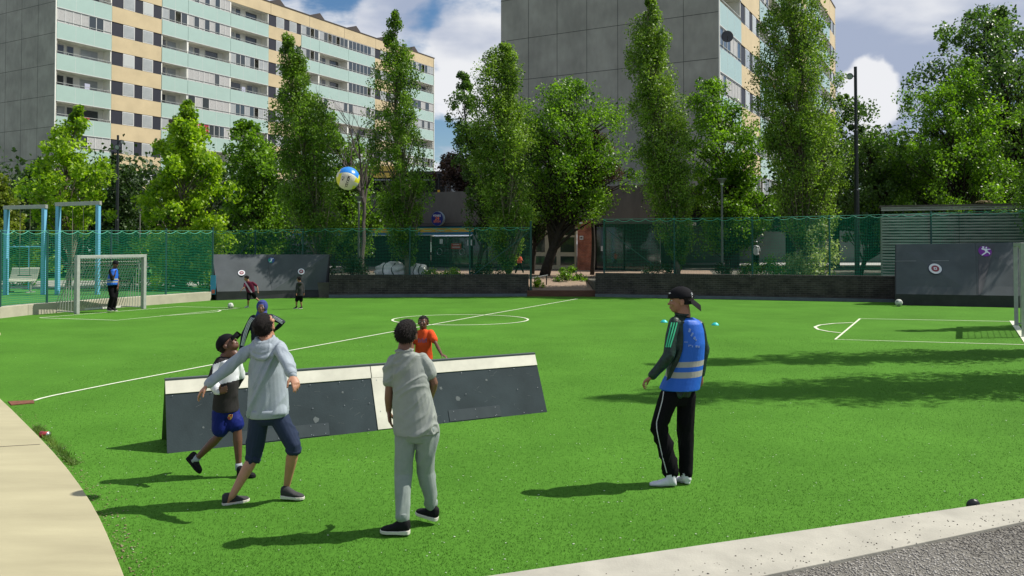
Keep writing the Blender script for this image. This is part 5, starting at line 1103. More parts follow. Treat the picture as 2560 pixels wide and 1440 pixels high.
m = MB(); m.tube([c + d * .0455, c + d * .054, c + d * .055, c + d * .052], [.0325, .026, .024, .002], 20); m.build('can_end', mat('can silver', (.75, .75, .75), .3, metal=.9), T, smooth=True)
c = gr(2437, 1258, .06); T = thing('rubber_cap', 'small black rubber lump at the edge of the concrete strip', 'rubber cap', tuple(c)); m = MB(); m.ell(c + Vector((0, .02, -.02)), (.055, 0, 0), (0, .04, 0), (0, 0, .05), fn=lambda d: 1 + .15 * noise.noise(d * 2)); m.build('cap_body', BLK, T, smooth=True); 
m = MB(); m.tube([c + Vector((-.07, .02, -.055)), c + Vector((.07, .02, -.055))], .012, 6); m.build('cap_foot', BLK, T)
def weeds(label, pts, n, h, seed):
    r = np.random.default_rng(seed); P = []
    for k in range(n): i = int(r.integers(0, len(pts) - 1)); q = gr(*pts[i]).lerp(gr(*pts[i + 1]), r.uniform()); P.append((q.x + abs(r.normal(0, .035)) + .01, q.y + r.normal(0, .02), 0))
    P = np.array(P); return tag(blades('weed_tufts', n, lambda rr, nn: P, h * .4, h, .009, leafmat('weed blade', (.04, .09, .015), (.16, .24, .05), .3, .6, .3), seed, 1.6), label, 'weeds', kind='stuff')
weeds('strip of weeds along the terrace edge beside the crushed can', [(82, 1072), (100, 1088), (140, 1128), (175, 1165)], 900, .07, 81)
# the flying volleyball
Yv = 7.35; c = at(870, 446, Yv); rv = 29.0 * Yv / FPX; VB = thing('volleyball', 'blue, yellow and white volleyball flying high above the hooded boy', 'volleyball', tuple(c))
toc = (Vector((0, 0, CAMH)) - c).normalized(); Xr = Vector((1, 0, 0)); Xr = (Xr - toc * Xr.dot(toc)).normalized(); Yr = toc.cross(Xr)
ang = R_(-17); ax = Xr * math.cos(ang) + Yr * math.sin(ang); ay = -Xr * math.sin(ang) + Yr * math.cos(ang)
vs = []; NU, NV = 160, 112
m = MB(); vsx = []
def ballface(u, v, w):
    # u right, v up, w towards viewer, in the ball's tilted frame
    cap = v - (.46 - .42 * u * u)
    if cap > 0.03 and abs(u) < .80: return 0
    if cap > 0.0 and abs(u) < .82: return 3
    if abs(u) > .60 + .06 * v:
        if v > .30 - .0 * u: return 1
        if -.15 < v < .30: return 1 if u > 0 else (1 if u > -.84 else 2)
        if v > -.45: return 2 if u > 0 else 1
        return 1
    return 2
for j in range(NV + 1):
    th = math.pi * j / NV
    for k in range(NU): a = 2 * math.pi * k / NU; vsx.append((math.sin(th) * math.cos(a), math.cos(th), math.sin(th) * math.sin(a)))
def groove(x, y, z):
    g_ = 0
    for q in (-.60, -.20, .20, .60): g_ = max(g_, math.exp(-((x - q) / .018) ** 2) if y < .42 else 0)
    return 1 - .016 * g_ - .014 * math.exp(-((y - (.46 - .42 * x * x)) / .02) ** 2)
m.v = [tuple(c + (ax * x + ay * y + toc * z) * rv * groove(x, y, z)) for x, y, z in vsx]
for j in range(NV):
    for k in range(NU):
        f = (j * NU + k, j * NU + (k + 1) % NU, (j + 1) * NU + (k + 1) % NU, (j + 1) * NU + k); cc_ = [sum(vsx[i][q] for i in f) / 4 for q in range(3)]; m.f.append(f[::-1] if False else f); m.mi.append(ballface(*cc_))
VW = mat('ball cream', (.60, .58, .47), .4, bump=.05, bscale=400)
m.build('ball_shell', [mat('ball blue', (.012, .20, .62), .3, spec=.6), mat('ball yellow', (.62, .60, .03), .35), VW, mat('ball trim', (.55, .68, .55), .4)], VB, smooth=True)
def sphmap(cu, cv, rot):
    ca, sa = math.cos(rot), math.sin(rot)
    def fn(x, y):
        u = cu + x * ca - y * sa; v = cv + x * sa + y * ca; w = math.sqrt(max(0, 1 - u * u - v * v)); return c + (ax * u + ay * v + toc * w) * rv * 1.006
    return fn
INK = mat('ball ink', (.02, .02, .02), .6)
text_mb('MIKASA', c, Xr, Yr, .30, mapf=sphmap(0.03, -.28, R_(-90)), bold=.035).build('lettering', INK, VB)
m = MB(); f_ = sphmap(-.40, -.08, R_(-90)); 
for (x0, x1, y0, y1) in ((-.12, .10, -.12, -.09), (-.12, .10, .07, .10), (-.12, -.09, -.09, .07), (-.05, .06, -.05, -.025), (-.05, .06, .02, .045), (.10, .22, -.06, .05)): m.add([f_(x0, y0), f_(x1, y0), f_(x1, y1), f_(x0, y1)], [(0, 1, 2, 3)])
m.build('ball_emblem', INK, VB)
# ------------------------------------------------------------------ people
def bake(mb, name, m, parent, voxel, smooth=6, disp=None, fac=.5):
    me = mb.mesh('tmp'); ob = bpy.data.objects.new('tmp', me); COL.objects.link(ob)
    r = ob.modifiers.new('r', 'REMESH'); r.mode = 'VOXEL'; r.voxel_size = voxel; r.use_smooth_shade = True
    if smooth: s = ob.modifiers.new('s', 'SMOOTH'); s.factor = fac; s.iterations = smooth
    dg = bpy.context.evaluated_depsgraph_get(); ev = ob.evaluated_get(dg); nm = bpy.data.meshes.new_from_object(ev); bpy.data.objects.remove(ob); bpy.data.meshes.remove(me)
    n = len(nm.vertices); co = np.empty(n * 3, np.float32); nm.vertices.foreach_get('co', co); co = co.reshape(-1, 3)
    if disp:
        no = np.empty(n * 3, np.float32); nm.vertices.foreach_get('normal', no); no = no.reshape(-1, 3)
        h = np.array([disp(Vector(co[i].tolist()), Vector(no[i].tolist())) for i in range(n)]); co = co + no * h[:, None]
    co = co - np.array(worldloc(parent))[None]; nm.vertices.foreach_set('co', co.astype(np.float32).ravel())
    nm.materials.clear()
    for q in (m if isinstance(m, (list, tuple)) else [m]): nm.materials.append(q)
    nm.polygons.foreach_set('use_smooth', [True] * len(nm.polygons)); nm.polygons.foreach_set('material_index', [0] * len(nm.polygons)); nm.name = name; nm.update()
    o = bpy.data.objects.new(name, nm); COL.objects.link(o); o.parent = parent; return o
def paint(o, fn):
    """give faces a second material where fn(world point, normal) says so"""
    off = worldloc(o); me = o.data
    mi = [fn(p.center + off, p.normal) for p in me.polygons]; me.polygons.foreach_set('material_index', mi); me.update()
def folds(amp, ax, freq, seed, sx=1.0):
    ax = Vector(ax).normalized(); off = Vector((seed * 7.7, seed * 3.1, 0))
    def f(p, n):
        al = p.dot(ax); q = p - ax * al; v = (q * freq + ax * al * freq * .16) + off
        v = v + Vector((noise.noise(v * .5), noise.noise(v * .5 + Vector((5, 0, 0))), 0)) * .8
        a = max(0, 1 - abs(noise.noise(v)) * 3.6); b = max(0, 1 - abs(noise.noise(v * 1.9 + Vector((9, 2, 1)))) * 3.4)
        g_ = max(0, noise.noise(q * freq * .25 + ax * al * freq * .2 - off) + .35)
        return 1.55 * amp * (a * .8 + b * .45) * min(1, g_ * 1.8) - amp * .35
    return f
SK = {'tan': mat('skin light brown', (0.40, 0.20, 0.12), 0.5, var=.06, vscale=20), 'brown': mat('skin brown', (0.17, 0.085, 0.055), 0.5, var=.06, vscale=20), 'dark': mat('skin dark brown', (0.115, 0.052, 0.032), 0.45, var=.06, vscale=20), 'mid': mat('skin mid', (0.30, 0.145, 0.085), 0.5, var=.06, vscale=20)}
HAIR = mat('black hair', (0.009, 0.006, 0.005), 0.6, spec=.2, bump=.8, bscale=140, var=.4, vscale=60)
def frame(fwd, up):
    f = Vector(fwd).normalized(); u = Vector(up); u = (u - f * u.dot(f)).normalized(); r = f.cross(u); return r, f, u
def head_mb(mb, c, r, f, u, s):
    P = lambda x, y, z: c + (r * x + f * y + u * z) * s
    E = lambda p, a, b, d, **k: mb.ell(P(*p), r * a * s, f * b * s, u * d * s, 18, 12)
    E((0, -.008, .022), .074, .093, .082); E((0, .022, -.028), .060, .066, .070); E((0, .045, -.072), .036, .040, .030); E((0, .03, -.055), .052, .05, .045)
    E((0, .083, -.012), .012, .014, .026); E((0, .098, -.026), .014, .016, .011); E((0, .078, .022), .045, .012, .010)      # nose, brow
    E((.036, .066, -.022), .020, .018, .018); E((-.036, .066, -.022), .020, .018, .018)                                      # cheeks
    E((0, .088, -.052), .020, .010, .006); E((0, .086, -.062), .018, .010, .007)                                             # lips
    for q in (-1, 1): E((q * .077, -.008, -.008), .010, .020, .031); E((q * .080, -.004, -.030), .008, .012, .012)
    mb.limb([P(0, -.022, -.05), P(0, -.03, -.13)], [.053 * s, .055 * s], 14)
def head_extra(T, c, r, f, u, s, kind, hairm, seed, skin):
    P = lambda x, y, z: c + (r * x + f * y + u * z) * s
    for q in (-1, 1):
        m = MB(); m.ell(P(q * .028, .076, .006), r * .013 * s, f * .009 * s, u * .0075 * s, 10, 8); o = m.build('eye', mat('eye white', (.6, .58, .55), .3), T, smooth=True)
        m = MB(); m.ell(P(q * .028, .0845, .006), r * .006 * s, f * .003 * s, u * .006 * s, 8, 6); m.build('iris', mat('iris', (.02, .012, .008), .2), o, smooth=True)
    if kind in ('hair', 'cap', 'capb'):
        off = Vector((seed * 3.3, 0, 0)); sc0 = .004 if kind == 'hair' else .008
        def fn(d):
            face = (d.y > .30 and d.z < .42 + .1 * noise.noise(d * 6 + off)) or (d.z < -.55) or (d.y > .02 and d.z < -.05) or (abs(d.x) > .7 and d.z < .0 and d.y > -.15)
            return .88 if face else 1 + sc0 / .085 + (.016 * noise.noise(d * 5 + off) + .010 * noise.noise(d * 19) if kind == 'hair' else 0)
        m = MB(); m.ell(P(0, -.010, .020), r * .077 * s, f * .096 * s, u * .086 * s, 56, 40, fn=fn); m.build('hair', hairm, T, smooth=True)
        if kind == 'hair':
            rr = np.random.default_rng(seed); V = []; 
            while len(V) < 1500 * 3:
                d = Vector(rr.normal(size=3)).normalized(); 
                if fn(d) < .95: continue
                b = P(0, -.010, .020) + (r * .077 * d.x + f * .096 * d.y + u * .086 * d.z) * s * (fn(d) - .02); n = (r * d.x + f * d.y + u * d.z); tdir = (n * .2 + Vector(rr.normal(size=3)) * .28 - u * .6 - f * .5 * d.z).normalized(); side = tdir.cross(n).normalized() * .0035 * s
                V += [b - side, b + side, b + tdir * .023 * s * rr.uniform(.6, 1.3)]
            V = np.array([tuple(v) for v in V]); np_mesh('hair_tufts', V, np.arange(len(V)).reshape(-1, 3), hairm, T)
    if kind in ('cap', 'capb'):
        cm = mat('black cap', (0.008, 0.008, 0.010), .85, spec=.12, bump=.1, bscale=200); sg = 1 if kind == 'cap' else -1
        def fc(d): q = d.z - (.10 + .05 * d.y * sg); return 1.17 + .03 * max(0, 1 - d.z) if q > 0 else (1.17 if q > -.06 else .85)
        m = MB(); m.ell(P(0, -.006, .022), r * .076 * s, f * .096 * s, u * .088 * s, 40, 60, fn=fc); cap = m.build('cap', cm, T, smooth=True)
        m = MB(); top = []; 
        for j in range(7):
            for k in range(13):
                a = (k / 12 - .5) * 2; w = .078 * math.sqrt(max(0, 1 - (j / 6 * .92) ** 2.6 )) ; y = .085 + .085 * j / 6; top.append(P(a * max(w, .012), sg * (y - .012 * a * a * 0) , .034 - .050 * a * a + (.0 if sg > 0 else -.012) * j))
        n0 = len(top); bot = [v - u * .004 * s for v in top]; fs = []
        for j in range(6):
            for k in range(12): i = j * 13 + k; fs.append((i, i + 1, i + 14, i + 13)); fs.append((n0 + i, n0 + i + 13, n0 + i + 14, n0 + i + 1))
        m.add(top + bot, fs); m.build('brim', cm, cap, smooth=True)
        m = MB(); m.ell(P(0, -.006, .128), r * .008 * s, f * .008 * s, u * .004 * s, 8, 6); m.build('button', cm, cap)
        return cap
def hand_mb(mb, w, tip, palm_n, thumb, s, curl=.35, spread=.12):
    """w wrist, tip direction point, palm_n palm normal, thumb: side vector towards the thumb"""
    d = (Vector(tip) - Vector(w)); L_ = .17 * s; d.normalize(); pn = Vector(palm_n); pn = (pn - d * pn.dot(d)).normalized(); sd = d.cross(pn); 
    if sd.dot(Vector(thumb)) < 0: sd = -sd
    w = Vector(w); mb.loft([(w - d * .02 * s, sd * .022 * s, pn * .017 * s), (w + d * .01 * s, sd * .024 * s, pn * .016 * s), (w + d * .04 * s, sd * .034 * s, pn * .015 * s), (w + d * .075 * s, sd * .038 * s, pn * .013 * s), (w + d * .088 * s, sd * .034 * s, pn * .010 * s)], 14)
    for i, (off, ln, rd) in enumerate(((.028, .070, .0092), (.0095, .078, .0095), (-.010, .072, .009), (-.028, .056, .008))):
        p = w + d * (.080 - abs(i - 1) * .003) * s + sd * off * s; dd = (d + sd * off * 6 * spread).normalized(); pts = [p - dd * .012 * s, p]; rs = [rd * s, rd * s]; cang = curl * (.75 + .25 * i)
        for j, fr in enumerate((.42, .32, .26)):
            a = cang * (j + .6); v = (dd * math.cos(a) + pn * math.sin(a)).normalized(); p = p + v * ln * fr * s; pts.append(p); rs.append(rd * (1 - .13 * (j + 1)) * s)
        mb.limb(pts, rs, 8)
    p = w + d * .022 * s + sd * .022 * s; v = (d * .65 + sd * .7 + pn * .25).normalized(); p1 = p + v * .034 * s; v2 = (d * .85 + sd * .35 + pn * .35).normalized(); p2 = p1 + v2 * .028 * s; p3 = p2 + (v2 + pn * .3).normalized() * .022 * s
    mb.limb([p, p1, p2, p3], [.0125 * s, .0115 * s, .0095 * s, .008 * s], 8)
def shoe(T, heel, toe, s, m_up, m_sole, lace=None, ankle=None, up=(0, 0, 1), name='shoe', high=.075):
    heel, toe = Vector(heel), Vector(toe); f = (toe - heel).normalized(); u = Vector(up); u = (u - f * u.dot(f)).normalized(); r = f.cross(u); L_ = max((toe - heel).length, .2 * s)
    S = lambda t, w, h, z: (heel + f * L_ * t + u * z * s, r * w * s, u * h * s)
    # closed upper lofted heel to toe
    mb = MB(); mb.loft([S(.0, .012, .022, .045), S(.02, .030, .046, .058), S(.12, .036, .052, .064), S(.30, .038, .050, .060), S(.45, .040, .038, .050), S(.62, .044, .026, .038), S(.80, .044, .020, .032), S(.93, .034, .015, .028), S(1.0, .012, .008, .025)], 20)
    if ankle is not None: a = Vector(ankle); b = heel + f * L_ * .17 + u * .05 * s; dd = (a - b).normalized(); mb.loft([(b, r * .033 * s, f * .044 * s), (b + u * .045 * s, r * .032 * s, f * .040 * s)], 16)
    o = bake(mb, name, m_up, T, .0055 * max(s, .7), 3)
    if m_sole:
        mb = MB(); out = []
        for t, w in ((-.01, .012), (.03, .030), (.15, .038), (.35, .038), (.55, .042), (.72, .049), (.88, .043), (.97, .028), (1.02, .010)): out.append((t, w))
        secs = []; 
        vs = []; n = len(out)
        for z in (0.0, .024):
            for q in (1, -1):
                for t, w in out: vs.append(heel + f * L_ * t + r * q * w * (1.0 if z else .93) * s + u * (z + (.006 if t < .2 else 0) * (z > 0)) * s)
        fs = []
        for i in range(n - 1): fs += [(i, i + 1, n + i + 1, n + i), (2 * n + i, 3 * n + i, 3 * n + i + 1, 2 * n + i + 1), (i, 2 * n + i, 2 * n + i + 1, i + 1), (n + i, n + i + 1, 3 * n + i + 1, 3 * n + i)]
        fs += [(0, n, 3 * n, 2 * n), (n - 1, 3 * n - 1, 4 * n - 1, 2 * n - 1)]
        mb.add(vs, fs); bm = MB(); so_ = mb.build('sole', m_sole, o, bevel=.004 * s)
    if lace:
        mb = MB()
        for i, t in enumerate((.36, .44, .52, .60)): p = heel + f * L_ * t + u * (.094 - .011 * i) * s; mb.tube([p - r * .02 * s - u * .004 * s, p + u * .003 * s, p + r * .02 * s - u * .004 * s], .0028 * s, 5)
        mb.build('laces', lace, o)
    return o
def person(label, Y0, J, s, skin, look, hup=(0, 0, 1), head='hair', group=None, seed=1, voxel=.007, tuck=None, palms=None, curls=(.35, .35), thumbs=None, scale_w=1.0, hr=1.0):
    """J: joints in full photo pixels with a depth offset; returns the joints in world space"""
    P = {}
    for k, v in J.items():
        if k == 'gz': continue
        P[k] = at(v[0], v[1], Y0 + (v[2] if len(v) > 2 else 0))
    base = (P['anL'] + P['anR']) / 2; T = thing('person', label, 'person', (base.x, base.y, 0 if 'gz' not in J else J['gz'][0]), group); P['T'] = T
    r, f, u = frame(look, hup); mb = MB(); hs = s * hr
    head_mb(mb, P['head'], r, f, u, hs)
    nb = P['neck']; mb.limb([P['head'] - u * .06 * hs - f * .02 * hs, nb], [.05 * s, .054 * s], 14)
    sv = (P['shR'] - P['shL']); hv = (P['hiR'] - P['hiL']); sc = (P['shL'] + P['shR']) / 2; hc = (P['hiL'] + P['hiR']) / 2; up = (sc - hc).normalized()
    def dv(x, d): x = x - up * x.dot(up); q = up.cross(x); return q.normalized() * d
    P['sc'], P['hc'], P['up'] = sc, hc, up
    sw = sv * .5; hw = hv.normalized() * max(hv.length * .5 + .05 * s, .10 * s); 
    P['secs'] = lambda a, b, ext: None
    mb.loft([(nb + up * .01 * s, sw * .28, dv(sv, .05 * s)), (sc - up * .005 * s, sw * .72, dv(sv, .045 * s)), (sc.lerp(hc, .14), sw * .80, dv(sv, .06 * s)), (sc.lerp(hc, .35), sw * .72, dv(sv, .070 * s)), (sc.lerp(hc, .65), sw * .28 + hw * .36, dv(sv, .062 * s)), (hc, hw * .74, dv(hv, .060 * s)), (hc - up * .05 * s, hw * .6, dv(hv, .055 * s))], 22)
    for q in 'LR':
        mb.limb([P['sh' + q].lerp(sc, .12) - up * .012 * s, P['sh' + q].lerp(P['el' + q], .45), P['el' + q], P['el' + q].lerp(P['wr' + q], .3), P['wr' + q]], [.027 * s, .034 * s, .031 * s, .033 * s, .023 * s], 12)
        mb.limb([P['hi' + q], P['hi' + q].lerp(P['kn' + q], .4), P['kn' + q], P['kn' + q].lerp(P['an' + q], .3), P['an' + q]], [.052 * s, .058 * s, .046 * s, .049 * s, .028 * s], 14)
        mb.limb([P['an' + q], P['he' + q].lerp(P['to' + q], .18) + Vector((0, 0, .028 * s)), P['to' + q].lerp(P['he' + q], .45) + Vector((0, 0, .010 * s))], [.027 * s, .020 * s, .014 * s], 10)
        pn = (palms or {}).get(q, Vector((0, 0, -1))); th = (thumbs or {}).get(q, f); hand_mb(mb, P['wr' + q], P['ha' + q], pn, th, s, curls[0 if q == 'L' else 1])
    bake(mb, 'body', skin, T, voxel, 3)
    P['cap'] = head_extra(T, P['head'], r, f, u, hs, head, HAIR, seed, skin); P['hf'] = (r, f, u, hs); P['s'] = s; P['dv'] = dv; P['sw'], P['hw'] = sw, hw
    return P
def top(P, m, sleeve, hem, w=(1.12, 1.06, 1.0, 1.05), d=(.085, .11, .10, .11), amp=.006, voxel=.009, name='shirt', ext=.0, sr=(.060, .052, .040), seed=1, collar=None, axis=None, freq=9, smooth=5, sh=1.0):
    s, sc, hc, up, dv, sw, hw = P['s'], P['sc'], P['hc'], P['up'], P['dv'], P['sw'], P['hw']; mb = MB(); nb = P['neck']
    swn = sw.normalized(); swl = sw.length
    mb.loft([(nb + up * (.00) * s, sw * .40, dv(sw, .062 * s)), (sc.lerp(nb, .45) + up * .012 * s, sw * .72, dv(sw, .075 * s)), (sc + up * .018 * s, sw * sh, dv(sw, d[0] * s)), (sc.lerp(hc, .15), sw * w[0], dv(sw, (d[0] + d[1]) / 2 * s)), (sc.lerp(hc, .40), sw * w[1], dv(sw, d[1] * s)), (sc.lerp(hc, .72), sw * .5 * w[2] + hw * .55 * w[2], dv(sw, d[2] * s)), (sc.lerp(hc, hem - .06), hw * w[3] * 1.02, dv(hw, d[3] * s)), (sc.lerp(hc, hem), hw * w[3], dv(hw, d[3] * s))], 26)
    for q in 'LR':
        a, b, c = P['sh' + q], P['el' + q], P['wr' + q]; a0 = a.lerp(sc, .12)
        if sleeve <= 1: mb.limb([a0, a.lerp(b, .25), a.lerp(b, sleeve)], [sr[0] * s, sr[1] * s * 1.06, sr[1] * s * 1.08], 14)
        else:
            mb.limb([a0, a.lerp(b, .4), b, b.lerp(c, .5), b.lerp(c, min(1, sleeve - 1))], [sr[0] * s, sr[1] * s, (sr[1] * .6 + sr[2] * .5) * s, sr[2] * s, sr[2] * .82 * s], 14)
    if collar: collar(mb)
    f = folds(amp * s, axis or (up + Vector((.35, 0, 0))), freq / s, seed)
    return bake(mb, name, m, P['T'], voxel, smooth, f)
def bottoms(P, m, ln, r0=.098, r1=.085, r2=.068, amp=.006, voxel=.009, name='trousers', seed=2, flare=1.0, waist=.0, freq=9, depth=.105, hipw=1.12):
    s, sc, hc, up, dv, sw, hw = P['s'], P['sc'], P['hc'], P['up'], P['dv'], P['sw'], P['hw']; mb = MB()
    mb.loft([(sc.lerp(hc, .80 + waist), hw * 1.0, dv(hw, .09 * s)), (sc.lerp(hc, .93), hw * hipw * .98, dv(hw, depth * s)), (hc, hw * hipw, dv(hw, depth * s)), (hc - up * .06 * s, hw * hipw * .95, dv(hw, depth * .95 * s)), (hc - up * .10 * s, hw * .8, dv(hw, .07 * s))], 24)
    for q in 'LR':
        h, k, a = P['hi' + q], P['kn' + q], P['an' + q]; h = h - up * .02 * s
        if ln <= 1: e = h.lerp(k, ln); mb.limb([h, h.lerp(e, .5), e], [r0 * s, (r0 * .5 + r1 * .5) * s, r1 * flare * s], 16)
        else:
            e = k.lerp(a, ln - 1); mb.limb([h, h.lerp(k, .5), k, k.lerp(e, .45), e], [r0 * s, (r0 + r1) / 2 * s, r1 * s, (r1 * .5 + r2 * .5) * s, r2 * flare * s], 16)
    return bake(mb, name, m, P['T'], voxel, 4, folds(amp * s, Vector((.3, 0, 1)), freq / s, seed))
def strip(P, pts, w, nrm, m, name, parent, off=.0):
    mb = MB(); pts = [Vector(p) for p in pts]; vs = []
    for i, p in enumerate(pts):
        d = (pts[min(i + 1, len(pts) - 1)] - pts[max(i - 1, 0)]).normalized(); sd = d.cross(Vector(nrm)).normalized() * w / 2; n = Vector(nrm).normalized() * .004; vs += [p - sd, p + sd, p + sd + n, p - sd + n]
    fs = [(4 * i + a, 4 * i + (a + 1) % 4, 4 * i + 4 + (a + 1) % 4, 4 * i + 4 + a) for i in range(len(pts) - 1) for a in range(4)]; mb.add(vs, fs); return mb.build(name, m, parent)
def surf(objs, px, py, off=.004):
    bpy.context.view_layer.update(); o = Vector((0, 0, CAMH)); d = ray(px, py).normalized(); best = None
    for ob in objs:
        wl = worldloc(ob); ok, loc, nrm, _ = ob.ray_cast(o - wl, d)
        if ok and (best is None or (loc + wl - o).length < (best - o).length): best = loc + wl; N_ = nrm
    if best is None: return None
    return best - d * off
def ribbon(objs, pts, wpx, m, name, parent, off=.004, n=14):
    '''a thin strip lying on the cloth along a path seen at pts'''
    P_ = []
    for i in range(n + 1):
        t = i / n * (len(pts) - 1); j = min(int(t), len(pts) - 2); u = t - j
        q = surf(objs, pts[j][0] * (1 - u) + pts[j + 1][0] * u, pts[j][1] * (1 - u) + pts[j + 1][1] * u, off)
        if q is not None: P_.append(q)
    return strip(None, P_, wpx * P_[0].y / FPX, (0, -1, 0), m, name, parent)
def banded(name, bands, slope, base):
    m = mat(name, (0.008, 0.105, 0.50), .55, bump=.12, bscale=30); nt = m.node_tree; N = nt.nodes; L = nt.links; b = N['Principled BSDF']
    tc = N.new('ShaderNodeTexCoord'); sp = N.new('ShaderNodeSeparateXYZ'); L.new(tc.outputs['Object'], sp.inputs[0])
    def mt(op, a, c):
        q = N.new('ShaderNodeMath'); q.operation = op
        for i, v in enumerate((a, c)):
            if isinstance(v, (int, float)): q.inputs[i].default_value = v
            else: L.new(v, q.inputs[i])
        return q.outputs[0]
    z = mt('SUBTRACT', sp.outputs[2], mt('MULTIPLY', sp.outputs[0], slope)); tot = None
    for (zc, hw) in bands:
        k = mt('LESS_THAN', mt('ABSOLUTE', mt('SUBTRACT', z, zc), 0), hw); tot = k if tot is None else mt('MAXIMUM', tot, k)
    mx = N.new('ShaderNodeMix'); mx.data_type = 'RGBA'; L.new(tot, mx.inputs['Factor']); mx.inputs['A'].default_value = (0.008, 0.105, 0.50, 1); mx.inputs['B'].default_value = (.32, .32, .28, 1); L.new(mx.outputs['Result'], b.inputs['Base Color'])
    return m
BLKSH = mat('black shoe', (0.010, 0.010, 0.011), .8, spec=.15, bump=.2, bscale=300); SOLE = mat('off white sole', (.62, .60, .52), .6)
def fabric(name, col, **k): return mat(name, col, k.pop('rough', .9), bump=k.pop('bump', .12), bscale=350, var=k.pop('var', .05), vscale=18, spec=.15, **k)
# --- boy in grey T-shirt and grey joggers, seen from behind
GT = fabric('grey melange jersey', (0.265, 0.29, 0.265)); GJ = fabric('grey jogger', (0.24, 0.28, 0.262))
P = person('boy in grey T-shirt and grey joggers watching the ball, back to the camera', 6.15, dict(head=(1017, 832, 0), neck=(1011, 878), shL=(979, 902), shR=(1062, 897), elL=(972, 985, .02), wrL=(972, 1026, .06), haL=(976, 1065, .05), elR=(1085, 958, .04), wrR=(1074, 1000, .20), haR=(1060, 1025, .28), hiL=(1013, 1072), hiR=(1065, 1069), knL=(1008, 1183, .03), anL=(1007, 1300, -.07), heL=(1024, 1335, -.08), toL=(952, 1331, -.05), knR=(1063, 1178, .1), anR=(1080, 1268, .17), heR=(1092, 1303, .15), toR=(1046, 1285, .24)), 1.0, SK['brown'], (.30, .85, .42), (.1, -.25, 1), seed=21, palms={'L': Vector((1, 0, 0)), 'R': Vector((-1, 0, 0))}, thumbs={'L': Vector((0, 1, 0)), 'R': Vector((0, 1, 0))}, curls=(.35, .5), voxel=.006)
def cg(mb): r, f, u, hs = P['hf']; c = P['neck'] + P['up'] * .0; mb.tube([c + (P['sw'].normalized() * math.cos(a) * .066 + P['dv'](P['sw'], .060) * math.sin(a)) + P['up'] * .008 for a in [k * math.pi / 8 for k in range(17)]], .005, 8)
top(P, GT, .60, 1.08, w=(1.08, 1.13, 1.22, 1.34), d=(.075, .108, .11, .125), amp=.017, voxel=.006, name='t_shirt', sr=(.046, .052, .05), seed=5, collar=cg, axis=(.75, 0, .65), freq=7.5, smooth=3, sh=1.0)
bottoms(P, GJ, 1.93, .080, .068, .055, amp=.017, voxel=.006, name='joggers', seed=7, flare=.80, freq=7, hipw=1.10, depth=.10)
for q in 'LR':
    c = P['an' + q] + Vector((0, 0, .012)); m = MB(); m.tube([c + Vector((0, 0, .045)), c - Vector((0, 0, .0))], .044, 16); m.build('ankle_cuff', GJ, P['T'], bevel=.008, smooth=True)
shoe(P['T'], P['heL'], P['toL'], 1.02, BLKSH, SOLE, ankle=P['anL']); shoe(P['T'], P['heR'], P['toR'], .98, BLKSH, SOLE, ankle=P['anR'])
# --- boy in grey hoodie, arms out
GH = fabric('light grey hoodie fleece', (0.30, 0.345, 0.385)); NV = fabric('navy shorts cloth', (0.022, 0.033, 0.066), rough=.8)
P = person('boy in light grey hoodie and navy shorts, arms spread, looking up at the ball', 6.85, dict(head=(661, 812, 0), neck=(664, 850), shL=(634, 868), shR=(697, 862), elL=(577, 912, -.05), wrL=(520, 962, -.14), haL=(494, 988, -.16), elR=(714, 898, -.16), wrR=(731, 938, -.30), haR=(742, 966, -.36), hiL=(648, 1033), hiR=(694, 1031), knL=(637, 1138, .05), anL=(580, 1240, -.06), heL=(556, 1266, -.07), toL=(618, 1256, .0), knR=(735, 1116, -.02), anR=(717, 1214, .08), heR=(702, 1245, .06), toR=(760, 1248, .05)), 1.0, SK['tan'], (.22, .62, .72), (-.15, -.70, .62), seed=22, palms={'L': Vector((.3, .2, -1)), 'R': Vector((-.3, .5, -.6))}, thumbs={'L': Vector((.2, 0, -1)), 'R': Vector((-1, .2, 0))}, curls=(.45, .42), voxel=.006)
def hood(mb):
    c = P['neck']; up = P['up']; dvv = P['dv'](P['sw'], 1); dvv = dvv if dvv.y < 0 else -dvv; sx = P['sw'].normalized()
    for (dz, rx, ry, rad) in ((.025, .072, .066, .024), (-.002, .092, .085, .026), (-.045, .098, .095, .024)):
        mb.tube([c + up * (dz - .045 * (math.sin(a) > 0) * math.sin(a) * (2 if dz < 0 else 1)) + sx * math.cos(a) * rx + dvv * (math.sin(a) * ry + .012) for a in [k * math.pi / 12 for k in range(25)]], [rad * (.75 + .35 * max(0, math.sin(a))) for a in [k * math.pi / 12 for k in range(25)]], 10)
    mb.ell(c + dvv * .075 - up * .075, sx * .085, dvv * .045, up * .075)
hd = top(P, GH, 1.97, 1.0, w=(1.26, 1.42, 1.32, 1.28), d=(.08, .115, .12, .125), amp=.020, voxel=.006, name='hoodie', sr=(.050, .054, .048), seed=9, collar=hood, axis=(.35, 0, .9), freq=6, smooth=3, sh=.98)
m = MB(); hw = P['hw'] * 1.30; c0 = P['sc'].lerp(P['hc'], .97); dd = P['dv'](P['hw'], .128); m.loft([(c0 + P['up'] * .02, hw, dd), (c0, hw * 1.01, dd * 1.01), (c0 - P['up'] * .04, hw * 1.0, dd), (c0 - P['up'] * .048, hw * .96, dd * .96)], 28); m.build('waistband', GH, hd, smooth=True)
for q in 'LR':
    d = (P['wr' + q] - P['el' + q]).normalized(); c = P['wr' + q]; m = MB(); m.tube([c - d * .05, c - d * .045, c - d * .005, c], [.034, .038, .037, .031], 16); m.build('cuff', GH, hd, smooth=True)
bottoms(P, NV, 1.07, .088, .066, .062, amp=.014, voxel=.006, name='shorts', seed=11, freq=7, hipw=1.08, flare=1.0)
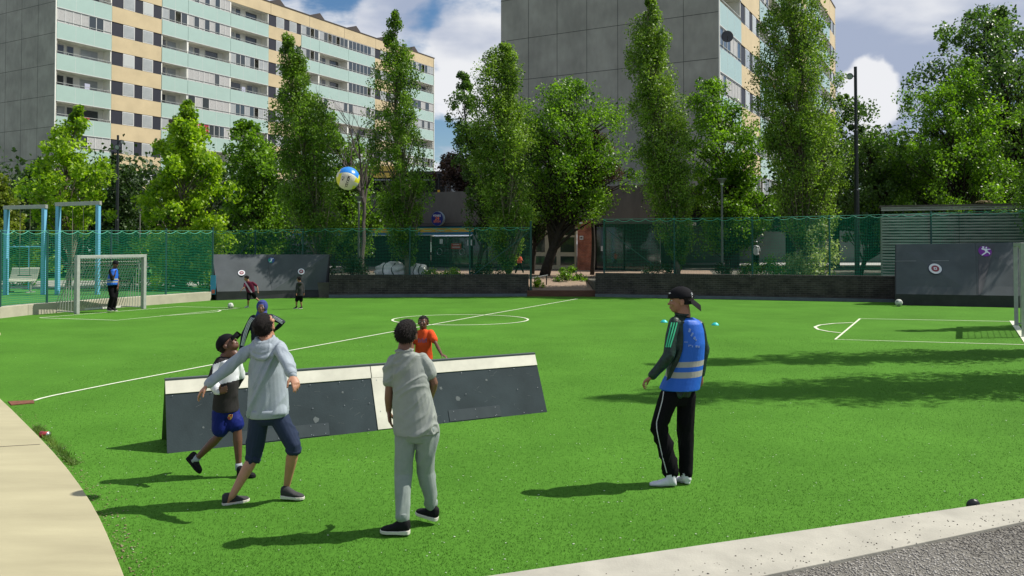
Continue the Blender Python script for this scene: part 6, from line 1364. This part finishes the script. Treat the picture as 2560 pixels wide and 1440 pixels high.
for q in 'LR':
    d = (P['an' + q] - P['kn' + q]).normalized(); c = P['kn' + q].lerp(P['an' + q], .07); m = MB(); m.tube([c - d * .02, c - d * .015, c + d * .018, c + d * .022], [.056, .066, .066, .060], 18); m.build('rolled_hem', NV, P['T'], smooth=True)
DGS = mat('charcoal knit shoe', (0.035, 0.035, 0.036), .8, bump=.3, bscale=300)
shoe(P['T'], P['heL'], P['toL'] + Vector((0, .05, 0)), .92, DGS, SOLE, lace=BLKSH, ankle=P['anL']); shoe(P['T'], P['heR'], P['toR'], .92, DGS, SOLE, lace=BLKSH, ankle=P['anR'])
# --- boy in black and white sweatshirt with cap
BS = fabric('charcoal sweatshirt', (0.028, 0.026, 0.026)); WS = fabric('white sweatshirt yoke', (.58, .60, .62)); BL = fabric('royal blue shorts', (0.006, 0.014, 0.13), rough=.7)
P = person('running boy in black cap, black and white sweatshirt and blue shorts', 7.62, dict(head=(570, 862, 0), neck=(562, 892), shL=(547, 906, -.05), shR=(590, 908, .04), elL=(529, 952, -.10), wrL=(548, 982, -.17), haL=(574, 968, -.22), elR=(600, 940, .12), wrR=(592, 965, .2), haR=(588, 985, .2), hiL=(551, 1026, -.02), hiR=(577, 1024, .04), knL=(551, 1087, -.02), anL=(490, 1148, -.0), heL=(466, 1146, .02), toL=(499, 1184, -.02), knR=(593, 1072, .0), anR=(597, 1166, -.02), heR=(592, 1190, -.05), toR=(628, 1193, -.05)), .87, SK['dark'], (.70, -.05, .72), (-.7, .0, .7), head='cap', seed=23, palms={'L': Vector((0, -1, 0)), 'R': Vector((-1, 0, 0))}, thumbs={'L': Vector((.3, 0, 1)), 'R': Vector((0, -1, 0))}, curls=(.25, .4), voxel=.006)
sw_ = top(P, [BS, WS], 1.97, 1.02, w=(1.35, 1.38, 1.25, 1.28), d=(.10, .125, .115, .125), amp=.010, voxel=.007, name='sweatshirt', sr=(.060, .054, .044), seed=12, freq=7, smooth=3, sh=1.15)
zc = at(569, 950, 7.6).z; zt_ = at(569, 903, 7.6).z
def pb(p, n):
    q = noise.noise(p * 30) * .012
    px = 1280 + p.x / p.y * FPX; py = HZ - (p.z - CAMH) / p.y * FPX
    lim = 958 - (px - 560) * .25
    return 1 if (903 - (px - 545) * .35 + 4 < py < lim and px > 534) or (px < 552 and 950 < py < 985 and py - 950 > -(px - 540) * .3 and p.y < 7.5) else 0
paint(sw_, pb)
bls = bottoms(P, BL, .74, .090, .086, .08, amp=.006, voxel=.008, name='shorts', seed=13, flare=1.06, hipw=1.25)
c = surf([bls], 575, 1042, .004); m = MB(); m.plate([c + Vector((x, 0, z_)) * .024 for x, z_ in ((-1, 1), (-.3, .8), (0, 1), (.3, .8), (1, 1), (.95, 0), (.6, -.8), (0, -1.2), (-.6, -.8), (-.95, 0))], (0, -1, 0), .006); cr_ = m.build('club_crest', mat('gold crest', (.55, .32, .05), .5), P['T'])
m = MB(); m.plate([c + Vector((x, -.0075, z_)) * 1 for x, z_ in ((-.018, 0), (0, 0), (0, -.026), (-.012, -.018))], (0, -1, 0), .002); m.plate([c + Vector((x, -.0075, z_)) for x, z_ in ((.003, .004), (.019, .004), (.019, .020), (.003, .020))], (0, -1, 0), .002); m.build('crest_red', mat('crest red', (.35, .02, .04), .5), cr_)
SOCK = mat('grey sock', (.30, .34, .36), .9)
for q in 'LR': d = (P['an' + q] - P['kn' + q]).normalized(); m = MB(); m.tube([P['an' + q] - d * .03, P['an' + q] + d * .03], [.031, .034], 12); m.build('sock', SOCK, P['T'], smooth=True)
upf = Vector((.75, 0, .65)); shoe(P['T'], P['heL'], P['toL'], .88, BLKSH, BLKSH, lace=BLKSH, ankle=P['anL'], up=upf); shoe(P['T'], P['heR'], P['toR'], .85, BLKSH, BLKSH, lace=BLKSH, ankle=P['anR'])
# --- teenager in blue vest
VG = mat('green black camo sleeve', (0.004, 0.012, 0.009), .45, col2=(0.014, 0.045, 0.030), vscale=22, spec=.35, bump=.3, bscale=40); VST = mat('bright blue vest', (0.008, 0.115, 0.56), .55, var=.06, vscale=6, bump=.12, bscale=30); REF = mat('reflective band', (.33, .33, .29), .4, var=.12, vscale=30); BT = mat('black track pants', (0.005, 0.005, 0.006), .85, bump=.2, bscale=25, spec=.1)
P = person('teenager in bright blue vest, backwards black cap and white socks standing at right', 7.36, dict(head=(1701, 752, 0), neck=(1706, 788), shL=(1683, 806, -.10), shR=(1745, 812, .06), elL=(1672, 888, -.16), wrL=(1631, 940, -.14), haL=(1600, 962, -.12), elR=(1757, 880, .08), wrR=(1752, 935, .06), haR=(1746, 965, .06), hiL=(1676, 983, -.05), hiR=(1716, 983, .05), knL=(1649, 1064, -.05), anL=(1677, 1180, -.05), heL=(1690, 1206, -.07), toL=(1626, 1206, -.05), knR=(1715, 1078, .05), anR=(1716, 1184, .02), heR=(1722, 1209, -.02), toR=(1690, 1200, .12)), 1.06, SK['mid'], (-.93, .12, -.02), (0, 0, 1), head='capb', seed=24, palms={'L': Vector((.3, -.2, -1)), 'R': Vector((0, 1, 0))}, thumbs={'L': Vector((-.4, 1, 0)), 'R': Vector((-1, 0, 0))}, curls=(.8, .4), voxel=.006, hr=.98)
sl = top(P, VG, 1.97, 1.03, w=(.92, .92, .88, .92), d=(.085, .10, .09, .09), amp=.008, voxel=.007, name='jacket', sr=(.052, .052, .042), seed=14, freq=9, smooth=3, sh=.85)
# vest shell over the torso
s = P['s']; sc, hc, up, dv = P['sc'], P['hc'], P['up'], P['dv']; sw = P['sw']; hwv = P['hw']
mb = MB(); c3 = lambda px, py, dy=0: at(px, py, 7.36 + dy); X = Vector((1, .12, 0)).normalized(); D = Vector((-.12, 1, 0)).normalized()
px2 = 7.36 / FPX
mb.loft([(c3(1712, 792), X * 22 * px2, D * .085), (c3(1714, 799), X * 34 * px2, D * .125), (c3(1717, 808), X * 39 * px2, D * .14), (c3(1720, 828), X * 41 * px2, D * .15), (c3(1722, 858), X * 41 * px2, D * .16), (c3(1716, 900), X * 45 * px2, D * .155), (c3(1709, 940), X * 46 * px2, D * .17), (c3(1699, 971), X * 50.5 * px2, D * .19), (c3(1699, 973), X * 49 * px2, D * .18)], 30)
vest = bake(mb, 'vest', banded('vest blue banded', ((1.082, .024), (.992, .026)), .05, P['T'].location), P['T'], .007, 3, folds(.018, (0.15, 0, 1), 6, 15))
r2 = random.Random(8); m = MB()
def onv(px, py): return surf([vest], px, py, .0)
for (x, y, w_, h_, a) in ((1724, 826, 5, 9, .3), (1730, 836, 4, 10, .5), (1736, 845, 5, 7, .4), (1740, 850, 3, 4, 0), (1715, 855, 9, 1.5, 0), (1722, 864, 1.5, 5, 0), (1726, 863, 5, 2.0, 0), (1731, 866, 2, 4, 0), (1741, 866, 5, 5, 0), (1747, 867, 4, 5, 0)):
    c = onv(x, y); k = 7.2 / FPX; m.obox(c, Vector((math.cos(a), 0, -math.sin(a))) * w_ * k * .5, Vector((0, .004, 0)), Vector((math.sin(a), 0, math.cos(a))) * h_ * k * .5)
m.build('worn_print', mat('worn print', (.22, .33, .62), .7), vest)
# sleeve stripes
GS_ = mat('mint stripe', (.05, .55, .26), .6)
for k in (-1, 0, 1):
    ribbon([sl, vest], [(1686 + k * 6.5, 806), (1682 + k * 6.5, 822), (1676 + k * 6, 845), (1670 + k * 5, 868)], 3.2, GS_, 'sleeve_stripe', sl)
m = MB(); c = P['neck'] + Vector((0, 0, .015)); m.tube([c + Vector((math.cos(a) * .058, math.sin(a) * .055, .01 * math.sin(a))) for a in [k * math.pi / 10 for k in range(21)]], .014, 8); m.build('collar', VG, sl, smooth=True)
bt = bottoms(P, BT, 1.985, .086, .068, .058, amp=.016, voxel=.007, depth=.085, name='track_pants', seed=16, freq=6, flare=1.0, hipw=.98)
ribbon([bt], [(1659, 978), (1656, 1000), (1648, 1030), (1641, 1056), (1642, 1075), (1648, 1105), (1657, 1145), (1667, 1182)], 2.2, mat('white piping', (.5, .5, .5), .6), 'piping', bt, n=24)
WSK = fabric('white cotton sock', (.62, .62, .66))
for q in 'LR':
    he, to, an = P['he' + q], P['to' + q], P['an' + q]; he = Vector((he.x, he.y, .0)); to = Vector((to.x, to.y, .0)); f = (to - he).normalized(); U_ = Vector((0, 0, 1)); L_ = (to - he).length; r_ = f.cross(U_)
    mb = MB(); S = lambda t, w, h, z_: (he + f * L_ * t + U_ * z_, r_ * w, U_ * h); mb.loft([S(-.02, .015, .02, .03), S(.03, .030, .03, .034), S(.2, .033, .042, .045), S(.45, .036, .036, .038), S(.7, .044, .022, .024), S(.9, .040, .018, .020), S(1.02, .02, .010, .014)], 18)
    mb.limb([he + f * L_ * .18 + U_ * .05, Vector((an.x, an.y, .17))], [.043, .045], 14); bake(mb, 'sock', WSK, P['T'], .006, 3, folds(.003, (1, 0, 0), 22, 3))
r, f, u, hs = P['hf']; m = MB(); c = P['head'] + (-f * .100 + u * .045 + r * .0) * hs; 
for (x, z_) in ((0, .012), (.004, .002), (-.003, -.008), (0.002, -.018)): m.ell(surf([P['cap']], 1729, 737, 0) + Vector((x, 0, z_)), (.007, 0, 0), (0, .004, 0), (0, 0, .007), 8, 6)
m.build('cap_logo', mat('cap logo white', (.7, .7, .7), .6), P['cap']); m = MB(); m.obox(surf([P['cap']], 1676, 733, 0) or at(1676, 733, 7.3), Vector((.014, .004, 0)), Vector((0, .004, 0)), Vector((0, 0, .004))); m.build('cap_strap', mat('cap logo white', (0, 0, 0)), P['cap'])
# --- child in navy jacket with blue hood, behind the barrier
NVJ = fabric('navy track jacket', (0.010, 0.013, 0.028), rough=.6); HJ = fabric('indigo head scarf', (.045, .06, .20)); STW = mat('white stripe', (.6, .62, .68), .7)
P = person('child in navy jacket with white sleeve stripes and indigo head scarf', 12.0, dict(head=(655, 768, 0), neck=(654, 786), shL=(630, 797), shR=(680, 793), elL=(610, 838, 0), wrL=(602, 872, -.02), haL=(598, 890, 0), elR=(707, 806, .05), wrR=(690, 822, .12), haR=(678, 832, .15), hiL=(640, 868), hiR=(668, 868), knL=(640, 922), anL=(640, 965), heL=(640, 975, .05), toL=(637, 978, -.15), knR=(668, 922), anR=(668, 965), heR=(668, 975, .05), toR=(671, 978, -.15)), .80, SK['brown'], (.08, -1, .12), head='none', seed=25, palms={'L': Vector((1, 0, 0)), 'R': Vector((0, 1, 0))}, thumbs={'L': Vector((0, -1, 0)), 'R': Vector((0, 0, 1))}, voxel=.008, hr=1.12)
r, f, u, hs = P['hf']
def fh(d): return .88 if (d.y > .55 and -.75 < d.z < .55 and abs(d.x) < .62) else 1.0
m = MB(); m.ell(P['head'] + (-f * .010 + u * .012) * hs, r * .090 * hs, f * .108 * hs, u * .112 * hs, 48, 40, fn=fh); hdsc = m.build('head_scarf', HJ, P['T'], smooth=True)
m = MB(); m.loft([(P['head'] - u * .05 * hs - f * .03 * hs, r * .078 * hs, f * .075 * hs), (P['neck'] + Vector((0, 0, .01)), r * .085 * hs, f * .078 * hs), (P['neck'] - Vector((0, 0, .05)), r * .12 * hs, f * .09 * hs)], 24); m.build('scarf_drape', HJ, hdsc, smooth=True)
jk = top(P, NVJ, 1.97, 1.1, w=(1.08, 1.08, 1.1, 1.1), amp=.008, voxel=.010, name='track_jacket', sr=(.068, .060, .046), seed=17, smooth=3)
bottoms(P, BT, 1.97, voxel=.012, name='track_pants', seed=18)
for k in (0, 1, 2):
    ribbon([jk], [(629 + k * 3.4, 793 + k), (620 + k * 3.4, 806), (611 + k * 3.4, 830), (603 + k * 3.0, 864)], 1.7, STW, 'sleeve_stripe', jk, .006)
    ribbon([jk], [(683, 789 + k * 3.4), (694, 795 + k * 3.4), (706, 803 + k * 3.4)], 1.7, STW, 'sleeve_stripe', jk, .006, 8)
for q in 'LR': shoe(P['T'], P['he' + q], P['to' + q], .8, BLKSH, SOLE)
# --- boy in orange shirt leaning on the barrier
OR = fabric('orange jersey', (.60, .075, .018))
P = person('child in orange shirt leaning one hand on the white barrier top', 10.95, dict(head=(1058, 806, 0), neck=(1058, 824), shL=(1039, 835), shR=(1077, 832), elL=(1032, 862, -.05), wrL=(1030, 888, -.35), haL=(1026, 897, -.5), elR=(1091, 861, -.15), wrR=(1104, 886, -.42), haR=(1119, 893, -.48), hiL=(1046, 905), hiR=(1072, 905), knL=(1046, 955), anL=(1046, 1000), heL=(1046, 1010, .05), toL=(1044, 1012, -.12), knR=(1072, 955), anR=(1072, 1000), heR=(1072, 1010, .05), toR=(1074, 1012, -.12)), .74, SK['dark'], (-.12, -1, .18), seed=26, palms={'L': Vector((0, .1, -1)), 'R': Vector((0, .1, -1))}, thumbs={'L': Vector((1, 0, 0)), 'R': Vector((-.3, -1, 0))}, curls=(.2, .22), voxel=.006, hr=1.15)
ts = top(P, OR, .62, 1.1, w=(1.12, 1.1, 1.05, 1.12), amp=.008, voxel=.009, name='t_shirt', sr=(.066, .062, .05), seed=19, smooth=3)
m = MB(); [m.obox(surf([ts], 1056 + i * 4.5, 851 + (i % 2) * 2, 0), Vector((.009, 0, .004)), Vector((0, .004, 0)), Vector((0, 0, .028 - .006 * (i % 2)))) for i in range(-2, 3)]; m.build('shirt_print', mat('purple print', (.30, .09, .16), .7), ts)
bottoms(P, BT, .9, voxel=.012, name='shorts', seed=20)
for q in 'LR': shoe(P['T'], P['he' + q], P['to' + q], .72, BLKSH, SOLE)
# --- keeper with blue vest
P = person('person in black with blue vest and cap standing in the left goal, hand at chin', 25.7, dict(head=(289, 661, 0), neck=(285, 672), shL=(275.5, 677, -.1), shR=(291, 677, .1), elL=(281, 700, -.2), wrL=(287.5, 686, -.22), haL=(289, 675, -.2), elR=(295, 698, .05), wrR=(295, 716, -.05), haR=(295, 724, -.05), hiL=(277, 714, -.05), hiR=(289, 714, .05), knL=(281, 742, -.1), anL=(273, 772, -.05), heL=(269, 777, -.1), toL=(282, 778, -.25), knR=(287, 743, .0), anR=(283, 773, .05), heR=(281, 777, .0), toR=(292, 777.5, -.1)), 1.0, SK['dark'], (.8, -.6, -.15), head='capb', seed=27, palms={'L': Vector((1, 0, 0)), 'R': Vector((-1, 0, 0))}, thumbs={'L': Vector((0, 0, 1)), 'R': Vector((0, -1, 0))}, voxel=.011)
BKT = fabric('black tee', (.012, .012, .014)); top(P, BKT, .9, 1.0, w=(1.15, 1.2, 1.2, 1.2), amp=.004, voxel=.013, name='t_shirt', seed=21)
px3 = 25.7 / FPX; c4 = lambda x, y: at(x, y, 25.7); X = Vector((1, 0, 0)); D = Vector((0, 1, 0)); mb = MB()
mb.loft([(c4(286, 672), X * 5 * px3, D * .10), (c4(285, 676), X * 8 * px3, D * .15), (c4(283.5, 688), X * 11 * px3, D * .185), (c4(282, 700), X * 13 * px3, D * .19), (c4(282, 711), X * 13.3 * px3, D * .2), (c4(282, 712.5), X * 12.5 * px3, D * .18)], 22)
vest = bake(mb, 'vest', banded('keeper vest banded', ((1.025, .022), (.945, .022)), 0, P['T'].location), P['T'], .013, 2, folds(.008, (0, 0, 1), 8, 22))
bottoms(P, BT, 1.98, voxel=.013, name='trousers', seed=23)
for q in 'LR': shoe(P['T'], P['he' + q], P['to' + q], 1.0, BLKSH, SOLE)
# --- running child in maroon kit
MR = fabric('maroon shirt', (.10, .012, .03)); PK = mat('pink stripe', (.55, .40, .50), .7)
P = person('child in maroon striped kit running after the football by the ramp', 27.3, dict(head=(616, 695.5, 0), neck=(618, 703), shL=(612, 708, 0), shR=(632, 706.5, 0), elL=(611, 718, -.1), wrL=(605, 724, -.15), haL=(602, 727, -.15), elR=(643, 716, .05), wrR=(645, 728, 0), haR=(647, 734, 0), hiL=(622, 732, 0), hiR=(632, 732, 0), knL=(621, 750, -.1), anL=(620, 764, 0), heL=(622, 769, .02), toL=(612, 769.5, -.05), knR=(638, 744, .05), anR=(650, 754, .1), heR=(653, 753, .1), toR=(654, 763, .1)), .72, SK['mid'], (-.9, -.1, -.25), seed=28, palms={'L': Vector((0, 0, -1)), 'R': Vector((-1, 0, 0))}, voxel=.010, hr=1.12)
mt = top(P, [MR, PK], .8, 1.02, w=(1.15, 1.15, 1.2, 1.2), amp=.004, voxel=.012, name='football_shirt', seed=24)
paint(mt, lambda p, n: 1 if abs((1280 + p.x / p.y * FPX) - (614.5 + (HZ - (p.z - CAMH) / p.y * FPX - 706) * .62)) < 2.2 and p.y < 27.35 else 0)
bottoms(P, BT, .85, voxel=.013, name='shorts', seed=25)
for q in 'LR': shoe(P['T'], P['he' + q], P['to' + q], .72, mat('grey shoe', (.3, .32, .32), .7), SOLE)
# --- small child in charcoal hooded jacket
P = person('small child in charcoal hooded jacket standing in front of the ramp target', 26.9, dict(head=(747.5, 698, 0), neck=(748, 706), shL=(743, 709.5, -.05), shR=(756, 709.5, .05), elL=(741.5, 722, -.1), wrL=(741, 733, -.1), haL=(741, 738, -.1), elR=(759, 722, .05), wrR=(760, 733, .0), haR=(760, 738, 0), hiL=(744, 738, 0), hiR=(753, 738, 0), knL=(741.5, 754, -.03), anL=(741, 766, 0), heL=(744, 771, 0), toL=(733, 772.5, -.05), knR=(752.5, 754, .03), anR=(754, 767, .05), heR=(756, 771.5, 0), toR=(745, 772.5, -.1)), .70, SK['mid'], (-.85, .5, -.05), seed=29, palms={'L': Vector((1, 0, 0)), 'R': Vector((-1, 0, 0))}, voxel=.010, hr=1.15)
CH = fabric('charcoal jacket', (.035, .036, .036))
def ch(mb): c = P['neck']; mb.ell(c + Vector((.04, -.07, -.03)), (.08, 0, 0), (0, .05, 0), (0, 0, .06))
top(P, CH, 1.95, 1.08, w=(1.15, 1.3, 1.4, 1.5), amp=.005, voxel=.012, name='hooded_jacket', seed=26, collar=ch)
bottoms(P, BT, .8, voxel=.013, name='shorts', seed=27)
P['T'].children[0].name
for q in 'LR': shoe(P['T'], P['he' + q], P['to' + q], .70, BLKSH, SOLE)
# --- passers-by behind the nets
P = person('distant walker in coral top behind the net by the broad tree', 42.5, dict(gz=(PZ,), head=(1298.5, 637, 0), neck=(1298.5, 641), shL=(1294, 643.5), shR=(1303, 643.5), elL=(1292.5, 649), wrL=(1295, 653, -.2), haL=(1297, 655, -.2), elR=(1305, 650), wrR=(1307, 652, -.2), haR=(1309, 652, -.2), hiL=(1296, 657), hiR=(1301, 657), knL=(1293, 669), anL=(1289, 681), heL=(1288, 684), toL=(1293, 685, -.1), knR=(1304, 669), anR=(1308, 680), heR=(1307, 684), toR=(1312, 684, -.1)), .68, SK['brown'], (.8, -.4, -.3), seed=30, voxel=.013, hr=1.0)
top(P, mat('coral top', (.75, .14, .08), .8), 1.6, 1.1, w=(1.3, 1.35, 1.3, 1.4), amp=.004, voxel=.014, name='coral_top', seed=28); bottoms(P, BT, 1.98, voxel=.014, seed=29)
P = person('distant figure in white shirt and white cap behind the right hand net', 44, dict(gz=(PZ,), head=(1889, 607, 0), neck=(1889, 613), shL=(1884, 617), shR=(1896, 617), elL=(1883, 628), wrL=(1884, 637), haL=(1884, 641), elR=(1899, 628), wrR=(1898, 637), haR=(1898, 641), hiL=(1886, 637), hiR=(1894, 637), knL=(1886, 654), anL=(1886, 674), heL=(1886, 678), toL=(1884, 679, -.2), knR=(1894, 654), anR=(1895, 674), heR=(1895, 678), toR=(1893, 679, -.2)), 1.0, SK['brown'], (-.7, -.6, 0), head='none', seed=31, voxel=.014)
top(P, mat('white shirt', (.6, .62, .62), .8), .9, 1.05, w=(1.15, 1.15, 1.2, 1.2), amp=.004, voxel=.015, name='white_shirt', seed=30); bottoms(P, BT, 1.98, voxel=.015, seed=31)
r, f, u, hs = P['hf']; m = MB(); m.ell(P['head'] + u * .035, r * .09, f * .11, u * .09, fn=lambda d: 1 if d.z > 0 else .8); m.build('cap', mat('white cap', (.6, .62, .62), .8), P['T'], smooth=True)
